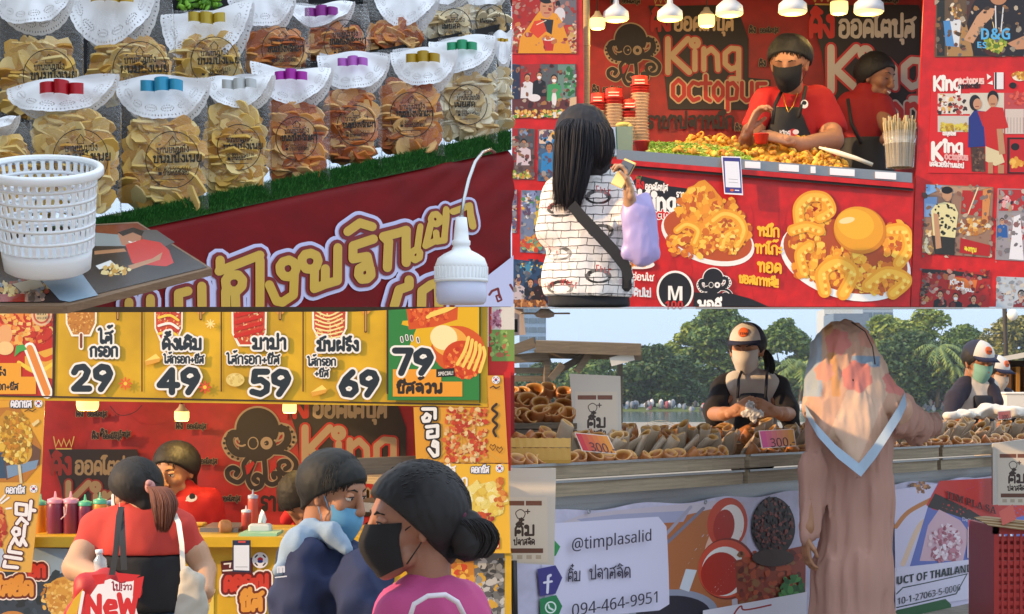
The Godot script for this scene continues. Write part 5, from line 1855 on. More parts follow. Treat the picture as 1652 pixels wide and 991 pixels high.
func lump(sd: int, r: float) -> ArrayMesh:
	var rr = RandomNumberGenerator.new()
	rr.seed = sd
	var m = MB.new()
	m.smooth()
	var ph = rr.randf() * 9.0
	var rings = []
	for i in 7:
		var v = PI * (i / 6.0 - .5)
		var ring = []
		for k in 9:
			var a = -TAU * k / 9
			var q = Vector3(cos(a) * cos(v), sin(v), sin(a) * cos(v))
			var s = 1.0 + .22 * sin(q.x * 5.0 + ph) * cos(q.y * 4.0 + ph * 2.0) + .14 * sin(q.z * 9.0 + ph)
			ring.append(q * r * s * Vector3(1.25, .8, 1.0))
		rings.append(ring)
	m.loft(rings)
	return m.done()

func tr_food() -> void:
	var r = RandomNumberGenerator.new()
	r.seed = 21
	var ls = []
	for i in 5: ls.append(lump(i + 3, .015))
	# a tentacle curl
	for k in 2:
		var m = MB.new()
		var pts = []
		var rd = []
		for i in 9:
			var a = i * .75
			pts.append(Vector3(cos(a) * (.02 - i * .0014), i * .0022, sin(a) * (.02 - i * .0014)))
			rd.append(.0085 - i * .0006)
		m.tube(pts, rd, 6)
		ls.append(m.done())
	var FM = []
	for h in ["dc9c2a", "ecb83e", "d08c26", "f0c852", "c07c22", "e4aa34"]: FM.append(mat(h, 0.55, "fine", 30.0))
	var heap = thing("fried_octopus_heap", "heap of golden fried octopus pieces on the steel tray", "food", P(1240, 270, 9.4))
	var top = func(px: float) -> float:
		var pr = [[1085, 238], [1105, 227], [1130, 215], [1150, 227], [1162, 216], [1180, 227], [1205, 219], [1240, 214], [1270, 219], [1300, 221], [1330, 234], [1366, 264]]
		for i in pr.size() - 1:
			if px <= pr[i + 1][0]: return lerpf(pr[i][1], pr[i + 1][1], (px - pr[i][0]) / (pr[i + 1][0] - pr[i][0]))
		return 268.0
	for i in 520:
		var px = r.randf_range(1086, 1366)
		var bot = 258.0 + (px - 1100) * .085 if px > 1190 else 244.0 + (px - 1100) * .1
		var ty: float = top.call(px)
		var v = r.randf()
		var py = lerpf(bot, ty, v)
		var o = MeshInstance3D.new()
		o.name = "fried_piece"
		o.mesh = ls[r.randi() % ls.size()]
		o.material_override = FM[r.randi() % FM.size()]
		if i < 300: heap.add_child(o, true)
		var p = P(px, py, 9.2 + v * .5 + r.randf() * .05)
		o.transform = Transform3D(Basis.from_euler(Vector3(r.randf() * 6, r.randf() * 6, r.randf() * 6)).scaled(Vector3.ONE * r.randf_range(.85, 1.3)), p - heap.position)
		if i >= 300: o.free()
	var bm = MB.new()
	bm.smooth()
	var rings = []
	for i in 5:
		var ring = []
		for j in 29:
			var px = 1090.0 + j * 9.8
			var bot = 260.0 + (px - 1100) * .085 if px > 1190 else 246.0 + (px - 1100) * .1
			ring.append(P(px, lerpf(bot, top.call(px) + 6.0, i / 4.0) + r.randf_range(-1.5, 1.5), 9.24 + i * .12))
		rings.append(ring)
	bm.loft(rings, false)
	obj("heap_core", bm.done(), mat("dc9c2a", 0.8, "fine", 25.0), heap)
	# greens
	var gr = thing("shredded_greens", "bed of bright green shredded cabbage on the steel tray", "vegetables", P(1130, 262, 9.25))
	gr.set_meta("kind", "stuff")
	var g = MB.new()
	for i in 1500:
		var px = r.randf_range(1046, 1228)
		var lo = 249.0 + (px - 1046) * .095
		var hi = lo - lerpf(20.0, 24.0, sin((px - 1046) / 182.0 * PI)) * minf(1.0, (1235.0 - px) / 50.0)
		var v = r.randf()
		var p = P(px, lerpf(lo, hi, v), 9.17 + v * .22 + r.randf() * .03)
		g.col(L("9cc23c").lerp(L("6a9a2a"), r.randf()) if r.randf() < .8 else L("c8d878"))
		var a = Vector3(r.randf_range(-1, 1), r.randf_range(-.4, .5), r.randf_range(-.6, .6)).normalized() * r.randf_range(.008, .02)
		g.tube([p - a, p + Vector3(0, r.randf_range(.001, .006), 0), p + a], [.001, .0026, .001], 4, false)
	obj("shreds", g.done(), vmat(0.5), gr)
	# stacked paper tubs
	var cups = [[964, 168, 200, 26, "short stack of paper tubs beside the bamboo pole"], [990, 160, 235, 32, "middle stack of paper tubs behind the menu card"], [1016, 178, 232, 30, "lower stack of paper tubs beside the tallest stack"], [1032, 140, 232, 30, "tallest stack of paper tubs, red tub on top"]]
	for e in cups:
		var t = thing("tub_stack", e[4], "paper tubs", P(e[0], e[2], 9.75), "stacks of paper tubs")
		var s = 9.75 / F
		var cnt = int((e[2] - e[1]) / 5.0)
		for k in cnt:
			var c = MB.new()
			var R: float = e[3] / 2.0 * s
			c.lathe([[R * .8, 0], [R * .97, .016], [R * 1.02, .0165], [R * 1.02, .019], [R * .96, .019], [R * .8, .004]], Transform3D(Basis(), P(e[0] + sin(k * .4 + e[0]) * .8, e[2] - k * 5.0, 9.75)), 20, false)
			obj("tub", c.done(), mat("d8bda0" if k < cnt - 2 else "bf2a24", 0.7), t)
		var topc = MB.new()
		var R: float = e[3] / 2.0 * s
		var o2 = P(e[0] + .5, e[1] - 2, 9.75)
		topc.lathe([[R * 1.02, 0], [R * .86, -.036 + .036], [R * .84, .05], [0, .05]], Transform3D(Basis(), o2), 20, false)
		topc.lathe([[R * 1.05, -.003], [R * 1.05, .002]], Transform3D(Basis(), o2), 20, false)
		obj("top_tub", topc.done(), mat("c62a24", 0.6), t)
		var pc = canvas(o2 + Vector3(0, .02, R * 1.0))
		for i in 2: pc.stroke([e[0] - e[3] * .25, e[1] - 6 - i * 5, e[0] + e[3] * .25, e[1] - 6 - i * 5], 1.6, "ecdcd4")
		obj("tub_print", pc.done(), vmat(0.6), t)
	var rb = thing("paper_bowl", "small red paper bowl beside the greens", "bowl", P(1035, 244, 9.3))
	var m = MB.new()
	var s = 9.3 / F
	m.lathe([[8 * s, 0], [13 * s, 15 * s], [14 * s, 15.5 * s], [13.4 * s, 17 * s], [12 * s, 15 * s], [7 * s, 2 * s]], Transform3D(Basis(), P(1035, 245, 9.3)), 24, true)
	obj("bowl_wall", m.done(), mat("b8221e", 0.5), rb)
	var mc = thing("menu_card", "small white menu card with a green edge on the counter", "sign", P(1000, 253, 9.3))
	board("card", [974, 205, 994, 205, 996, 253, 972, 252], P(990, 230, 9.3), Vector3(0, 0, 1), .006, mat("dfe6ea", 0.5), mc)
	var c = canvas(P(990, 230, 9.3))
	c.stroke([994, 206, 996, 252, 974, 251], 1.8, "2a6a5a"); c.specks(985, 226, 6, 9, 16, ["c84a38", "8aa8c8", "d8b060", "4a5a6a"], 1, 3)
	obj("print", c.done(), vmat(0.5), mc)
	var gb = thing("mesh_bin", "grey green mesh bin behind the menu card", "bin", P(1008, 246, 9.6))
	m = MB.new()
	pbox(m, 994, 204, 1021, 246, 9.55, 9.7)
	obj("bin_wall", m.done(), mat("7f978c", 0.6, "fine", 40.0), gb)
	m = MB.new()
	m.ell(P(1006, 202, 9.62), Vector3(.045, .018, .04)); m.ell(P(1016, 204, 9.6), Vector3(.015, .015, .015))
	obj("contents", m.done(), mat("c9b46a", 0.6), gb)
	# skewer cup
	var sc = thing("skewer_cup", "clear plastic cup packed with wooden skewers on the tray", "cup", P(1452, 270, 9.2))
	s = 9.2 / F
	m = MB.new()
	m.lathe([[22 * s, 0], [24 * s, 36 * s], [27 * s, 37 * s], [27 * s, 39 * s], [24.5 * s, 39 * s], [28 * s, 58 * s], [29 * s, 58 * s]], Transform3D(Basis(), P(1452, 271, 9.2)), 28, false)
	obj("cup_wall", m.done(), film("f0ece4", 0.22, 0.1), sc)
	var sk = mat("d9bf8c", 0.7, "wood", 8.0)
	for i in 110:
		var a = r.randf() * TAU
		var q = sqrt(r.randf())
		var b = P(1452, 270, 9.2) + Vector3(cos(a) * q * 19 * s, 0, sin(a) * q * 19 * s)
		var t = P(1452, 270, 9.2) + Vector3(cos(a) * q * 26 * s + r.randf_range(-3, 3) * s, r.randf_range(64, 84) * s, sin(a) * q * 24 * s)
		m = MB.new()
		m.tube([b, t], .0042 if i % 3 else .006, 5)
		obj("skewer", m.done(), sk, sc)
	var tg = thing("serving_tongs", "pale wooden tongs lying across the fried octopus", "tongs", P(1395, 262, 9.2))
	m = MB.new()
	m.tube([P(1322, 238, 9.3), P(1350, 246, 9.25), P(1380, 255, 9.22), P(1408, 266, 9.2)], [.006, .016, .013, .012], 6)
	obj("tong_arm", m.done(), mat("e2d8c2", 0.6), tg)

func tr_people() -> void:
	# customer with long black hair, seen from behind
	var d = 8.5
	var p = person("person with long black hair in a white brick-print T-shirt holding a phone", {"head": [942, 226, d], "yaw": 158, "pitch": 8, "hs": 1.16, "skin": "c59a78", "noface": true, "base": P(945, 495, d),
		"bones": [bn(1008, 352, 8.42, 12, 1017, 330, 8.3, 11), bn(1017, 330, 8.3, 11, 1014, 306, 8.25, 9), bn(985, 480, 8.5, 26, 990, 493.5, 8.5, 24, .9, [P(990, 495, 8.5), Vector3(0, -1, 0)]), bn(915, 480, 8.5, 26, 915, 493.5, 8.5, 24, .9, [P(915, 495, 8.5), Vector3(0, -1, 0)])],
		"hands": [[1015, 306, 8.25, Vector3(-.25, 1, 0), Vector3(-1, 0, .2), 1.1, .95, false]]})
	var tsm = mat("e9e7e6", 0.85)
	tsm = tsm.duplicate()
	tsm.albedo_texture = brick_print()
	tsm.uv1_triplanar = true
	tsm.uv1_scale = Vector3.ONE * 2.6
	tsm.uv1_offset = Vector3(.18, .32, 0)
	cloth(p, "t_shirt", [bn(950, 325, d, 60, 948, 460, d, 64, .62), bn(910, 312, d, 30, 992, 306, d, 30, .8), bn(905, 314, d, 28, 893, 372, d, 29, .9), bn(995, 308, d, 28, 1010, 358, 8.42, 27, .9, [P(1010, 368, 8.42), Vector3(.2, -1, .1).normalized()]), bn(940, 450, d, 66, 955, 456, d, 68, .62)], tsm, [[P(950, 479, d), Vector3(-.02, -1, 0)]], .012, 9.0, .011, .05)
	cloth(p, "shorts", [bn(950, 470, d, 52, 950, 480, d, 54, .6), bn(920, 485, d, 36, 918, 515, d, 34, .8), bn(980, 485, d, 36, 984, 515, d, 34, .8)], mat("23252b", 0.8, "fibre", 20.0), [[P(950, 495.2, d), Vector3(0, -1, 0)]], .004, 14.0)
	var hb = [bn(938, 212, d, 43, 942, 232, d, 43, 1.0), bn(942, 206, d, 36, 950, 216, d - .02, 36, 1.0), bn(930, 240, d + .0, 32, 922, 300, d - .06, 26, .6), bn(952, 240, d, 34, 956, 268, d - .05, 26, .6), bn(962, 235, d - .02, 24, 970, 262, d - .03, 16, .7)]
	obj("hair", sdf(hb, .008, .03, .006, 40.0, null, [], .12), hair_mat("15121a"), p.n)
	locks(p.n, "hair_strands", [P(940, 182, d), P(930, 205, d - .12), P(926, 250, d - .13), P(920, 300, d - .13), P(916, 342, d - .12)], [.03, .1, .1, .085, .06], 520, "15121a", .0026, 3)
	locks(p.n, "hair_strands", [P(944, 180, d), P(962, 208, d - .1), P(966, 245, d - .12), P(960, 274, d - .1)], [.03, .08, .078, .05], 300, "15121a", .0026, 4)
	var st = MB.new()
	st.smooth()
	var a = []
	var b = []
	for e in [[922, 330, 10], [940, 352, 11], [965, 378, 11], [990, 405, 11], [1008, 428, 11], [1016, 452, 10]]:
		a.append(P(e[0] - e[2] * .6, e[1] + e[2] * .6, d - .19 - .02 * sin((e[0] - 922) / 40.0))); b.append(P(e[0] + e[2] * .6, e[1] - e[2] * .6, d - .19 - .02 * sin((e[0] - 922) / 40.0)))
	st.loft([a, b], false)
	var bag = thing("crossbody_bag", "dark crossbody bag strap slung over the brick-print T-shirt", "bag", P(1010, 470, d - .2))
	obj("strap", st.done(), mat("2b2b2e", 0.8, "fibre", 20.0), bag)
	var bm = MB.new()
	bm.cbox(P(1008, 448, d - .04), Vector3(.06, .14, .12), .015)
	obj("pouch", bm.done(), mat("262628", 0.8, "fibre", 20.0), bag)
	var ph = thing("phone", "smartphone with a yellow case held in the long-haired person's hand", "phone", P(1006, 292, 8.24))
	bm = MB.new()
	bm.cbox(P(1006, 280, 8.24), Vector3(.07, .14, .009), .004, Basis(Vector3.BACK, -.5) * Basis(Vector3.UP, -.5))
	obj("phone_body", bm.done(), mat("d8c07a", 0.4), ph)
	bm = MB.new()
	bm.box(P(1010, 271, 8.23), Vector3(.062, .06, .011), Basis(Vector3.BACK, -.5) * Basis(Vector3.UP, -.5))
	obj("screen", bm.done(), mat("4a505c", 0.15), ph)
	# lilac plastic bag on the forearm
	var pb = thing("shopping_bag", "lilac plastic bag hanging from the phone-holding arm", "bag", P(1032, 414, 8.25))
	obj("bag_wall", sdf([bn(1030, 345, 8.3, 26, 1034, 400, 8.3, 30, .5), bn(1018, 318, 8.32, 12, 1030, 345, 8.3, 22, .6), bn(1042, 320, 8.32, 8, 1034, 345, 8.3, 18, .6), bn(1010, 408, 8.3, 6, 1058, 408, 8.3, 6, .6)], .009, .04, .014, 14.0, null, [], .5), mat("a79bd0", 0.4), pb)
	# man at the counter
	d = 9.85
	p = person("person in a red T-shirt, black apron and black mask serving fried octopus", {"head": [1274, 104, 9.72], "yaw": -22, "pitch": 22, "roll": -3, "hs": 1.22, "skin": "b98262", "open": .15, "base": P(1275, 290, d),
		"bones": [bn(1222, 205, 9.75, 14, 1203, 228, 9.6, 12), bn(1203, 228, 9.6, 12, 1207, 208, 9.5, 9), bn(1338, 205, 9.8, 20, 1344, 226, 9.7, 17), bn(1344, 226, 9.7, 17, 1290, 234, 9.55, 12), bn(1290, 234, 9.55, 12, 1268, 226, 9.5, 9)],
		"hands": [[1207, 210, 9.5, Vector3(.5, 1, .1), Vector3(.8, -.5, .3), .9, 1.15, false], [1268, 226, 9.5, Vector3(-1, .25, .1), Vector3(0, -.6, -.6), .8, 1.1, true]]})
	cloth(p, "t_shirt", [bn(1276, 195, d, 50, 1282, 300, d, 56, .62), bn(1240, 168, d, 26, 1315, 166, d, 28, .8), bn(1238, 168, d, 26, 1215, 205, 9.75, 19, .9, [P(1213, 208, 9.75), Vector3(-.4, -1, 0).normalized()]), bn(1318, 168, d, 29, 1340, 205, 9.8, 27, .9, [P(1340, 212, 9.8), Vector3(0, -1, .1)]), bn(1276, 145, d, 22, 1276, 160, d, 34, .8)], mat("c4141a", 0.8, "fibre", 14.0), [], .008, 14.0)
	cloth(p, "apron", [bn(1268, 205, d - .04, 50, 1272, 300, d - .04, 56, .62)], mat("211f22", 0.7, "fibre", 14.0), [[P(1262, 178, d), Vector3(0, 1, 0)], [P(1302, 220, d), Vector3(1, .45, 0).normalized()], [P(1236, 210, d), Vector3(-1, .3, 0).normalized()]], .003, 14.0)
	for e in [[[1262, 146], [1250, 170], [1246, 200]], [[1300, 140], [1296, 160], [1288, 190]]]:
		var q = MB.new()
		q.tube([P(e[0][0], e[0][1], d - .12), P(e[1][0], e[1][1], d - .19), P(e[2][0], e[2][1], d - .2)], .011, 6)
		obj("apron_strap", q.done(), mat("1c1a1c", 0.7), p.n)
	var nk = MB.new()
	nk.tube([P(1263, 142, d - .13), P(1266, 165, d - .2), P(1272, 181, d - .215), P(1280, 170, d - .21), P(1287, 150, d - .17)], .0028, 5)
	obj("necklace", nk.done(), mat("c8922a", 0.3, "", 1.0, 0.8), p.n)
	var lc = canvas(P(1282, 210, d - .235))
	lc.ell(1280, 214, 8, 6, "c8282a"); lc.ell(1284, 213, 5, 4, "f0e0dc"); lc.word("King", 1258, 218, 7, 1.6, "f0e8e4", -.1)
	obj("apron_logo", lc.done(), vmat(0.6), p.n)
	lc = canvas(P(1282, 210, d - .2))
	lc.ell(1298, 168, 6, 7, "e8e4e0"); lc.ell(1298, 166, 3.4, 3.4, "1c1413")
	obj("shirt_logo", lc.done(), vmat(0.6), p.n)
	face_mask(p, "1d1b1e", .006)
	hair_cap(p, "120f10", .07, [lb(-.02, .1, .01, .04, .02, .1, .02, .04)], 0.0, 1000, -.03, .012, Vector3(0, -.8, .6))
	var tb = thing("paper_bowl", "red paper bowl being filled by the masked cook", "bowl", P(1228, 222, 9.45))
	var m = MB.new()
	var s = 9.45 / F
	m.lathe([[9 * s, 0], [12 * s, 14 * s], [13 * s, 14.5 * s], [12.5 * s, 16 * s], [11 * s, 14 * s], [7 * s, 2 * s]], Transform3D(Basis(), P(1228, 232, 9.45)), 24, true)
	obj("bowl_wall", m.done(), mat("c0251f", 0.5), tb)
	# woman further back, smiling, in profile
	d = 10.25
	p = person("person with tied-back hair in a red T-shirt smiling at the back of the octopus stall", {"head": [1413, 126, d], "yaw": 48, "pitch": 14, "roll": 0, "hs": 1.1, "skin": "a06e52", "open": .1, "base": P(1400, 290, d),
		"bones": [bn(1425, 190, d - .1, 15, 1440, 215, d - .2, 12), bn(1440, 215, d - .2, 12, 1428, 225, d - .3, 9)]})
	cloth(p, "t_shirt", [bn(1396, 200, d, 42, 1396, 270, d, 44, .7), bn(1372, 172, d, 24, 1420, 172, d, 22, .8), bn(1420, 172, d - .05, 22, 1430, 198, d - .1, 20, .9), bn(1398, 150, d, 20, 1396, 165, d, 28, .8)], mat("a31218", 0.8, "fibre", 14.0), [], .006, 14.0)
	cloth(p, "apron", [bn(1398, 235, d - .05, 42, 1398, 275, d - .05, 46, .7)], mat("1c1a1c", 0.7), [[P(1396, 226, d), Vector3(0, 1, 0)]], .003)
	m = MB.new()
	m.tube([P(1368, 160, d - .15), P(1374, 200, d - .2), P(1390, 232, d - .22)], .011, 6)
	obj("apron_strap", m.done(), mat("1c1a1c", 0.7), p.n)
	hair_swept(p, "17110f", Vector3(0, -.01, -.125), 500)
	m = MB.new()
	m.tube([Vector3(-.02, -.06, .097), Vector3(0, -.066, .102), Vector3(.02, -.06, .097)], [.002, .005, .002], 6)
	obj("teeth", xmesh(m, p.hx), mat("e8dfd2", 0.4), p.n)

func brick_print() -> ImageTexture:
	var im = Image.create(512, 512, false, Image.FORMAT_RGB8)
	im.fill(Color(1, 1, 1))
	var ink = Color(.12, .12, .13)
	var r = RandomNumberGenerator.new()
	r.seed = 2
	for row in 10:
		var y = row * 51
		var ph = r.randf() * 6.0
		for x in 512:
			var yy = y + int(3.0 * sin(x * .025 + ph) + 1.5 * sin(x * .09))
			im.fill_rect(Rect2i(x, clampi(yy, 0, 505), 1, 6), ink)
		for b in 5:
			var bx = b * 102 + (51 if row % 2 else 0) + r.randi_range(-8, 8)
			for k in 52: im.fill_rect(Rect2i((bx + int(3 * sin(k * .12)) + 512) % 509, mini(508, y + k), 5, 1), ink)
	for e in [[150, 110], [390, 250], [130, 400], [400, 470]]:
		for k in 700:
			var a = r.randf() * TAU
			var q = Vector2(cos(a) * 78.0, sin(a) * 42.0) * r.randf_range(.72 if a > PI else .9, 1.05)
			im.fill_rect(Rect2i(posmod(e[0] + int(q.x), 500), posmod(e[1] + int(q.y), 500), 9, 8), ink)
	for e in [[120, 330], [300, 190], [420, 420]]:
		for i in 4:
			im.fill_rect(Rect2i(e[0] + i * 26, e[1] + i * 8, 8, 40), Color(.75, .08, .1))
			im.fill_rect(Rect2i(e[0] + i * 26, e[1] + i * 8 + (i % 3) * 14, 20, 9), Color(.75, .08, .1))
	im.generate_mipmaps()
	return ImageTexture.create_from_image(im)

# ================================================================ lower left: Korean corn dog stall
func bl_structure() -> void:
	var tp = thing("back_tarpaulin", "red tarpaulin with a large octopus print behind the corn dog counter", "tarpaulin", P(420, 900, 8.4))
	var sh = hang_sheet(-20, 560, 830, 1000, 8.4, .006)
	obj("sheet", sh[0], mat("a81a1a", 0.5, "blot", 2.0), tp)
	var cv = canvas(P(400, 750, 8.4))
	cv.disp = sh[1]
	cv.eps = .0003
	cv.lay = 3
	octopus(cv, 359, 657, .182, "221917", "9a866c", "a01c1a")
	cv.lay += 6
	big_logo(cv, 468, 673, 1.25, "a08a6c", "a8201a", "221816")
	cv.lay += 6
	big_logo(cv, 92, 765, 1.0, "8a7456", "7a1614", "1f1412")  # left logo: its shadow is put into darker inks
	for p in [[463, 693, 1.0], [198, 730, 1.0]]: pass
	for p in [[124, 672], [468, 720], [446, 733], [163, 704], [285, 692], [303, 748], [340, 808], [150, 708]]:
		if p[0] < 440: small_mark(cv, p[0], p[1], 1.05)
	cv.word("ราชา", 422, 823, 22, 5, "1f1412", 0, 1.0)
	cv.stroke([180, 655, 192, 668, 206, 670, 222, 664, 232, 654], 1.2, "3a1210", true)
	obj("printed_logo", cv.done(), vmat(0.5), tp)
	var rf = thing("stall_roof", "canvas roof over the corn dog stall", "roof", Vector3(-1.1, 1.75, -7.5))
	var m = MB.new()
	m.box(Vector3(-1.15, 1.78, -7.55), Vector3(2.3, .02, 1.9))
	obj("roof_sheet", m.done(), mat("8a1512", 0.9), rf)
	for x in [-2.2, -1.1, -.09]:
		m = MB.new()
		m.box(Vector3(x, .6, -8.46), Vector3(.05, 2.32, .05))
		obj("roof_post", m.done(), steel_m(), rf)

func steel_m() -> StandardMaterial3D:
	return mat("9a9c9d", 0.35, "fine", 8.0, 0.8)

func corn_dog(c: Canvas, x: float, y0: float, y1: float, w: float, pal: Array, base: String, edge := true) -> void:
	if edge:
		c.poly([x - w * .56, y0 - 14, x + w * .56, y0 - 14, x + w * .54, y1 - 18, x + w * .34, y1 + 3, x - w * .34, y1 + 3, x - w * .54, y1 - 18], "eee6d4")
	c.poly([x - w * .5, y0 - 14, x + w * .5, y0 - 14, x + w * .48, y1 - 18, x + w * .28, y1, x - w * .28, y1, x - w * .48, y1 - 18], base)
	for i in 130:
		var v = rng.randf()
		var ww = w * .47 * (1.0 if v < .7 else lerpf(1.0, .55, (v - .7) / .3))
		c.ell(x + rng.randf_range(-ww, ww), lerpf(y0, y1 - 3, v), rng.randf_range(1.2, 3.0), rng.randf_range(.8, 1.6), pal[rng.randi() % pal.size()], rng.randf() * PI, 6, .2)

func outlined(c: Canvas, s: String, x: float, y: float, size: float, w: float, ink: String, edge: String, extra: float, sl := 0.0, sx := 1.0) -> void:
	c.word(s, x, y, size, w + extra, edge, sl, sx)
	c.lay += 1
	c.word(s, x, y, size, w, ink, sl, sx)
	c.lay += 1

func korea_badge(c: Canvas, x: float, y: float, r: float) -> void:
	c.ell(x, y, r, r, "eceaf0", 0, 20)
	c.ell(x, y - r * .08, r * .36, r * .3, "c2202c", 0, 14); c.ell(x, y + r * .16, r * .34, r * .2, "2a3a88", 0, 12)
	for e in [[-1, -1], [1, -1], [-1, 1], [1, 1]]: c.stroke([x + e[0] * r * .5 - e[1] * r * .12, y + e[1] * r * .5 + e[0] * r * .12, x + e[0] * r * .5 + e[1] * r * .12, y + e[1] * r * .5 - e[0] * r * .12], r * .18, "2a2a30")

func sauce_bottle(px: float, yb: float, w: float, h: float, d: float, body: String, cap: String, label: String, group := "") -> void:
	var t = thing("sauce_bottle", label, "sauce bottle", P(px, yb, d), group)
	var s = d / F
	var o = P(px, yb, d)
	var R = w / 2.0 * s
	var hh = h * s
	var m = MB.new()
	m.lathe([[R * .92, 0], [R, R * .12], [R, hh * .62], [R * .97, hh * .72], [R * .85, hh * .76]], Transform3D(Basis(), o), 20, true)
	obj("bottle_body", m.done(), mat(body, 0.35), t)
	m = MB.new()
	m.lathe([[R * .98, hh * .74], [R * 1.0, hh * .75], [R * .98, hh * .83], [R * .6, hh * .85], [R * .2, hh * .87], [R * .09, hh], [0, hh]], Transform3D(Basis(), o), 20, true)
	obj("nozzle_cap", m.done(), mat(cap, 0.4), t)

func bl_set() -> void:
	var d = 6.6
	var o = P(400, 700, d)
	var n = Vector3(0, 0, 1)
	var YEL = mat("dfae18", 0.5, "blot", .7)
	# ---- price board
	var pb = thing("price_board", "long yellow price board of Korean corn dogs hung over the stall front", "sign", P(400, 657, d))
	board("board_sheet", [-30, 470, 787, 470, 787, 657, -30, 645], o, n, .03, YEL, pb)
	var c = canvas(o, n)
	c.poly([-30, 470, 92, 470, 87, 640, -30, 640], "b82a1c")
	c.lay += 1
	c.specks(40, 520, 46, 40, 240, ["c8452a", "d8603a", "b8301f", "e0883c", "d8a85a", "a82a1c"], 3, 8)
	for i in 40: c.poly_sq(rng.randf_range(0, 70), rng.randf_range(495, 555), 7.0, ["e0a850", "d88a3c", "e8bc70"][rng.randi() % 3])
	c.ell(8, 540, 12, 16, "dca06a"); c.ell(8, 562, 14, 11, "e2bc80"); c.poly([40, 575, 88, 560, 88, 612, 60, 606, 40, 596], "d8a03a"); c.stroke([52, 565, 70, 580, 86, 575], 7, "c8471f", true); c.stroke([30, 585, 60, 600, 84, 588], 6, "e0c040", true)
	c.ell(67, 508, 17, 18, "d8b08a", 0, 24); c.ell(67, 508, 13.5, 14.5, "b8503c", 0, 24); c.ell(67, 508, 10.5, 11.5, "d9bd8c", 0, 24)
	c.rect(-30, 586, 34, 636, "df9a2e"); c.rect(-30, 608, 58, 636, "df9a2e")
	c.word("ฝรั่ง", -12, 606, 10, 2.4, "2a2226", 0, 1.0); c.word("กรอก+ชีส", -16, 629, 9, 2.2, "2a2226", 0, .95)
	c.stroke([48, 562, 76, 634], 19, "ece6dc"); c.stroke([48, 562, 76, 634], 11, "d8843a"); c.poly([23, 576, 26, 558, 38, 556, 44, 564, 32, 568], "4a9a4a")
	c.poly([86, 470, 91, 470, 88, 640, 84, 640], "3a2418")
	for x in [229, 357, 489]: c.rect(x - 1, 470, x + 1, 632, "4a2e14")
	c.poly([-30, 637, 775, 652, 775, 654, -30, 639.5], "3a2418")
	var CR = ["c88a3a", "d8a04c", "b8742c", "e0b468", "a86424"]
	var RD = ["c8402a", "d8603a", "b82c20", "e09a50", "e8c890"]
	corn_dog(c, 131, 490, 540, 46, CR, "b87830"); c.stroke([131, 540, 131, 561], 8, "eee6d4"); c.stroke([131, 540, 131, 560], 4.5, "7a3f24")
	for e in [[190, 495], [324, 490], [452, 490], [590, 490]]:
		if e[0] != 190: c.ell(e[0], 494, 10, 14, "d8903a", 0, 18)
		c.stroke([e[0], 500, e[0], 515 if e[0] != 590 else 535], 4.5, "4a2e1a"); c.stroke([e[0], 500, e[0], 514 if e[0] != 590 else 534], 2.4, "b88a4c")
	corn_dog(c, 272, 490, 548, 42, RD, "c2452c"); corn_dog(c, 402, 490, 556, 52, RD, "c2402a"); corn_dog(c, 532, 490, 548, 52, RD, "c04a2c")
	for k in 4: c.stroke([256, 500 + k * 13, 274, 496 + k * 13, 288, 504 + k * 13], 4, ["ece4da", "e8c440"][k % 2], true)
	for k in 7: c.stroke([510, 502 + k * 7, 530, 510 + k * 6, 552, 500 + k * 7], 2.6, "ecd890", true)
	for k in 4: c.stroke([380, 510 + k * 11, 420, 500 + k * 11], 6, "c22a1c", true)
	c.lay += 2
	var INK = "222c34"
	var WH = "e6e2da"
	outlined(c, "ไส้", 162, 554, 17, 4.4, INK, WH, 6)
	outlined(c, "กรอก", 146, 575, 15, 4.2, INK, WH, 6)
	outlined(c, "ดั้งเดิม", 262, 564, 17, 4.6, INK, WH, 6, 0, 1.05)
	outlined(c, "มาม่า", 408, 563, 17, 4.6, INK, WH, 6, 0, 1.1)
	outlined(c, "มันฝรั่ง", 512, 566, 16, 4.6, INK, WH, 6, 0, 1.05)
	outlined(c, "ไส้กรอก+ชีส", 266, 586, 10.5, 2.8, INK, WH, 4, 0, .92)
	outlined(c, "ไส้กรอก+ชีส", 368, 587, 12.5, 3.0, INK, WH, 4, 0, 1.02)
	outlined(c, "ไส้กรอก", 498, 590, 10.5, 2.8, INK, WH, 4)
	outlined(c, "+ชีส", 508, 608, 10, 2.6, INK, WH, 4)
	for e in [["29", 116, 628], ["49", 256, 633], ["59", 404, 636], ["69", 547, 637]]:
		c.word(e[0], e[1], e[2], 36, 17, WH, 0, 1.22); c.lay += 1; c.word(e[0], e[1], e[2], 36, 10.5, INK, 0, 1.22); c.lay += 1
	for e in [[203, 619, "d8602a"], [331, 625, "d0502a"]]:
		for k in 8: c.stroke([e[0], e[1], e[0] + cos(k * TAU / 8) * 9, e[1] + sin(k * TAU / 8) * 9], 3, e[2])
		c.ell(e[0], e[1], 3, 3, "e8c040")
	for k in 8: c.stroke([340, 523, 340 + cos(k * TAU / 8) * 7, 523 + sin(k * TAU / 8) * 7], 1.8, "ecd890")
	for e in [[246, 580], [514, 630]]:
		c.poly([e[0] - 12, e[1] + 3, e[0] + 6, e[1] - 9, e[0] + 14, e[1] - 1, e[0] - 10, e[1] + 9], "ecd068"); c.poly([e[0] - 12, e[1] + 3, e[0] + 14, e[1] - 2, e[0] + 12, e[1] + 4, e[0] - 10, e[1] + 10], "d89a38")
	c.ell(380, 613, 15, 11, "d8c070", 0, 20); c.specks(380, 612, 12, 8, 24, ["e0cc88", "c8a858", "d0b468"], 1.5, 3)
	# the green special
	c.rect(625, 470, 775, 646, "2f7a3a"); c.rect(624, 470, 627, 636, "3a2418"); c.rect(773, 470, 775.5, 650, "24401c")
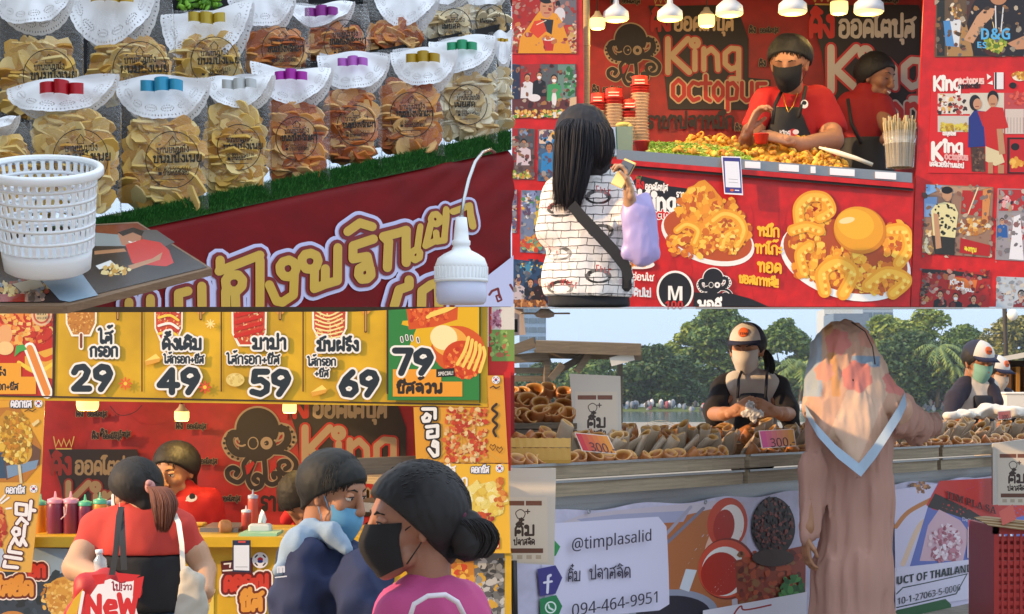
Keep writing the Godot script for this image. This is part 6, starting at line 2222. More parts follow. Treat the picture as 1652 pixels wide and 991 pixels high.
	c.poly([676, 470, 773, 470, 773, 545, 740, 540, 700, 560, 664, 585, 660, 560, 672, 530, 648, 524, 650, 518, 700, 515], "d8a81c")
	c.poly([656, 470, 740, 470, 738, 516, 700, 528, 660, 532, 656, 500], "c8501f"); c.specks(690, 505, 34, 20, 90, ["d8602a", "c0401c", "e08038", "b8341a"], 2, 5)
	c.ell(740, 565, 44, 38, "c8541f", .3, 30, .03); c.ell(726, 552, 30, 24, "e0a040", .3, 28); c.ell(716, 545, 22, 20, "ecd8a0", .3, 26); c.ell(748, 580, 34, 30, "c2401c", .3, 26); c.specks(748, 584, 30, 28, 80, ["d8602a", "b8301a", "e08a40"], 2, 4)
	for k in 5: c.stroke([738 + k * 9, 588 + k * 3, 750 + k * 8, 566 + k * 2, 756 + k * 6, 545 + k * 4], 5.5, "ecc45c", true)
	c.stroke([696, 508, 720, 500, 740, 490], 8, "ecc45c"); c.stroke([690, 512, 700, 506], 6, "ecc45c")
	c.rect(634, 596, 712, 640, "df942c"); c.rect(640, 616, 746, 640, "df942c")
	for e in [[648, 551], [656, 548], [664, 549], [674, 552]]: c.stroke([e[0], e[1] - 6, e[0] + 1, e[1]], 5, WH); c.stroke([e[0], e[1] - 6, e[0] + 1, e[1]], 2.4, INK)
	c.word("79", 634, 602, 36, 17, WH, 0, 1.25); c.lay += 1; c.word("79", 634, 602, 36, 10.5, INK, 0, 1.25)
	c.poly([704, 596, 733, 594, 734, 607, 704, 609], "26221f")
	c.word("ชีสล้วน", 640, 634, 15, 4.4, "2e2420", 0, 1.25)
	obj("printed_menu", c.done(), vmat(0.4), pb)
	text("SPECIAL!", pb, mat("e6e2da", 0.5), P(707, 604.5, d - c.top() - .001), P(731, 603, d - c.top() - .001), Vector3.UP, 6 * d / F)
	text("BEST", pb, mat("3a4438", 0.5), P(59, 507, d - c.top() - .001), P(75, 507, d - c.top() - .001), Vector3.UP, 4.6 * d / F)
	text("SELLER", pb, mat("3a4438", 0.5), P(59, 514, d - c.top() - .001), P(75, 514, d - c.top() - .001), Vector3.UP, 3.6 * d / F)
	# ---- posters
	var OR = "d29628"
	var pc = poster("corn dog poster with a cheese-dusted corn dog on a stick", [-30, 646, 72, 646, 66, 780, -30, 778], o, n, OR)
	c = pc[1]
	c.poly([-30, 660, 30, 656, 66, 720, 66, 748, 40, 778, -30, 778], "b8762c"); c.poly([12, 690, 66, 726, 64, 750, 10, 775, 4, 730], "6a4a3a"); c.poly([10, 752, 62, 742, 58, 756, 12, 772], "7a94b0"); c.poly([-30, 730, 6, 730, 10, 772, -30, 772], "38506a")
	c.ell(20, 700, 24, 38, "c8902c", -.25, 28, .04); c.ell(28, 730, 24, 20, "d2a038", 0, 24, .04); c.specks(24, 708, 26, 42, 260, ["e0b440", "d8a02c", "c88424", "ecd070", "a87820", "8a6a28"], 2, 5)
	c.stroke([31, 752, 34, 782], 4.5, "d8c8a0")
	for e in [[17, 656]]:
		c.word("ดอกชีส", e[0], e[1] + 1, 10, 5, "2a3a4a", 0, .85); c.lay += 1; c.word("ดอกชีส", e[0], e[1] + 1, 10, 2.2, "eceaf0", 0, .85)
	korea_badge(c, 62, 651, 6.6); c.stroke([40, 664, 46, 661, 52, 664, 58, 660], 1.4, "3a2a1c"); c.poly([51, 684, 62, 676, 64, 681, 54, 689], "e8d090")
	finish(pc)
	pc = poster("tan poster with tall white Korean lettering", [-30, 778, 66, 780, 50, 924, -30, 921], o, n, "cf9d45")
	c = pc[1]
	c.word("ดอกชีส", 9, 796, 9, 4.6, "2a3a4a", 0, .85); c.lay += 1; c.word("ดอกชีส", 9, 796, 9, 2.0, "eceaf0", 0, .85)
	korea_badge(c, 54, 789, 6.4)
	for e in [[0, 808, 8, 799], [2, 812, 14, 803], [10, 821, 18, 820]]: c.stroke(e, 3, "f0ece8")
	c.poly([-30, 820, 6, 830, 12, 850, 2, 880, -30, 900], "b8402c"); c.specks(0, 850, 10, 30, 50, ["c85a34", "d88a4c", "a83020"], 2, 5); c.poly([-30, 890, 4, 885, 14, 915, -30, 915], "b8c4d4")
	var KO = [[26, 813, 26, 829, 42, 831, 43, 815, 26, 813], [50, 809, 47, 838], [49, 823, 56, 824], [34, 836, 27, 845], [34, 836, 44, 845], [24, 852, 20, 858, 24, 864, 31, 862, 31, 854, 24, 852], [40, 848, 38, 866], [18, 878, 24, 868, 29, 878], [32, 880, 36, 869, 42, 880], [16, 882, 14, 890, 34, 893], [8, 898, 34, 902], [8, 906, 6, 914, 28, 916]]
	for l in [[9.5, "5a2a24"], [5.6, "f2ecec"]]:
		c.lay += 1
		for k in KO: c.stroke(k, l[0], l[1])
	finish(pc)
	pc = poster("small red-framed poster with a pink basket picture", [789, 490, 830, 490, 830, 606, 788, 605], o - n * .02, n, "c2201c")
	c = pc[1]
	c.rect(793, 490, 830, 583, "dcd6cc"); c.specks(800, 514, 7, 14, 50, ["c07890", "8a4058", "d8a0b0"], 2, 4, true); c.rect(793, 532, 830, 583, "7a9a4c"); c.specks(806, 555, 14, 20, 50, ["8ab05a", "5a7a34", "a8c06a", "b86a48"], 2, 5, true)
	finish(pc)
	pc = poster("orange poster with white Thai lettering and crispy popcorn chicken", [667, 657, 788, 658, 786, 606, 812, 606, 820, 747, 671, 746], o, n, "d0912a")
	c = pc[1]
	for k in 7: c.poly([745, 700, 672 + k * 22, 745, 682 + k * 22, 745], "da9f38")
	c.specks(751, 702, 34, 42, 320, ["d86a34", "c8452a", "e0a058", "e8c890", "b83a24", "dcb478"], 2, 5, true)
	for l in [[10.5, "2e2422"], [5.6, "efebe6"]]:
		c.lay += 1
		for k in [[682, 660, 702, 660, 702, 675], [684, 674, 688, 668, 694, 672, 692, 679, 684, 680, 682, 674], [688, 689, 706, 687, 706, 704, 690, 706, 690, 697, 697, 696], [700, 712, 706, 715, 704, 721, 698, 719, 700, 712], [706, 718, 706, 734, 700, 736, 692, 725]]: c.stroke(k, l[0], l[1])
	c.stroke([801, 652, 794, 660, 802, 668, 795, 678, 802, 686, 796, 695, 800, 704], 4, "3a2c24", true)
	korea_badge(c, 800, 613, 6.5); c.stroke([791, 626, 796, 623, 800, 627, 806, 624], 1.6, "3a2c24")
	for e in [[795, 722], [806, 726]]: c.stroke([e[0], e[1] + 5, e[0] - 5, e[1] - 1, e[0] - 3, e[1] - 5, e[0], e[1] - 2, e[0] + 3, e[1] - 5, e[0] + 5, e[1] - 1, e[0], e[1] + 5], 1.0, "5a3a20")
	finish(pc)
	pc = poster("yellow poster with melted cheese corn dog and white Thai lettering", [672, 748, 820, 749, 824, 893, 672, 892], o, n, "dba82c")
	c = pc[1]
	c.word("ลายชีส", 694, 766, 12, 2.6, "f4f0ea", 0, .9); c.word("หนุกกก", 700, 784, 13, 3.0, "f4f0ea", 0, 1.0); c.word("ดอกชีส", 760, 763, 9, 4.6, "2a3a4a", 0, .8); c.lay += 1; c.word("ดอกชีส", 760, 763, 9, 2.0, "eceaf0", 0, .8); korea_badge(c, 806, 756, 6.6)
	c.poly([722, 800, 752, 786, 796, 776, 814, 792, 812, 828, 780, 842, 730, 846], "e6d070"); c.specks(772, 810, 42, 28, 120, ["ecd880", "e0c050", "f0e4a8", "d8b040", "e8cc60"], 4, 9); c.specks(806, 796, 8, 24, 34, ["d8863a", "c86a28", "e0a850"], 3, 6); c.specks(780, 836, 18, 8, 30, ["c8502a", "a83a2c", "b86a3a"], 3, 5)
	for l in [[8.0, "c8451f"], [4.0, "f0d8a0"]]: c.lay += 1; c.word("ESH", 776, 882, 18, l[0], l[1], 0, .8)
	finish(pc)
	var ps = thing("frame_post", "red and yellow painted post beside the melted cheese poster", "post", P(819, 991, d + .04))
	board("red_section", [812, 600, 824, 600, 824, 760, 820, 760], o - n * .006, n, .04, mat("c01c18", 0.5), ps)
	board("yellow_section", [815, 892, 825, 892, 825, 1010, 814, 1010], o - n * .006, n, .04, YEL, ps)
	# ---- counter
	var ct = thing("stall_counter", "yellow corn dog counter with printed front panels", "counter", P(420, 991, 6.7))
	var m = MB.new()
	pbox(m, 40, 867, 818, 883, 6.66, 7.3)
	obj("counter_top", m.done(), YEL, ct)
	var fo = P(400, 900, 6.72)
	board("front_panel", [40, 881, 822, 881, 822, 1080, 40, 1080], fo, n, .02, mat("dfac1e", 0.5, "blot", .7), ct)
	c = canvas(fo, n)
	c.lay = 2
	c.rect(-20, 884, 128, 1000, "323c48"); c.poly([56, 884, 112, 886, 118, 920, 60, 935, 50, 900], "8aa0b4"); c.specks(60, 950, 60, 40, 50, ["2a323c", "3c4856", "22282e"], 4, 10)
	c.ell(112, 965, 40, 34, "c8923c", .3, 24, .05); c.specks(105, 965, 38, 34, 130, ["d8a850", "c08432", "e0bc70", "b07428"], 2, 5); c.ell(20, 1000, 24, 14, "b87a38")
	for l in [[18, "e8dcd8"], [14, "6a1c14"], [6.5, "c8382a"]]: c.lay += 1; c.word("อก", 46, 930, 17, l[0], l[1], 0, 1.0)
	for l in [[18, "e8dcd8"], [14, "6a2a14"], [7.0, "d8923a"]]: c.lay += 1; c.word("ชีสยืด", -14, 960, 21, l[0], l[1], 0, 1.0)
	c.rect(760, 885, 814, 1000, "6a6e72"); c.specks(790, 950, 24, 50, 130, ["8a8e92", "b8bcc0", "3a3c40", "c8a03c", "55585c"], 3, 8, true); c.poly([704, 900, 764, 905, 770, 1000, 700, 1000], "c8862c"); c.specks(735, 945, 28, 44, 90, ["d8a03c", "c84a2c", "e8bc50", "b8702c"], 4, 9)
	c.poly([330, 920, 345, 900, 345, 1000, 320, 1000], "e0c050"); c.specks(330, 965, 14, 24, 40, ["c89858", "b0783c", "dcc090"], 4, 8)
	for l in [[20, "ece2da"], [15, "6a1c14"], [7.0, "c8382a"]]: c.lay += 1; c.word("คอร์น", 362, 953, 22, l[0], l[1], -.04, .85)
	for l in [[20, "ece2da"], [15, "6a2a14"], [7.5, "d8923a"]]: c.lay += 1; c.word("ชีส", 388, 985, 24, l[0], l[1], -.04, .95)
	c.poly([356, 906, 408, 900, 408, 925, 358, 926], "5a1c18"); c.stroke([362, 910, 372, 909, 371, 915], 2.4, "f0ece8"); c.stroke([360, 921, 376, 920], 2.4, "f0ece8"); korea_badge(c, 420, 904, 13)
	c.specks(626, 935, 10, 24, 30, ["e8e4dc", "6a9a4c", "c86a34", "d8b040"], 3, 7)
	obj("printed_front", c.done(), vmat(0.45), ct)
	var qc = thing("payment_card", "dark blue and white payment card hung on the yellow counter", "sign", P(389, 922, 6.64))
	board("card", [375, 872, 404, 872, 404, 924, 375, 923], P(390, 900, 6.63), n, .005, mat("26304a", 0.4), qc)
	c = canvas(P(390, 900, 6.63))
	c.poly([377, 880, 402, 880, 402, 921, 377, 920], "d9dbe0"); c.stroke([380, 915, 399, 915], 1.0, "8a8c94"); c.rect(384, 873, 396, 876, "c84a48")
	obj("print", c.done(), vmat(0.4), qc)
	# ---- sauces and trays on the counter
	var PU = "7a3050"
	var OG = "d88a2a"
	sauce_bottle(65, 867, 19, 70, 6.9, OG, "5ab8a8", "orange sauce bottle with a teal cap beside the tan poster")
	sauce_bottle(89, 867, 26, 74, 6.85, PU, "d898b8", "purple sauce bottle with a pink cap beside the orange bottle")
	sauce_bottle(114, 867, 25, 74, 6.85, "7c2c40", "d898b8", "plum sauce bottle with a pink cap between two purple bottles")
	sauce_bottle(137, 868, 23, 70, 6.85, PU, "58b898", "purple sauce bottle with a green cap")
	sauce_bottle(161, 868, 22, 74, 6.85, OG, "58b898", "orange sauce bottle with a green cap")
	sauce_bottle(184, 868, 24, 72, 6.9, OG, "8a98c8", "orange sauce bottle with a lilac cap beside the coral T-shirt")
	sauce_bottle(408, 846, 17, 56, 7.1, "c8584a", "a8b4d0", "tall red sauce bottle with a pale blue cap beside the tissues")
	sauce_bottle(397, 858, 16, 42, 6.95, "b04438", "d8dce0", "short red sauce bottle in front of the taller one")
	var m2 = MB.new()
	m2.tube([P(103, 818, 6.8), P(104, 834, 6.78), P(98, 838, 6.78), P(106, 830, 6.78), P(108, 812, 6.8)], .0025, 5)
	var st = thing("bottle_string", "pale string looped round the purple bottles", "string", P(102, 838, 6.78))
	obj("string_loop", m2.done(), mat("c8a8b0", 0.7), st)
	var bx = thing("food_tray", "grey metal tray with round buns behind the counter edge", "tray", P(350, 868, 7.0))
	m = MB.new()
	pbox(m, 322, 852, 384, 867, 6.9, 7.2)
	obj("tray_wall", m.done(), steel_m(), bx)
	m = MB.new()
	m.lathe([[10 * 7.0 / F, -.02], [12 * 7.0 / F, -.01], [12 * 7.0 / F, .01], [10 * 7.0 / F, .02]], Transform3D(Basis(Vector3.BACK, PI / 2) * Basis(Vector3.RIGHT, .5), P(363, 851, 6.9)), 20, true)
	obj("bun", m.done(), mat("d08a50", 0.6, "fine", 20.0), bx)
	var tk = thing("tissue_pack", "small white tissue pack with a tissue sticking out", "tissues", P(420, 862, 6.85))
	m = MB.new()
	m.cbox(P(420, 852, 6.85), Vector3(.09, .034, .06), .008)
	obj("pack", m.done(), mat("d4dad6", 0.5, "fine", 40.0), tk)
	m = MB.new()
	m.smooth()
	m.loft([[P(416, 844, 6.85), P(424, 844, 6.83), P(428, 845, 6.86)], [P(418, 832, 6.85), P(424, 834, 6.82), P(430, 838, 6.86)], [P(422, 822, 6.85), P(426, 826, 6.84), P(428, 832, 6.86)]], false)
	obj("tissue", m.done(), mat("eceeec", 0.8), tk)
	var gt = thing("green_plate", "pale green tray of wrappers on the yellow counter", "tray", P(410, 867, 6.75))
	m = MB.new()
	pbox(m, 385, 861, 446, 866, 6.7, 6.9)
	obj("tray_base", m.done(), mat("8fc09a", 0.5), gt)
	var yb = thing("yellow_box", "yellow plastic lunch box behind the coral T-shirt", "box", P(312, 866, 7.0))
	m = MB.new()
	m.cbox(P(314, 856, 7.0), Vector3(.075, .035, .08), .006)
	obj("box_body", m.done(), mat("cf9c28", 0.5), yb)
	m = MB.new()
	m.cbox(P(314, 846, 7.0), Vector3(.085, .012, .09), .004)
	obj("lid", m.done(), mat("cf9c28", 0.5), yb)
	bl_people()
	for e in [[141, 663, 7.0, 36, "wide"], [293, 680, 7.6, 24, "bulb"], [467, 667, 7.6, 23, "bulb"]]:
		hang_lamp(e[0], e[1], e[2], e[3], "bulb", {"141": "wide glowing bulb tucked under the yellow price board", "293": "glowing drum bulb hanging above the short-haired worker", "467": "glowing drum bulb beside the printed octopus head"}[str(e[0])], "bulbs in the corn dog stall")

func tote(p: Array, d: float, thick: float, q := .35) -> ArrayMesh:
	return sdf(p, .009, .04, .012, 12.0, null, [], .6)

func bl_people() -> void:
	# woman from behind, coral and black T-shirt
	var d = 5.8
	var p = person("person with an auburn ponytail in a coral and black T-shirt, seen from behind", {"head": [217, 796, d], "yaw": -128, "pitch": 14, "hs": .84, "skin": "c79a7a", "noface": true, "base": P(220, 991, d),
		"bones": [bn(135, 890, d - .05, 23, 122, 916, d - .08, 21), bn(122, 916, d - .08, 21, 168, 935, d - .2, 15), bn(168, 935, d - .2, 15, 190, 945, d - .25, 12), bn(315, 890, d, 22, 330, 920, d, 18), bn(330, 920, d, 18, 332, 955, d - .1, 14)]})
	var tb = [bn(225, 880, d, 74, 225, 1010, d, 76, .66), bn(224, 850, d - .02, 44, 224, 880, d - .02, 58, .7), bn(162, 854, d, 30, 286, 854, d, 30, .85), bn(162, 856, d, 31, 132, 905, d - .05, 26, .9, [P(128, 902, d - .05), Vector3(-.55, -.85, 0).normalized()]), bn(284, 856, d, 31, 316, 900, d, 24, .9, [P(317, 900, d), Vector3(.5, -.85, 0).normalized()]), bn(225, 830, d, 24, 225, 850, d, 40, .8)]
	cloth(p, "t_shirt", tb, mat("d8453a", 0.85, "fibre", 14.0), [[P(225, 893, d), Vector3(-.0, -1, 0)]], .009, 12.0)
	cloth(p, "t_shirt_lower_half", [bn(225, 880, d, 73, 225, 1010, d, 75, .66)], mat("232429", 0.85, "fibre", 14.0), [[P(225, 893.5, d), Vector3(0, 1, 0)], [P(225, 985, d), Vector3(0, -1, 0)]], .009, 12.0)
	cloth(p, "jeans", [bn(225, 985, d, 78, 225, 1090, d, 80, .58)], mat("7f9cc0", 0.85, "fibre", 20.0), [[P(225, 986, d), Vector3(0, 1, .05)]], .004, 12.0)
	hair_swept(p, "1d1815", Vector3(-.01, .02, -.125), 900, .065, .016, 8)
	locks(p.n, "ponytail", [P(240, 786, d - .06), P(256, 789, d - .11), P(265, 815, d - .15), P(262, 860, d - .17)], [.016, .036, .045, .018], 420, "6a3a28", .0024, 9)
	var m = MB.new()
	m.ell(P(242, 786, d - .08), Vector3(.018, .022, .02)); m.ell(P(240, 780, d - .09), Vector3(.012, .012, .014))
	obj("hair_tie", m.done(), mat("b8807a", 0.7), p.n)
	face_mask(p, "e4e6ea")
	# red and white tote
	var tt = thing("tote_bag", "red and white printed tote bag on the elbow of the coral T-shirt wearer", "bag", P(170, 991, d - .3))
	var tbn = [bn(142, 950, d - .3, 26, 214, 952, d - .3, 16, .6), bn(138, 1000, d - .3, 36, 210, 1005, d - .3, 22, .6), bn(176, 945, d - .3, 26, 176, 1010, d - .3, 40, .6)]
	obj("bag_body", sdf(tbn, .009, .03, .01, 12.0), mat("b81a20", 0.5, "fine", 6.0), tt)
	var cv = canvas(P(175, 960, d - .42))
	cv.poly([140, 991, 146, 960, 160, 940, 178, 934, 196, 942, 220, 930, 214, 960, 222, 991], "e6e2e6"); cv.poly([148, 928, 172, 926, 168, 942, 154, 944], "c8222a"); cv.poly([186, 924, 226, 928, 214, 938, 192, 940], "c8222a"); cv.poly([216, 934, 232, 930, 226, 965, 214, 962], "c8222a")
	cv.word("ไป!", 182, 953, 10, 2.4, "8a1a3a"); cv.word("ว้าว", 198, 952, 8, 2.0, "8a1a3a")
	cv.word("NeW", 138, 995, 32, 8.5, "c8222a", -.06, 1.15); cv.poly([106, 991, 118, 968, 134, 950, 124, 991], "d8a82c"); cv.stroke([128, 990, 134, 956], 5, "e6e2e6")
	obj("bag_print", cv.done(), vmat(0.5), tt)
	for e in [[[180, 928], [187, 890], [192, 832], [196, 818]], [[200, 920], [198, 880], [196, 840], [195, 818]]]:
		m = MB.new()
		m.smooth()
		var a = []
		var b = []
		for i in 4:
			var dd: float = [d - .42, d - .38, d - .24, d - .16][i]
			a.append(P(e[i][0] - 5, e[i][1], dd)); b.append(P(e[i][0] + 5, e[i][1], dd))
		m.loft([a, b], false)
		obj("handle", m.done(), mat("26262a", 0.8, "fibre", 20.0), tt)
	var wb = thing("water_bottle", "clear bottle wrapped in film sticking out of the tote bag", "bottle", P(166, 925, d - .3))
	m = MB.new()
	var s = d / F
	m.lathe([[10 * s, -10 * s], [10 * s, 10 * s], [5 * s, 16 * s], [5 * s, 20 * s]], Transform3D(Basis(Vector3.BACK, .1), P(162, 914, d - .26)), 16, true)
	obj("bottle_wall", m.done(), film("dfe8ec", .35, .1), wb)
	m = MB.new()
	m.lathe([[6 * s, 20 * s], [6 * s, 26 * s]], Transform3D(Basis(Vector3.BACK, .1), P(162, 914, d - .26)), 12, true)
	obj("bottle_cap", m.done(), mat("e8ecee", 0.4), wb)
	var cb = thing("cloth_bag", "cream cotton bag hanging from the shoulder of the coral T-shirt wearer", "bag", P(308, 991, d - .2))
	obj("bag_body", sdf([bn(302, 930, d - .2, 14, 318, 935, d - .2, 12, .6), bn(304, 950, d - .2, 18, 306, 1005, d - .2, 26, .6), bn(318, 945, d - .2, 12, 322, 1000, d - .2, 16, .6)], .008, .03, .012, 14.0), mat("cfc8ba", 0.9, "fibre", 14.0), cb)
	m = MB.new()
	m.smooth()
	var a = []
	var b = []
	for e in [[280, 828, -.1], [288, 845, -.2], [293, 880, -.24], [295, 920, -.24]]:
		a.append(P(e[0] - 4, e[1], d + e[2])); b.append(P(e[0] + 4, e[1] - 2, d + e[2]))
	m.loft([a, b], false)
	obj("handle", m.done(), mat("e2dcd0", 0.9), cb)
	# worker in red behind the counter
	d = 7.75
	p = person("worker with short dark hair in a red T-shirt standing behind the counter", {"head": [284, 762, d], "yaw": -24, "pitch": 14, "roll": 4, "hs": 1.0, "skin": "b5805e", "open": .3, "base": P(300, 900, d), "bones": [bn(262, 835, d, 16, 262, 870, d - .05, 14), bn(346, 840, d, 15, 350, 872, d - .05, 13)]})
	cloth(p, "t_shirt", [bn(305, 835, d, 48, 308, 900, d, 50, .62), bn(272, 806, d, 22, 335, 810, d, 22, .8), bn(335, 810, d, 22, 346, 845, d, 20, .9), bn(270, 806, d, 22, 262, 840, d, 20, .9), bn(296, 790, d, 20, 300, 805, d, 32, .8)], mat("c81418", 0.8, "fibre", 14.0), [], .007, 14.0)
	cv = canvas(P(310, 805, d - .14))
	cv.ell(309, 804, 9, 6, "e0dcd8", -.2); cv.ell(310, 801, 5, 5, "201816"); cv.stroke([300, 808, 313, 806], 2.2, "e8e4e0")
	obj("shirt_logo", cv.done(), vmat(0.6), p.n)
	hair_cap(p, "15110f", .06, [lb(0, -.02, -.07, .045, 0, -.06, -.075, .035)], 0.0, 200, -.08, .014)
	# bent worker, mostly hidden
	d = 7.6
	p = person("bent worker with black hair half hidden behind the hooded jacket", {"head": [492, 806, d], "yaw": -70, "pitch": 60, "hs": .95, "skin": "b5805e", "noface": true, "base": P(490, 900, d)})
	cloth(p, "t_shirt", [bn(500, 830, d + .1, 40, 505, 900, d + .1, 44, .7), bn(482, 812, d, 12, 462, 838, d, 11, .9)], mat("c01418", 0.8), [], .006, 14.0)
	hair_cap(p, "15110f", .05, [], 0.0, 120)
	m = MB.new()
	m.tube([P(495, 780, d - .1), P(492, 792, d - .12), P(489, 806, d - .12)], .008, 6)
	obj("hair_clip", m.done(), mat("e0e2e6", 0.5), p.n)
	# man in navy hooded jacket, facing right
	d = 5.0
	p = person("person in a navy jacket with pale blue hood, blue mask on chin", {"head": [537, 798, d], "yaw": 62, "pitch": 12, "hs": .95, "skin": "b07a5a", "open": .3, "base": P(530, 991, d)})
	cloth(p, "jacket", [bn(522, 920, d, 66, 522, 1020, d, 80, .75), bn(490, 908, d - .05, 42, 558, 908, d, 40, .9), bn(575, 925, d - .12, 40, 590, 985, d - .16, 40, .9), bn(590, 985, d - .16, 38, 606, 935, d - .12, 22, .9), bn(487, 905, d - .1, 40, 474, 1000, d - .12, 42, .9)], mat("27335a", 0.85, "fibre", 10.0), [], .024, 9.0, .011, .05, .8)
	cloth(p, "hood", [bn(500, 862, d - .08, 17, 530, 856, d - .1, 14, .9), bn(500, 862, d - .08, 18, 474, 886, d - .12, 17, .9), bn(472, 886, d - .12, 18, 453, 922, d - .14, 10, .9), bn(532, 858, d - .1, 13, 556, 888, d - .12, 8, .9), bn(524, 864, d + .04, 22, 498, 876, d + .02, 22, .9)], mat("9db4cc", 0.85, "fibre", 10.0), [], .018, 13.0, .009, .05)
	cv = canvas(P(455, 920, d - .33))
	cv.word("MU", 447, 924, 12, 3.0, "d8dce6", -.1, .8); cv.stroke([444, 932, 462, 930], 2, "d8dce6")
	obj("jacket_print", cv.done(), vmat(0.6), p.n)
	var hp: Array = [lb(0, .06, .03, .05, 0, .06, .05, .045)]
	hair_cap(p, "12110f", .052, hp, .0, 1800, -.045, .013, Vector3(0, -.8, .6))
	face_mask(p, "6fb0d8", .0, .03)
	# woman in pink, closest, facing left
	d = 3.9
	p = person("person in a pink T-shirt with a low bun, scrunchie and black mask", {"head": [668, 848, d], "yaw": -72, "pitch": 2, "hs": 1.0, "skin": "a8735a", "open": .35, "base": P(690, 991, d)})
	cloth(p, "t_shirt", [bn(690, 1010, d, 90, 690, 1060, d, 100, .8), bn(655, 985, d, 34, 745, 985, d + .05, 40, .9), bn(745, 985, d + .05, 42, 770, 1050, d, 44, .9), bn(676, 950, d, 22, 700, 985, d, 46, .9), bn(640, 985, d - .06, 30, 630, 1050, d - .06, 36, .9)], mat("d2528f", 0.85, "fibre", 14.0), [], .01, 11.0, .01, .04)
	m = MB.new()
	m.tube([P(660, 1000, d - .2), P(668, 975, d - .2), P(690, 962, d - .2), P(718, 960, d - .18), P(738, 972, d - .16), P(752, 1000, d - .15)], .006, 6)
	var pu = thing("shoulder_bag", "white strap of a shoulder bag over the pink T-shirt", "bag", P(705, 991, d - .2))
	obj("strap", m.done(), mat("dcd2da", 0.6), pu)
	hair_swept(p, "171316", Vector3(0, .03, -.135), 2200, .058, .02, 14)
	obj("hair_bun_core", sdf([bn(752, 858, d - .02, 31, 756, 876, d - .02, 30, 1.0), bn(728, 832, d - .01, 20, 746, 848, d - .02, 24)], .007, .03, .005, 50.0), hair_mat("171316"), p.n)
	locks(p.n, "hair_bun", [P(738, 832, d - .02), P(760, 842, d - .04), P(774, 870, d - .03), P(754, 900, d - .02), P(738, 876, d - .02)], [.018, .044, .046, .046, .03], 520, "171316", .0018, 15)
	var sc = MB.new()
	for k in 14:
		var an = TAU * k / 14
		sc.ell(P(735, 832, d - .02) + Vector3(cos(an) * .016, sin(an) * .03, .02 * cos(an * 2.0)), Vector3(.012, .012, .016))
	obj("scrunchie", sc.done(), mat("5a1e38", 0.8, "fine", 40.0), p.n)
	face_mask(p, "201d20", .008)

# ================================================================ lower right: dried fish market by the water
const TA := Vector3(0, 1.0, -7.5)
const TU := Vector3(.6466, 0, -.7629)
const TB := Vector3(-.7629, 0, -.6466)

func T(s: float, t: float, h: float) -> Vector3:
	return TA + TU * s + TB * t + Vector3(0, h, 0)

func leaf_crown(m: MB, c: Vector3, r: Vector3, n: int, size: float, cols: Array, g: RandomNumberGenerator) -> void:
	for i in n:
		var q = Vector3(g.randfn(), g.randfn(), g.randfn()).normalized()
		var p = c + q * r * pow(g.randf(), .33)
		var a = Vector3(g.randf_range(-1, 1), g.randf_range(-.6, .6), g.randf_range(-1, 1)).normalized()
		var b = a.cross(Vector3(g.randf_range(-1, 1), g.randf_range(-1, 1), g.randf_range(-1, 1))).normalized()
		var s = size * g.randf_range(.6, 1.3)
		m.col((cols[0] as Color).lerp(cols[1], g.randf()))
		m.tri(p - a * s, p + b * s * .55, p + a * s)
		m.tri(p - a * s, p + a * s, p - b * s * .55)

func tree(px: float, ytop: float, d: float, wpx: float, crown_from: float, cols: Array, label: String, sd: int, dens := 1.0) -> void:
	var g = RandomNumberGenerator.new()
	g.seed = sd
	var base = P(px, 640 + 1.3 * F / d, d)
	base.y = 0.0
	var t = thing("tree", label, "tree", base, "trees across the water")
	var top = P(px, ytop, d)
	var H0 = top.y
	var W = wpx * d / F
	var m = MB.new()
	var lean = g.randf_range(-.05, .05) * H0
	var fork = base + Vector3(lean * .5, H0 * crown_from * .9, 0)
	m.tube([base, base + Vector3(lean * .2, H0 * crown_from * .5, 0), fork], [H0 * .03, H0 * .022, H0 * .018], 7)
	var ends = []
	for k in 7:
		var a = TAU * k / 7 + g.randf()
		var e = base + Vector3(lean + cos(a) * W * .33, lerpf(H0 * crown_from, H0, g.randf_range(.35, .8)), sin(a) * W * .25)
		m.tube([fork, fork.lerp(e, .5) + Vector3(0, H0 * .04, 0), e], [H0 * .014, H0 * .008, H0 * .003], 5)
		ends.append(e)
	obj("trunk", m.done(), mat("4a3f34", 0.9, "fine", 1.0), t)
	m = MB.new()
	m.smooth(false)
	var lo = H0 * crown_from
	for k in int(34 * dens):
		var v = g.randf()
		var rad = W * .5 * sin(PI * clampf(lerpf(.22, .95, v), 0, 1)) * g.randf_range(.3, .9)
		var a = g.randf() * TAU
		var c = base + Vector3(lean + cos(a) * rad, lerpf(lo, H0 * .93, v), sin(a) * rad * .7)
		var s = W * g.randf_range(.09, .16)
		leaf_crown(m, c, Vector3(s * 1.25, s * .75, s), 240, d * .0016, cols, g)
	leaf_crown(m, top + Vector3(lean, -W * .08, 0), Vector3(W * .12, W * .08, W * .1), 120, d * .0014, cols, g)
	obj("crown", m.done(), leaf_m(), t)

func leaf_m() -> StandardMaterial3D:
	if mats.has("leaf"): return mats["leaf"]
	var m: StandardMaterial3D = vmat(0.6).duplicate()
	m.backlight_enabled = true
	m.backlight = Color(.35, .4, .15)
	mats["leaf"] = m
	return m

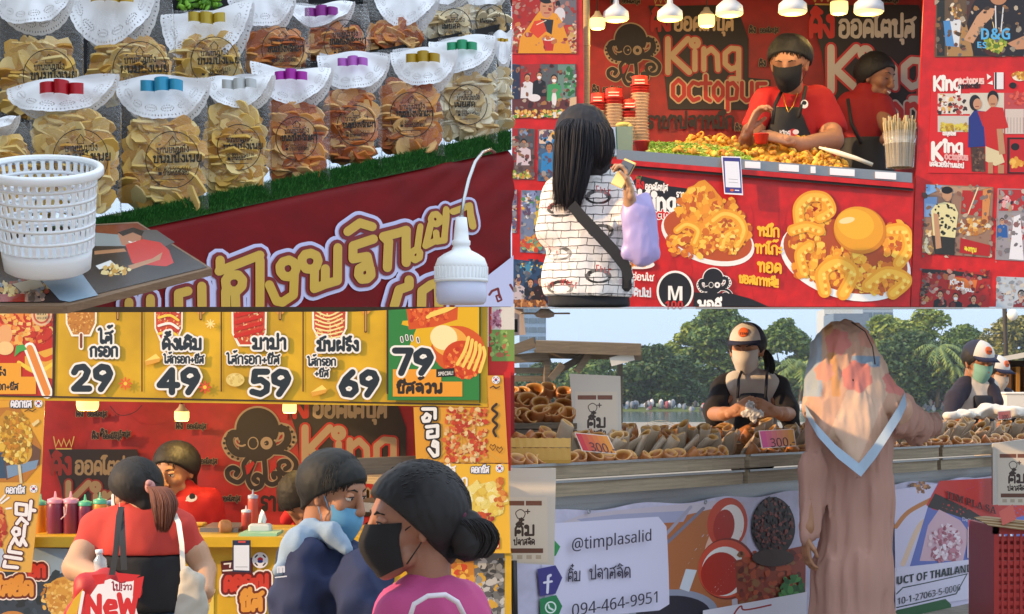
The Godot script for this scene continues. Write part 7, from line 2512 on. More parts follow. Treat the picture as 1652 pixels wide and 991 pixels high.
func palm(px: float, ytop: float, d: float, label: String, sd: int, r := 40.0) -> void:
	var g = RandomNumberGenerator.new()
	g.seed = sd
	var base = P(px, 640, d)
	base.y = 0
	var top = P(px + 2, ytop, d)
	var t = thing("palm_tree", label, "palm tree", base, "palms across the water")
	var m = MB.new()
	m.tube([base, base.lerp(top, .5) + Vector3(.2, 0, 0), top], [.28, .2, .16], 8)
	obj("trunk", m.done(), mat("6a5a48", 0.9, "fine", 2.0), t)
	m = MB.new()
	m.smooth(false)
	var L0 = r * d / F
	for k in 18:
		var a = TAU * k / 18 + g.randf() * .3
		var lift = g.randf_range(-.2, .9)
		var dir = Vector3(cos(a), lift, sin(a)).normalized()
		var prev = top
		for j in 12:
			var tt = (j + 1) / 12.0
			var p = top + dir * L0 * tt + Vector3(0, -L0 * .75 * tt * tt, 0)
			m.col(L("7c8a3a").lerp(L("46602a"), g.randf()))
			var side = dir.cross(Vector3.UP).normalized() * L0 * .2 * sin(PI * minf(1.0, tt * .9 + .1))
			for s in [-1.0, 1.0]:
				m.tri(prev, p, p + side * s + Vector3(0, -L0 * .12, 0))
				m.tri(prev.lerp(p, .3), prev.lerp(p, .6), prev + side * s * .9 + Vector3(0, -L0 * .16, 0))
			prev = p
	obj("fronds", m.done(), leaf_m(), t)

func br_background() -> void:
	var LG = [L("8a9a3c"), L("5a7226")]
	var MG = [L("5f7a30"), L("3c5a20")]
	var DG = [L("3f5c2a"), L("274218")]
	var OG = [L("8a8440"), L("5f6428")]
	tree(1056, 562, 216, 150, .12, DG, "dark spreading tree standing behind the fish price bag", 1, 1.5)
	tree(1112, 518, 232, 90, .25, LG, "slim pale green tree rising over the dark spreading tree", 2)
	tree(1165, 494, 226, 150, .22, MG, "tall airy tree behind the capped fish seller", 3, 1.3)
	tree(1262, 512, 222, 130, .15, MG, "rounded tree between the fish seller and the headscarf", 4, 1.2)
	tree(1425, 506, 236, 130, .2, LG, "bright yellow-green tree beside the headscarf", 5, 1.2)
	tree(1482, 496, 232, 140, .2, LG, "tallest bright tree in front of the grey tower", 6, 1.3)
	tree(1470, 542, 214, 190, .1, DG, "dense dark tree with layered foliage below the bright trees", 7, 1.6)
	tree(1560, 522, 228, 130, .15, MG, "mid green tree beside the lamp post", 8)
	tree(1622, 510, 224, 140, .15, OG, "olive-brown tree behind the globe lamp", 9, 1.2)
	tree(1690, 520, 226, 90, .15, OG, "olive tree beyond the market roof", 10)
	tree(958, 578, 230, 130, .1, MG, "green trees seen below the wooden shed roof", 11, 1.2)
	tree(880, 585, 236, 120, .1, DG, "dark trees behind the tray of orange fish", 12)
	palm(1290, 588, 212, "coconut palm with drooping fronds beside the headscarf", 21, 62)
	palm(1512, 560, 211, "coconut palm in front of the dense dark tree", 22, 52)
	palm(1536, 590, 210, "shorter palm beside the capped seller in blue mask", 23, 40)
	# hedge and a distant crowd along the far bank
	var g = RandomNumberGenerator.new()
	g.seed = 77
	var m = MB.new()
	m.smooth(false)
	for k in 90:
		var px = lerpf(820, 1720, k / 89.0)
		leaf_crown(m, P(px, 640, 218) + Vector3(0, g.randf_range(-.2, .6), g.randf_range(-2, 2)), Vector3(1.6, 1.5, 1.2), 130, .35, DG, g)
	var hd = obj("hedge", m.done(), leaf_m())
	tag(hd, "low dark hedge along the far bank of the water", "hedge", "", "stuff")
	m = MB.new()
	for k in 260:
		var px = g.randf_range(990, 1300) if k % 2 else g.randf_range(1440, 1560)
		m.col([L("c8c8cc"), L("8a8c94"), L("3a3c44"), L("b8a89a"), L("6a7484"), L("a0525a")][g.randi() % 6])
		m.ell(P(px, g.randf_range(650, 664), 211.5 + g.randf()), Vector3(.3, .5, .3), Basis(), 6, 4)
	var cr = obj("crowd", m.done(), vmat(0.8))
	tag(cr, "distant crowd and parked vehicles along the far bank", "crowd", "", "stuff")
	# towers
	for e in [[838, 881, 380, 600.0, "6f8fb8", "blue glass tower behind the wooden shed"], [1345, 1402, 506, 500.0, "5c6f8a", "dark blue-grey block behind the headscarf"], [1392, 1441, 470, 560.0, "8e9fb4", "pale grey-blue tower behind the bright trees"], [1330, 1392, 499, 640.0, "c2c6c8", "pale low block behind the dark blue-grey one"]]:
		var t = thing("tower", e[5], "building", Vector3(P((e[0] + e[1]) / 2.0, 640, e[3]).x, 0, -e[3]))
		var a = P(e[0], 640, e[3])
		var b = P(e[1], e[2], e[3])
		var w: float = b.x - a.x
		m = MB.new()
		m.box(Vector3((a.x + b.x) / 2, b.y / 2, -e[3] - 8), Vector3(w, b.y, 16))
		obj("wall", m.done(), mat(e[4], 0.4, "fine", .05), t)
		var fl = int(b.y / 3.2)
		var wm = mat("3f566e", 0.15)
		for k in fl:
			for j in 3:
				m = MB.new()
				m.box(Vector3(a.x + w * (j + .5) / 3.0, 2.0 + k * 3.2, -e[3] + .1), Vector3(w / 3.0 * .86, 1.7, .3))
				obj("window", m.done(), wm, t)
	# wooden shed with a sloping plank roof
	var d = 40.0
	var sh = thing("market_shed", "open wooden shed with a plank roof and diagonal braces", "shed", Vector3(P(900, 640, d).x, 0, -d))
	var wd = mat("8c7a64", 0.85, "wood", .8)
	var wd2 = mat("6e6254", 0.85, "wood", .8)
	for k in 12:
		m = MB.new()
		var z0 = 38.0 + k * .4
		var v = []
		for yy in [0, 1]:
			for q in [[858, 556, z0], [1037, 562, z0], [1037, 562, z0 + .385], [858, 556, z0 + .385]]:
				var p = P(q[0], q[1], 38.0)
				v.append(Vector3(p.x, p.y + yy * .05 + (q[2] - 38.0) * .045, -q[2]))
		m.hexa(v)
		obj("roof_plank", m.done(), wd2, sh)
	var beam = func(nm: String, a: Vector3, b: Vector3, w: float, mm: Material):
		var q = MB.new()
		var z = (b - a)
		var bas = Basis.looking_at(z.normalized(), Vector3(.02, 1, .1).normalized())
		q.box((a + b) / 2.0, Vector3(w, w * 1.6, z.length()), bas)
		obj(nm, q.done(), mm, sh)
	beam.call("fascia", P(864, 559, 37.9), P(1034, 564, 37.9), .16, wd)
	beam.call("rafter", P(862, 571, 38.6), P(1035, 574, 38.6), .12, wd)
	beam.call("rafter", P(826, 566, 38.2), P(864, 552, 38.0), .14, wd2)
	beam.call("rafter", P(800, 582, 38.3), P(885, 574, 38.3), .12, wd)
	beam.call("brace", P(886, 606, 38.4), P(945, 574, 38.4), .09, wd2)
	beam.call("brace", P(888, 612, 38.2), P(908, 588, 38.2), .09, wd)
	beam.call("brace", P(930, 600, 38.2), P(950, 572, 38.2), .09, wd)
	beam.call("brace", P(985, 584, 38.0), P(1022, 574, 38.0), .12, mat("c8c4bc", 0.7))
	for x in [882, 700]: beam.call("post", P(x, 735, 38.4), P(x, 570, 38.4), .13, wd)
	beam.call("post", P(1000, 735, 42), P(1000, 580, 42), .1, wd2)
	for y in [580, 598, 611]: beam.call("rail", P(700, y, 38.5), P(884, y, 38.5), .08, wd)
	# fan and sign under the deck
	var fn = thing("ceiling_fan", "grey fan with three blades hanging under the steel deck", "fan", P(882, 508, 8.9))
	m = MB.new()
	var s = 8.9 / F
	m.lathe([[6 * s, 12 * s], [10 * s, 8 * s], [16 * s, 4 * s], [15 * s, -2 * s], [8 * s, -4 * s], [0, -4 * s]], Transform3D(Basis(), P(879, 509, 8.9)), 20, true)
	m.tube([P(876, 500, 8.9), P(876, 495, 8.9)], .012, 8)
	obj("motor", m.done(), mat("b8b4ae", 0.6), fn)
	for k in 3:
		m = MB.new()
		var a = [.15, 2.9, 4.4][k] as float
		m.cbox(P(879, 507, 8.9) + Vector3(cos(a) * .075, .003, sin(a) * .075), Vector3(.11, .008, .03), .003, Basis(Vector3.UP, -a))
		obj("blade", m.done(), mat("aaa69e", 0.6), fn)
	var sg = thing("hanging_sign", "pale sign with a dark square under the steel deck", "sign", P(836, 540, 9.0))
	board("sign_sheet", [815, 497, 844, 497, 848, 540, 815, 543], P(835, 515, 9.0), Vector3(0, 0, 1), .01, mat("c8bcb8", 0.6), sg)
	var cv = canvas(P(835, 515, 9.0))
	cv.rect(824, 515, 835, 536, "1c1a1e"); cv.rect(824, 506, 830, 508, "7a4a44"); cv.ell(827, 526, 3, 4, "a8a8ac")
	obj("print", cv.done(), vmat(0.6), sg)
	# globe lamp post
	var lp = thing("lamp_post", "dark post with a white globe lamp", "lamp post", Vector3(P(1624, 640, 30).x, 0, -30))
	m = MB.new()
	m.tube([Vector3(P(1624, 640, 30).x, 0, -30), P(1623, 560, 30), P(1621, 497, 30)], .04, 8)
	m.tube([P(1621, 506, 30), P(1630, 504, 30)], .02, 6)
	obj("post", m.done(), mat("332e2c", 0.7), lp)
	m = MB.new()
	m.ell(P(1634, 508, 29.9), Vector3(.095, .1, .095), Basis(), 20, 12)
	obj("globe", m.done(), mat("dcdcd8", 0.35), lp)
	# market stall roof on the right
	var ms = thing("market_stall", "brown market stall with a pale sloping roof edge", "stall", Vector3(P(1660, 640, 16).x, 0, -16))
	m = MB.new()
	m.hexa([P(1604, 585, 15), P(1760, 560, 15), P(1760, 560, 17), P(1604, 585, 17), P(1604, 578, 15), P(1760, 548, 15), P(1760, 548, 17), P(1604, 578, 17)])
	obj("roof_edge", m.done(), mat("c9c2b4", 0.6), ms)
	m = MB.new()
	pbox(m, 1610, 582, 1790, 735, 17.0, 17.1)
	obj("back_wall", m.done(), mat("4a3220", 0.85, "wood", 1.0), ms)
	for k in 9:
		m = MB.new()
		pbox(m, 1612 + k * 14, 592, 1618 + k * 14, 660, 16.8, 16.95)
		obj("slat", m.done(), mat(["8a5a28", "6a4420", "a8742c"][k % 3], 0.8), ms)

func fish_mesh(kind: int, sd: int) -> ArrayMesh:
	# axis +y, open cut end on top; kind 0 rolled body, 1 long leaning body
	var r = RandomNumberGenerator.new()
	r.seed = sd
	var m = MB.new()
	m.smooth()
	var Lh: float = [.085, .17][kind] * r.randf_range(.92, 1.08)
	var R: float = [.048, .042][kind] * r.randf_range(.92, 1.08)
	var skin0: Color = [L("9a6a44"), L("a0927f")][kind]
	var skin1: Color = [L("c97c40"), L("c0a284")][kind]
	var rings = []
	var cols = []
	var prof = [[.25, 0.0], [.62, .1], [.9, .3], [1.0, .6], [1.0, .85], [.97, 1.0], [.86, 1.02], [.72, .97], [.55, .8], [.3, .6], [.05, .5]]
	for i in prof.size():
		var ring = []
		for k in 16:
			var a = -TAU * k / 16
			var wob = 1.0 + .06 * sin(a * 3.0 + sd) + .03 * sin(a * 7.0 + i)
			var y: float = prof[i][1] * Lh + (.012 * sin(a + sd) if i > 3 else 0.0)
			ring.append(Vector3(cos(a) * R * prof[i][0] * wob, y, sin(a) * R * prof[i][0] * wob * [.72, .4][kind]))
		rings.append(ring)
		var c = skin0.lerp(skin1, r.randf_range(.3, 1.0) if kind == 0 else r.randf_range(0, .7))
		if i == 6: c = L("e0b478")
		elif i == 7: c = L("cf9a4a")
		elif i > 7: c = L("9a5a22")
		cols.append(c)
	for i in rings.size() - 1:
		for k in 16:
			var k2 = (k + 1) % 16
			for e in [[i, k], [i, k2], [i + 1, k2], [i, k], [i + 1, k2], [i + 1, k]]:
				m.col((cols[e[0]] as Color).lerp(skin1, .25 * absf(sin(e[1] * .4 + sd))))
				m.st.add_vertex(rings[e[0]][e[1]])
	if kind == 1:
		m.col(L("6a5a4a"))
		m.smooth(false)
		m.tri(Vector3(-.022, -.03, 0), Vector3(0, .012, .003), Vector3(.022, -.03, 0))
	return m.done()

var fishes = []
func fish(kind: int, at: Vector3, tilt: float, yaw: float, roll: float, sc: float, label: String, group: String) -> void:
	if fishes.is_empty():
		for k in 2:
			for v in 4: fishes.append(fish_mesh(k, v + 1))
	var o = obj("dried_fish", fishes[kind * 4 + (used.get("dried_fish", 0) % 4)], vmat(0.3, "fine", 30.0))
	tag(o, label, "dried fish", group)
	o.transform = Transform3D((Basis(Vector3.UP, yaw) * Basis(Vector3.RIGHT, tilt) * Basis(Vector3.BACK, roll)).scaled(Vector3.ONE * sc), at)

func cap(p: Dictionary, flip := 1.0) -> void:
	var hx: Transform3D = p.hx
	for part in [["cap_crown", "232844", -1], ["cap_front", "e6e0d8", 1]]:
		var m = MB.new()
		m.smooth()
		var rings = []
		for i in 9:
			var v = (i / 8.0) * PI / 2
			var ring = []
			for j in 17:
				var a: float
				if part[2] > 0: a = lerpf(-1.05, 1.05, j / 16.0)
				else: a = lerpf(1.05, TAU - 1.05, j / 16.0)
				ring.append(Vector3(sin(a) * cos(v) * .092, .058 + sin(v) * .088, -.012 + cos(a) * cos(v) * .112))
			rings.append(ring)
		m.loft(rings, false)
		obj(part[0], xmesh(m, hx), mat(part[1], 0.8, "fibre", 20.0), p.n)
	var b = MB.new()
	b.smooth()
	var r0 = []
	var r1 = []
	var r2 = []
	for j in 15:
		var a = lerpf(-1.0, 1.0, j / 14.0)
		r0.append(Vector3(sin(a) * .093, .060, -.012 + cos(a) * .113))
		r1.append(Vector3(sin(a) * .095, .050 - .02 * sin(a) * sin(a), .012 + cos(a) * .165))
		r2.append(Vector3(sin(a) * .093, .054, -.012 + cos(a) * .112))
	b.loft([r0, r1, r2], false)
	obj("cap_brim", xmesh(b, hx), mat("20264a", 0.8, "fibre", 20.0), p.n)
	var e = MB.new()
	e.ell(Vector3(-.0, .103, .0835), Vector3(.027, .027, .006), Basis(Vector3.RIGHT, -.5), 18, 8)
	var badge = obj("cap_badge", xmesh(e, hx), mat("d8622a", 0.7), p.n)
	var c: Vector3 = hx * Vector3(-.019, .096, .0935)
	var c1: Vector3 = hx * Vector3(.019, .096, .0935)
	text("TIM", p.n, mat("4a1410", 0.7), c, c1, hx.basis.y + hx.basis.z * -.45, .013)

func product_bag(label: String, pts: Array, o: Vector3, n: Vector3, k: float, cx: float, cy: float) -> void:
	# printed paper bag inside a clear sleeve; (cx, cy) centre of the print
	var base = hit(cx, pts[5], o, n)
	var t = thing("product_bag", label, "bag", base)
	board("sleeve", pts, o, n, .03, mat("cfc8bd", 0.35), t)
	var c = canvas(o, n)
	c.poly([cx - 34 * k, cy - 52 * k, cx + 34 * k, cy - 52 * k, cx + 35 * k, cy + 46 * k, cx - 33 * k, cy + 46 * k], "d9cdbb")
	c.rect(cx - 30 * k, cy - 46 * k, cx + 0 * k, cy - 39 * k, "7a4a36"); c.rect(cx + 2 * k, cy - 46 * k, cx + 26 * k, cy - 39 * k, "7a4a36")
	c.stroke([cx - 10 * k, cy - 20 * k, cx - 13 * k, cy - 28 * k, cx - 6 * k, cy - 33 * k, cx + 1 * k, cy - 28 * k, cx - 2 * k, cy - 20 * k, cx - 10 * k, cy - 20 * k], 1.4 * k, "4a3428", true)
	c.stroke([cx + 2 * k, cy - 30 * k, cx + 8 * k, cy - 30 * k], 1.8 * k, "4a3428"); c.stroke([cx + 5 * k, cy - 33 * k, cx + 5 * k, cy - 27 * k], 1.8 * k, "4a3428")
	c.word("ติ๋ม", cx - 15 * k, cy + 6 * k, 15 * k, 3.4 * k, "3f2c22", -.02, 1.25)
	c.word("ปลาสลิด", cx - 16 * k, cy + 20 * k, 8 * k, 1.7 * k, "3f2c22", -.02, .85)
	c.rect(cx - 28 * k, cy + 25 * k, cx + 28 * k, cy + 32 * k, "6a4230")
	for i in 4: c.rect(cx - 25 * k + i * 14 * k, cy + 35 * k, cx - 17 * k + i * 14 * k, cy + 41 * k, "b8a890")
	obj("label_print", c.done(), vmat(0.4), t)

func price_card(label: String, pts: Array, d: float, a: String, b: String) -> void:
	var o = P(pts[0], pts[1], d)
	var n = Vector3(0, .2, 1).normalized()
	var t = thing("price_card", label, "price card", hit((pts[4] + pts[6]) / 2.0, pts[5], o, n))
	board("card", pts, o, n, .004, mat("e8d8cc", 0.4), t)
	var c = canvas(o, n)
	var mx = func(i: int, j: int, f: float) -> float: return lerpf(pts[i], pts[j], f)
	for k in 6:
		var f0 = .03 + k * .157
		var f1 = f0 + .158
		c.poly([mx.call(0, 2, f0), mx.call(1, 3, f0) + 1.2, mx.call(0, 2, f1), mx.call(1, 3, f1) + 1.2, mx.call(6, 4, f1), mx.call(7, 5, f1) - 1.2, mx.call(6, 4, f0), mx.call(7, 5, f0) - 1.2], L(a).lerp(L(b), k / 5.0))
	obj("card_print", c.done(), vmat(0.4), t)
	var up = hit(pts[0], pts[1], o, n) - hit(pts[6], pts[7], o, n)
	var off = n * (c.top() + .001)
	text("300.-", t, mat("4a2634", 0.5), hit(mx.call(6, 4, .26), mx.call(7, 5, .26) - (pts[7] - pts[1]) * .18, o, n) + off, hit(mx.call(6, 4, .96), mx.call(7, 5, .96) - (pts[7] - pts[1]) * .18, o, n) + off, up, up.length() * .5, false)

func br_set() -> void:
	var nf = -TB
	var wood = mat("c0ad90", 0.75, "wood", 2.0)
	var zinc = mat("a9acae", 0.4, "fine", 5.0, 0.7)
	var r = RandomNumberGenerator.new()
	r.seed = 31
	# ---- table and trays
	var tb = thing("fish_table", "long steel market table carrying trays of dried fish", "table", T(2.5, 0, -1.0))
	var slab = func(nm: String, s0: float, s1: float, t0: float, t1: float, h0: float, h1: float, mm: Material, par: Node3D):
		var m = MB.new()
		m.hexa([T(s0, t0, h0), T(s1, t0, h0), T(s1, t1, h0), T(s0, t1, h0), T(s0, t0, h1), T(s1, t0, h1), T(s1, t1, h1), T(s0, t1, h1)])
		obj(nm, m.done(), mm, par)
	slab.call("table_top", -.5, 6.6, .05, .62, -.19, -.15, zinc, tb)
	slab.call("apron", -.5, 6.6, .06, .08, -.26, -.19, zinc, tb)
	for s in [-.4, 1.3, 3.0, 4.7, 6.4]:
		for t in [.1, .58]: slab.call("table_leg", s, s + .04, t, t + .04, -1.0, -.19, zinc, tb)
	var k = 0
	for e in [[-.5, 1.83], [1.88, 4.0], [4.05, 6.6]]:
		var tr = thing("fish_tray", ["weathered wooden tray of dried fish in front of the golden carton", "wooden fish tray between the capped seller and the headscarf", "wooden fish tray in front of the seller in the blue mask"][k], "tray", T((e[0] + e[1]) / 2, .3, -.15))
		slab.call("front_rail", e[0], e[1], -.01, .02, -.065, .0, wood, tr)
		slab.call("rail_edge", e[0], e[1], -.018, -.011, -.008, .004, zinc, tr)
		slab.call("lower_rail", e[0], e[1], .0, .03, -.148, -.078, wood, tr)
		slab.call("lower_edge", e[0], e[1], -.012, -.001, -.086, -.076, zinc, tr)
		slab.call("tray_floor", e[0], e[1], .02, .6, -.07, -.04, wood, tr)
		slab.call("back_rail", e[0], e[1], .58, .61, -.065, .03, wood, tr)
		k += 1
	# ---- printed banner
	var bo = T(0, .02, -.3)
	var bn2 = thing("vinyl_banner", "pale lilac banner with kitchen photos and phone number under the fish table", "banner", T(2.5, .02, -.9))
	var m = MB.new()
	m.smooth()
	var disp = func(px: float, py: float) -> float: return .006 * sin(px * .018) + .004 * sin(px * .031 + py * .02)
	var rows = []
	for i in 21:
		var ring = []
		for j in 91:
			var s = lerpf(-.35, 6.4, j / 90.0)
			var h = lerpf(-.205 - .02 * sin(j * .35) * sin(j * .35), -.95, i / 20.0)
			var w = T(s, .02, h)
			var px = CX + w.x / -w.z * F
			var py = HY - (w.y - H) / -w.z * F
			ring.append(w + nf * disp.call(px, py))
		rows.append(ring)
	m.loft(rows, false)
	obj("sheet", m.done(), mat("cdc7df", 0.45, "blot", 1.5), bn2)
	var c = canvas(bo, nf)
	c.disp = disp
	c.eps = .0002
	c.lay = 3
	# left photo: wooden board, chopsticks, pan, red lids, beans, chillies
	c.poly([940, 830, 1150, 808, 1200, 810, 1215, 1000, 880, 1000, 890, 850], "b9aeb8")
	c.poly([1060, 842, 1150, 820, 1180, 830, 1180, 1000, 1060, 1000], "a8643a"); c.poly([930, 838, 1000, 830, 1110, 824, 1100, 842, 960, 852], "9a9ab4")
	c.stroke([948, 990, 1040, 900, 1112, 818], 5, "9a94a4"); c.stroke([955, 996, 1060, 890, 1132, 820], 5, "7a7484")
	c.ell(1085, 985, 72, 34, "8d8fa0", 0, 30); c.ell(1085, 988, 60, 27, "2a2a34", 0, 30)
	c.poly([1136, 880, 1160, 815, 1185, 808, 1150, 905, 1128, 920], "dcae98"); c.poly([1094, 950, 1104, 918, 1122, 920, 1110, 955], "c8ccd4")
	c.ell(1172, 845, 34, 42, "b8402a", .1, 30); c.ell(1176, 848, 24, 34, "e4d8d2", .1, 30); c.ell(1166, 850, 18, 28, "a02a1c", .1, 26)
	c.ell(1172, 918, 48, 50, "7a2818", .1, 34); c.ell(1170, 918, 46, 47, "c84a30", .1, 34); c.ell(1168, 922, 38, 40, "e2dcd6", .1, 32); c.ell(1162, 926, 33, 35, "a82a1c", .1, 32)
	c.poly([866, 846, 1062, 834, 1074, 850, 1078, 975, 1062, 985, 900, 1000, 880, 990], "d0cadf")
	c.poly([1185, 905, 1300, 880, 1300, 985, 1190, 985], "8a3a22"); c.specks(1240, 935, 50, 44, 150, ["7a2a18", "a84a28", "5a2014", "8a5a34"], 3, 7, true)
	c.ell(1247, 850, 36, 48, "26181a", 0, 30); c.specks(1247, 846, 32, 42, 240, ["2a1414", "4a201c", "1a0e10", "6a2e26", "7a3a30"], 2, 4); c.ell(1245, 900, 34, 14, "3a2826", 0, 26)
	c.specks(1275, 960, 20, 34, 60, ["2f6a34", "24522a", "4a8a44", "8a3a24"], 4, 8)
	c.poly([1130, 985, 1300, 955, 1300, 1000, 1130, 1000], "d8d2dc"); c.stroke([1180, 991, 1186, 982, 1192, 978, 1198, 984, 1240, 976], 2.6, "9a2420", true)
	# contact column
	c.poly([889, 870, 900, 882, 893, 896, 889, 898], "2a8a4a")
	c.poly([862, 918, 892, 912, 904, 932, 893, 958, 866, 962], "35307a"); c.stroke([884, 928, 880, 930, 879, 956], 4.5, "d8d4e4"); c.stroke([873, 940, 886, 938], 3.6, "d8d4e4")
	c.poly([866, 966, 894, 960, 905, 978, 896, 1000, 868, 1000], "1f7a4a"); c.ell(885, 980, 10, 10, "d8e4dc"); c.ell(885, 980, 7.6, 7.6, "1f7a4a"); c.stroke([881, 976, 883, 981, 889, 984], 3, "d8e4dc")
	c.word("ติ๋ม", 913, 938, 16, 2.0, "2a2638", -.03, .85); c.word("ปลาสลิด", 950, 935, 17, 2.0, "2a2638", -.05, .83)
	# right photo: fish pack
	c.poly([1440, 790, 1652, 760, 1700, 760, 1700, 990, 1440, 990], "c8c1d8"); c.stroke([1442, 850, 1462, 826, 1500, 805], 7, "b8743c", true); c.stroke([1452, 910, 1478, 850, 1500, 835], 8, "d8b8a0", true)
	c.specks(1480, 786, 16, 8, 24, ["8a5a3a", "b8804c", "6a4a34"], 2, 4)
	c.poly([1462, 915, 1498, 800, 1510, 778, 1652, 770, 1700, 775, 1700, 930, 1560, 920], "5a6ab0"); c.poly([1490, 815, 1512, 776, 1660, 768, 1660, 830, 1600, 845, 1500, 822], "c02a24"); c.poly([1492, 818, 1504, 796, 1560, 822, 1600, 845, 1585, 848, 1555, 838], "211a20")
	c.poly([1478, 905, 1492, 848, 1510, 822, 1545, 840, 1560, 860, 1550, 905], "c8a4b0"); c.specks(1520, 878, 26, 32, 150, ["d8bcc4", "b87888", "e4d4dc", "a05868"], 2, 5); c.poly([1556, 850, 1600, 850, 1640, 880, 1600, 905, 1556, 900], "d0bcc8"); c.specks(1600, 875, 30, 22, 50, ["d8ccd8", "b8a0b0", "e8e0e8"], 3, 7)
	c.poly([1438, 916, 1604, 898, 1604, 960, 1438, 985], "d0cadd")
	c.stroke([1440, 958, 1450, 948, 1556, 926, 1538, 958, 1440, 980], 2.0, "26383a")
	c.poly([1440, 984, 1520, 966, 1530, 975, 1530, 1000, 1440, 1000], "2a5a34")
	obj("printed_front", c.done(), vmat(0.4), bn2)
	var ink = mat("2a2638", 0.5)
	var off = nf * (c.top() + .012)
	var put = func(s: String, x0: float, y0: float, x1: float, y1: float, hpx: float, mm: Material, bold: bool, serif := false):
		var p0 = hit(x0, y0, bo, nf) + off
		text(s, bn2, mm, p0, hit(x1, y1, bo, nf) + off, Vector3.UP, hpx * -p0.z / F, bold, serif)
	put.call("@timplasalid", 914, 888, 1042, 872, 20, ink, false)
	put.call("094-464-9951", 914, 988, 1052, 966, 20, ink, false)
	put.call("UCT OF THAILAND", 1440, 939, 1560, 918, 13, mat("26302f", 0.5), true)
	put.call("10-1-27063-5-0006", 1441, 972, 1542, 949, 11, mat("26302f", 0.5), false)
	put.call("GM", 1567, 926, 1592, 922, 16, mat("26202a", 0.5), true)
	put.call("CERTIF", 1566, 942, 1594, 938, 8, mat("26202a", 0.5), true)
	put.call("TIM PLA SA", 1520, 800, 1600, 826, 12, mat("2a1014", 0.5), true, true)
	put.call("Delicious T", 1545, 838, 1585, 848, 6, mat("d8d0dc", 0.5), false, true)
	for s in [.55, 1.5, 2.9, 4.2]:
		var g = MB.new()
		g.lathe([[.006, 0], [.012, 0], [.012, .003], [.006, .003], [.006, 0]], Transform3D(Basis.looking_at(nf, Vector3.UP) * Basis(Vector3.RIGHT, PI / 2), T(s, .004, -.225)), 14, false)
		obj("eyelet", g.done(), zinc, bn2)
	# ---- fish: rolled bodies in front, leaning bodies behind
	var FL = "rolled dried fish with its cut end up in the front row"
	var s = -.42
	while s < 5.8:
		if s < 1.78 or s > 1.93: fish(0, T(s, .07 + r.randf_range(-.01, .01), -.04), .5 + r.randf_range(-.2, .2), .8 + r.randf_range(-.5, .5), r.randf_range(-.25, .25), r.randf_range(.82, 1.02), FL, "front row of dried fish")
		s += r.randf_range(.088, .108)
	for row in 4:
		s = -.1 + row * .04
		while s < 5.9:
			var t = .17 + row * .1
			var hh = -.035 + row * .028
			if s < .55 and row < 2:
				s += .1
				continue
			if row < 2: fish(1, T(s, t + r.randf_range(-.02, .02), hh), r.randf_range(.15, .8), .8 + r.randf_range(-.7, .7), r.randf_range(-.8, .4), r.randf_range(.85, 1.1), "grey dried fish leaning in the heap behind the front row", "leaning dried fish")
			else: fish(0, T(s, t + r.randf_range(-.02, .02), hh + .02), r.randf_range(.2, 1.2), .8 + r.randf_range(-1, 1), r.randf_range(-.6, .6), r.randf_range(.85, 1.05), "orange dried fish lying at the back of the heap", "dried fish at the back of the heap")
			s += r.randf_range(.085, .12)
	# golden carton tray
	var gt = thing("golden_carton", "golden scalloped carton tray behind the dark front-row fish", "carton", P(870, 742, 7.75))
	m = MB.new()
	m.smooth()
	for e in [[706, 722, 7.95, 7.9], [722, 748, 7.72, 7.7]]:
		m = MB.new()
		m.smooth()
		var a = []
		var b = []
		for j in 40:
			var px = 800.0 + j * 3.1
			a.append(P(px, e[0] + 1.6 * absf(sin(j * .8)), e[2])); b.append(P(px, e[1], e[3]))
		m.loft([a, b], false)
		obj("carton_wall", m.done(), mat("c99a3a", 0.45, "fine", 8.0), gt)
	m = MB.new()
	m.hexa([P(800, 748, 7.7), P(921, 748, 7.7), P(921, 738, 7.95), P(800, 738, 7.95), P(800, 742, 7.7), P(921, 742, 7.7), P(921, 732, 7.95), P(800, 732, 7.95)])
	obj("carton_floor", m.done(), mat("c99a3a", 0.45, "fine", 8.0), gt)
	# raised tray with orange fish on the left
	var rt = thing("raised_tray", "raised wooden tray of orange fish behind the product bag", "tray", P(860, 712, 8.7))
	m = MB.new()
	pbox(m, 790, 682, 929, 704, 8.6, 9.2)
	obj("tray_box", m.done(), wood, rt)
	for y in [683, 694]:
		m = MB.new()
		pbox(m, 788, y, 931, y + 9, 8.575, 8.598)
		obj("plank", m.done(), mat("8d7c66", 0.8, "wood", 2.0), rt)
	m = MB.new()
	pbox(m, 800, 704, 812, 760, 8.8, 8.85); pbox(m, 918, 704, 926, 760, 8.8, 8.85)
	obj("tray_foot", m.done(), wood, rt)
	for i in 3:
		for j in 7:
			var lab = "orange dried fish on the raised tray, its cut end towards the front"
			fish(0, P(812 + j * 18 + r.randf_range(-3, 3), 681 - i * 18, 8.66 + i * .16), r.randf_range(.6, 1.3), r.randf_range(-.6, .6), r.randf_range(-.3, .3), r.randf_range(.9, 1.15), lab, "dried fish on the raised tray")
	# ---- bags and price cards
	product_bag("white product bag standing behind the fish, brown Thai lettering", [919, 603, 1001, 607, 1003, 702, 926, 700], P(960, 650, 8.6), Vector3(0, .05, 1).normalized(), 1.0, 962, 684)
	product_bag("product bag hanging beside the black post at the table end", [815, 756, 897, 756, 894, 912, 815, 908], P(860, 800, 7.3), Vector3(0, 0, 1), 1.08, 846, 858)
	product_bag("product bag leaning on the table beside the red crate", [1602, 716, 1690, 704, 1694, 808, 1602, 815], P(1630, 760, 11.0), Vector3(0, 0, 1), .9, 1640, 774)
	price_card("orange 300 price card leaning on the product bag", [927, 698, 981, 703, 995, 733, 939, 728], 7.86, "c8303c", "e09030")
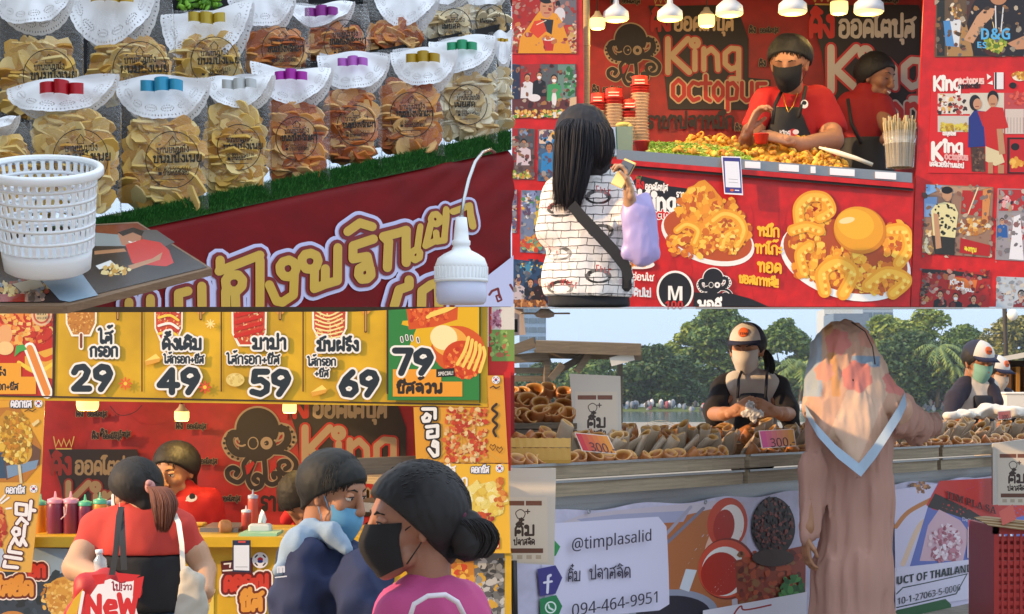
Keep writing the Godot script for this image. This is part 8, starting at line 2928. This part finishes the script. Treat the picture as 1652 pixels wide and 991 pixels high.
	price_card("pink 300 price card in the middle of the fish", [1224, 695, 1281, 692, 1285, 720, 1229, 724], 8.86, "d84a8a", "e0a050")
	price_card("small pink price card on the far fish heap", [1610, 664, 1631, 662, 1632, 676, 1611, 678], 11.3, "d0605a", "d87a60")
	var bp = thing("black_post", "black metal post beside the banner edge", "post", P(831, 1000, 7.28))
	m = MB.new()
	m.tube([P(829, 905, 7.28), P(831, 1020, 7.28)], .014, 10)
	obj("tube", m.done(), mat("26221f", 0.5), bp)
	# ---- red crate with papers at the right
	var rc = thing("plastic_crate", "red slotted plastic crate beside the banner", "crate", P(1640, 991, 9.2))
	var rm = mat("a8241c", 0.45)
	m = MB.new()
	pbox(m, 1604, 850, 1612, 1050, 9.0, 9.5); pbox(m, 1604, 850, 1760, 862, 9.0, 9.03)
	obj("crate_frame", m.done(), rm, rc)
	for i in 12:
		m = MB.new()
		pbox(m, 1612, 866 + i * 13, 1760, 873 + i * 13, 9.01, 9.03)
		obj("crate_slat", m.done(), rm, rc)
	m = MB.new()
	for i in 14: pbox(m, 1616 + i * 10, 862, 1620 + i * 10, 1040, 9.005, 9.009)
	obj("crate_rib", m.done(), rm, rc)
	m = MB.new()
	pbox(m, 1612, 866, 1760, 1040, 9.4, 9.42)
	obj("crate_back", m.done(), rm, rc)
	var pp = thing("paper_stack", "fanned stack of brown paper and clear film on the red crate", "paper", P(1620, 850, 9.0))
	for i in 9:
		m = MB.new()
		m.hexa([P(1572 + i * 3, 836 + i * 1.6, 8.95), P(1700, 846 + i * 2, 8.95), P(1700, 846 + i * 2, 9.4), P(1590 + i * 3, 834 + i * 1.6, 9.4), P(1572 + i * 3, 834.6 + i * 1.6, 8.95), P(1700, 844.8 + i * 2, 8.95), P(1700, 844.8 + i * 2, 9.4), P(1590 + i * 3, 832.6 + i * 1.6, 9.4)])
		obj("paper_sheet", m.done(), mat(["a8865c", "c8b494", "8a6a44"][i % 3], 0.8), pp)
	board("paper_tag", [1612, 826, 1634, 814, 1640, 838, 1618, 848], P(1625, 830, 8.93), Vector3(0, 0, 1), .003, mat("d0665a", 0.6), pp)
	# ---- white film over the far fish, box
	var wf = thing("plastic_sheet", "crumpled white plastic sheet lying over the far fish", "plastic sheet", P(1560, 680, 11.5))
	obj("sheet_film", sdf([bn(1530, 672, 11.6, 7, 1600, 664, 11.8, 9, 2.0), bn(1590, 662, 11.8, 9, 1660, 668, 11.7, 9, 2.0)], .012, .04, .018, 9.0), mat("d4cdc2", 0.4), wf)
	var wb = thing("foam_box", "white plastic box behind the two capped sellers", "box", P(1634, 660, 12.6))
	m = MB.new()
	m.cbox(P(1636, 647, 12.6), Vector3(.16, .11, .12), .012)
	obj("box_body", m.done(), mat("dcd8d0", 0.5), wb)
	m = MB.new()
	m.cbox(P(1636, 635, 12.6), Vector3(.172, .02, .132), .006)
	obj("lid", m.done(), mat("dcd8d0", 0.5), wb)
	# green edge of a fan behind the fish
	var gf = thing("wire_fan", "round wire fan guard behind the heap of fish", "fan", P(1065, 700, 9.6))
	for i in 9:
		m = MB.new()
		var ring = []
		for q in 33: ring.append(P(1065 + cos(TAU * q / 32) * (8 + i * 4), 712 + sin(TAU * q / 32) * (6 + i * 3.4), 9.6))
		m.tube(ring, .0016, 4, false)
		obj("guard_ring", m.done(), mat("c8c8bc", 0.5), gf)
	br_people()

func br_people() -> void:
	var BLK = mat("231e22", 0.85, "fibre", 14.0)
	var WHT = mat("d9cfc4", 0.85, "fibre", 14.0)
	var APR = mat("1f2230", 0.8, "fibre", 14.0)
	# seller with cap, white mask
	var d = 10.1
	var p = person("seller in a white and black cap, white mask and apron holding a tissue", {"head": [1205, 566, d], "yaw": -18, "pitch": 8, "hs": 1.14, "skin": "c48a66", "open": .2, "base": P(1212, 720, d),
		"bones": [bn(1152, 668, d - .12, 12, 1168, 668, d - .3, 11), bn(1168, 668, d - .3, 11, 1188, 664, d - .36, 8), bn(1274, 668, d - .1, 12, 1262, 668, d - .28, 11), bn(1262, 668, d - .28, 11, 1244, 662, d - .36, 8)],
		"hands": [[1184, 664, d - .36, Vector3(1, .55, .2), Vector3(.3, -.5, -1), .8, 1.02, true], [1249, 664, d - .36, Vector3(-1, .45, .2), Vector3(-.3, -.5, -1), .8, 1.02, false]]})
	cloth(p, "shirt", [bn(1212, 660, d, 42, 1212, 725, d, 46, .62), bn(1190, 622, d - .02, 25, 1234, 622, d - .02, 25, .8), bn(1208, 602, d, 16, 1210, 615, d, 26, .8)], WHT, [], .009, 14.0)
	cloth(p, "sleeve", [bn(1180, 610, d, 12, 1167, 625, d, 17, .9), bn(1167, 625, d, 18, 1154, 662, d - .08, 18, .9), bn(1154, 662, d - .08, 18, 1152, 678, d - .1, 15, .9)], BLK, [], .008, 14.0)
	cloth(p, "sleeve", [bn(1242, 610, d, 12, 1256, 625, d, 17, .9), bn(1256, 625, d, 18, 1270, 662, d - .08, 18, .9), bn(1270, 662, d - .08, 18, 1276, 682, d - .1, 15, .9)], BLK, [], .008, 14.0)
	cloth(p, "apron", [bn(1212, 665, d - .03, 42, 1212, 725, d - .03, 46, .62)], APR, [[P(1212, 634, d), Vector3(0, 1, 0)], [P(1239, 660, d), Vector3(1, .2, 0).normalized()], [P(1186, 660, d), Vector3(-1, .2, 0).normalized()]], .004, 14.0)
	for e in [[[1199, 592], [1192, 612], [1190, 642]], [[1238, 592], [1237, 612], [1235, 642]]]:
		var q = MB.new()
		q.tube([P(e[0][0], e[0][1], d - .06), P(e[1][0], e[1][1], d - .12), P(e[2][0], e[2][1], d - .15)], .009, 6)
		obj("apron_strap", q.done(), APR, p.n)
	face_mask(p, "e2d6ca", .004)
	cap(p)
	hair_cap(p, "16110f", .05, [], 0.0, 100, -.05, .006)
	locks(p.n, "ponytail", [P(1232, 565, d), P(1240, 578, d - .02), P(1242, 598, d - .04), P(1236, 610, d - .06)], [.02, .03, .032, .012], 140, "16110f", .0028, 33)
	var ts = thing("tissue", "crumpled white tissue held in the capped seller's hands", "tissue", P(1216, 680, d - .42))
	obj("tissue_paper", sdf([bn(1210, 655, d - .42, 8, 1216, 678, d - .42, 5, .5), bn(1200, 668, d - .42, 5, 1226, 668, d - .42, 7, .5)], .005, .015, .012, 60.0), mat("dcdad8", 0.8), ts)
	# headscarf
	d = 8.6
	p = person("person in a floral headscarf and long dusty pink dress, seen from behind", {"head": [1364, 578, d], "yaw": 150, "pitch": 6, "hs": 1.05, "skin": "a87858", "noface": true, "base": P(1375, 1063, d),
		"bones": [bn(1312, 770, d - .06, 15, 1302, 850, d - .1, 12), bn(1302, 850, d - .1, 12, 1300, 872, d - .1, 9)],
		"hands": [[1300, 868, d - .1, Vector3(.05, -1, .02), Vector3(1, 0, -.3), .55, 1.0, false]]})
	var DR = mat("c29484", 0.9, "fibre", 8.0)
	cloth(p, "dress", [bn(1388, 715, d, 54, 1386, 800, d, 52, .75), bn(1386, 800, d, 52, 1376, 930, d, 62, .8), bn(1376, 930, d, 62, 1370, 1058, d, 72, .8), bn(1346, 664, d, 28, 1436, 664, d, 30, .85), bn(1330, 676, d, 25, 1314, 760, d - .06, 22, .9), bn(1314, 760, d - .06, 22, 1303, 862, d - .1, 14, .9), bn(1448, 668, d, 34, 1478, 690, d + .2, 22, .9), bn(1478, 690, d + .2, 22, 1510, 684, d + .55, 15, .9)], DR, [], .028, 15.0, .011, .06, .1)
	# scarf: head, nape and the triangle down the back
	var hem = [P(1300, 668, d - .14), P(1318, 700, d - .3), P(1350, 735, d - .33), P(1388, 765, d - .34), P(1412, 735, d - .33), P(1432, 704, d - .3), P(1452, 672, d - .2), P(1462, 650, d - .1)]
	var scol = func(v: Vector3) -> Color:
		var px = CX + v.x / -v.z * F
		var py = HY - (v.y - H) / -v.z * F
		var q = Vector2(px, py)
		for fl in [[1383, 608, 22], [1352, 552, 18], [1448, 615, 20], [1400, 545, 14], [1330, 600, 14]]:
			var dd = q - Vector2(fl[0], fl[1])
			if dd.length() < fl[2] * (1.12 + .1 * sin(dd.angle() * 6.0)): return L("d8857a") if fl[2] > 15 else L("dc9c88")
		if px < 1326 and py < 640: return L("a9b4c0")
		if absf(px - (1338 + (py - 540) * .12)) < 7 and py < 640: return L("d29a68")
		if py > 575 and py < 592 and px > 1375 and px < 1420: return L("8fa4b8")
		return L("dcb8a0") if sin(px * .05 + py * .021) > -.1 else L("d0a48c")
	var sb = [bn(1362, 560, d - .01, 42, 1362, 585, d, 46, 1.0), bn(1352, 572, d, 44, 1340, 610, d - .03, 38, .9), bn(1340, 610, d - .03, 36, 1330, 655, d - .06, 34, .85), bn(1385, 600, d, 44, 1420, 650, d - .02, 36, .9), bn(1375, 640, d - .08, 58, 1384, 690, d - .15, 44, .6), bn(1384, 690, d - .15, 44, 1388, 748, d - .24, 12, .5), bn(1330, 655, d - .08, 30, 1345, 690, d - .16, 26, .7), bn(1425, 650, d - .04, 34, 1445, 662, d - .06, 26, .8)]
	obj("headscarf", sdf(sb, .008, .045, .02, 15.0, scol, [], .25), vmat(0.8, "fibre", 14.0), p.n)
	var hm = MB.new()
	hm.smooth()
	var a = []
	var b = []
	for i in hem.size() * 3 - 2:
		var t = i / 3.0
		var j = mini(int(t), hem.size() - 2)
		var c: Vector3 = hem[j].lerp(hem[j + 1], t - j)
		a.append(c + Vector3(0, .05, -.03)); b.append(c + Vector3(0, -.012, .018))
	hm.loft([a, b], false)
	obj("scarf_hem", hm.done(), mat("9fb2c6", 0.8, "fibre", 20.0), p.n)
	var tie = MB.new()
	tie.tube([P(1374, 520, d - .15), P(1396, 535, d - .2), P(1408, 560, d - .2), P(1412, 588, d - .2)], .003, 6)
	obj("mask_cord", tie.done(), mat("241a18", 0.7), p.n)
	# sellers on the right
	for e in [[1578, 586, 12.2, 22.0, "8fc4b4", "seller in a white cap and blue-green mask leaning over the fish", 1.12], [1606, 604, 12.9, 34.0, "d9c8b8", "seller in a cap and pale mask standing behind the blue-green mask", 1.0]]:
		d = e[2]
		var x: float = e[0] - 1578.0
		var y: float = e[1] - 586.0
		p = person(e[5], {"head": [e[0], e[1], d], "yaw": e[3], "pitch": 16, "hs": e[6], "skin": "b07a56", "open": .2, "base": P(e[0], 720, d)})
		cloth(p, "shirt", [bn(1576 + x, 650 + y, d, 30, 1574 + x, 700 + y, d, 34, .65), bn(1562 + x, 626 + y, d, 18, 1594 + x, 626 + y, d, 18, .8)], WHT, [], .006, 14.0)
		cloth(p, "sleeve", [bn(1558 + x, 622 + y, d, 16, 1540 + x, 645 + y, d - .1, 15, .9), bn(1540 + x, 645 + y, d - .1, 15, 1532 + x, 672 + y, d - .2, 12, .9)], mat("2f2838", 0.85, "fibre", 14.0), [], .006, 14.0)
		cloth(p, "sleeve", [bn(1594 + x, 622 + y, d, 15, 1606 + x, 650 + y, d - .05, 14, .9)], mat("2f2838", 0.85, "fibre", 14.0), [], .006, 14.0)
		cloth(p, "apron", [bn(1578 + x, 655 + y, d - .04, 30, 1576 + x, 700 + y, d - .04, 34, .65)], APR, [[P(1578 + x, 638 + y, d), Vector3(0, 1, 0)], [P(1600 + x, 650, d), Vector3(1, 0, 0)], [P(1566 + x, 650, d), Vector3(-1, 0, 0)]], .003, 14.0)
		face_mask(p, e[4], .0)
		cap(p)
		hair_cap(p, "17110f", .05, [], 0.0, 60, -.04, .006)
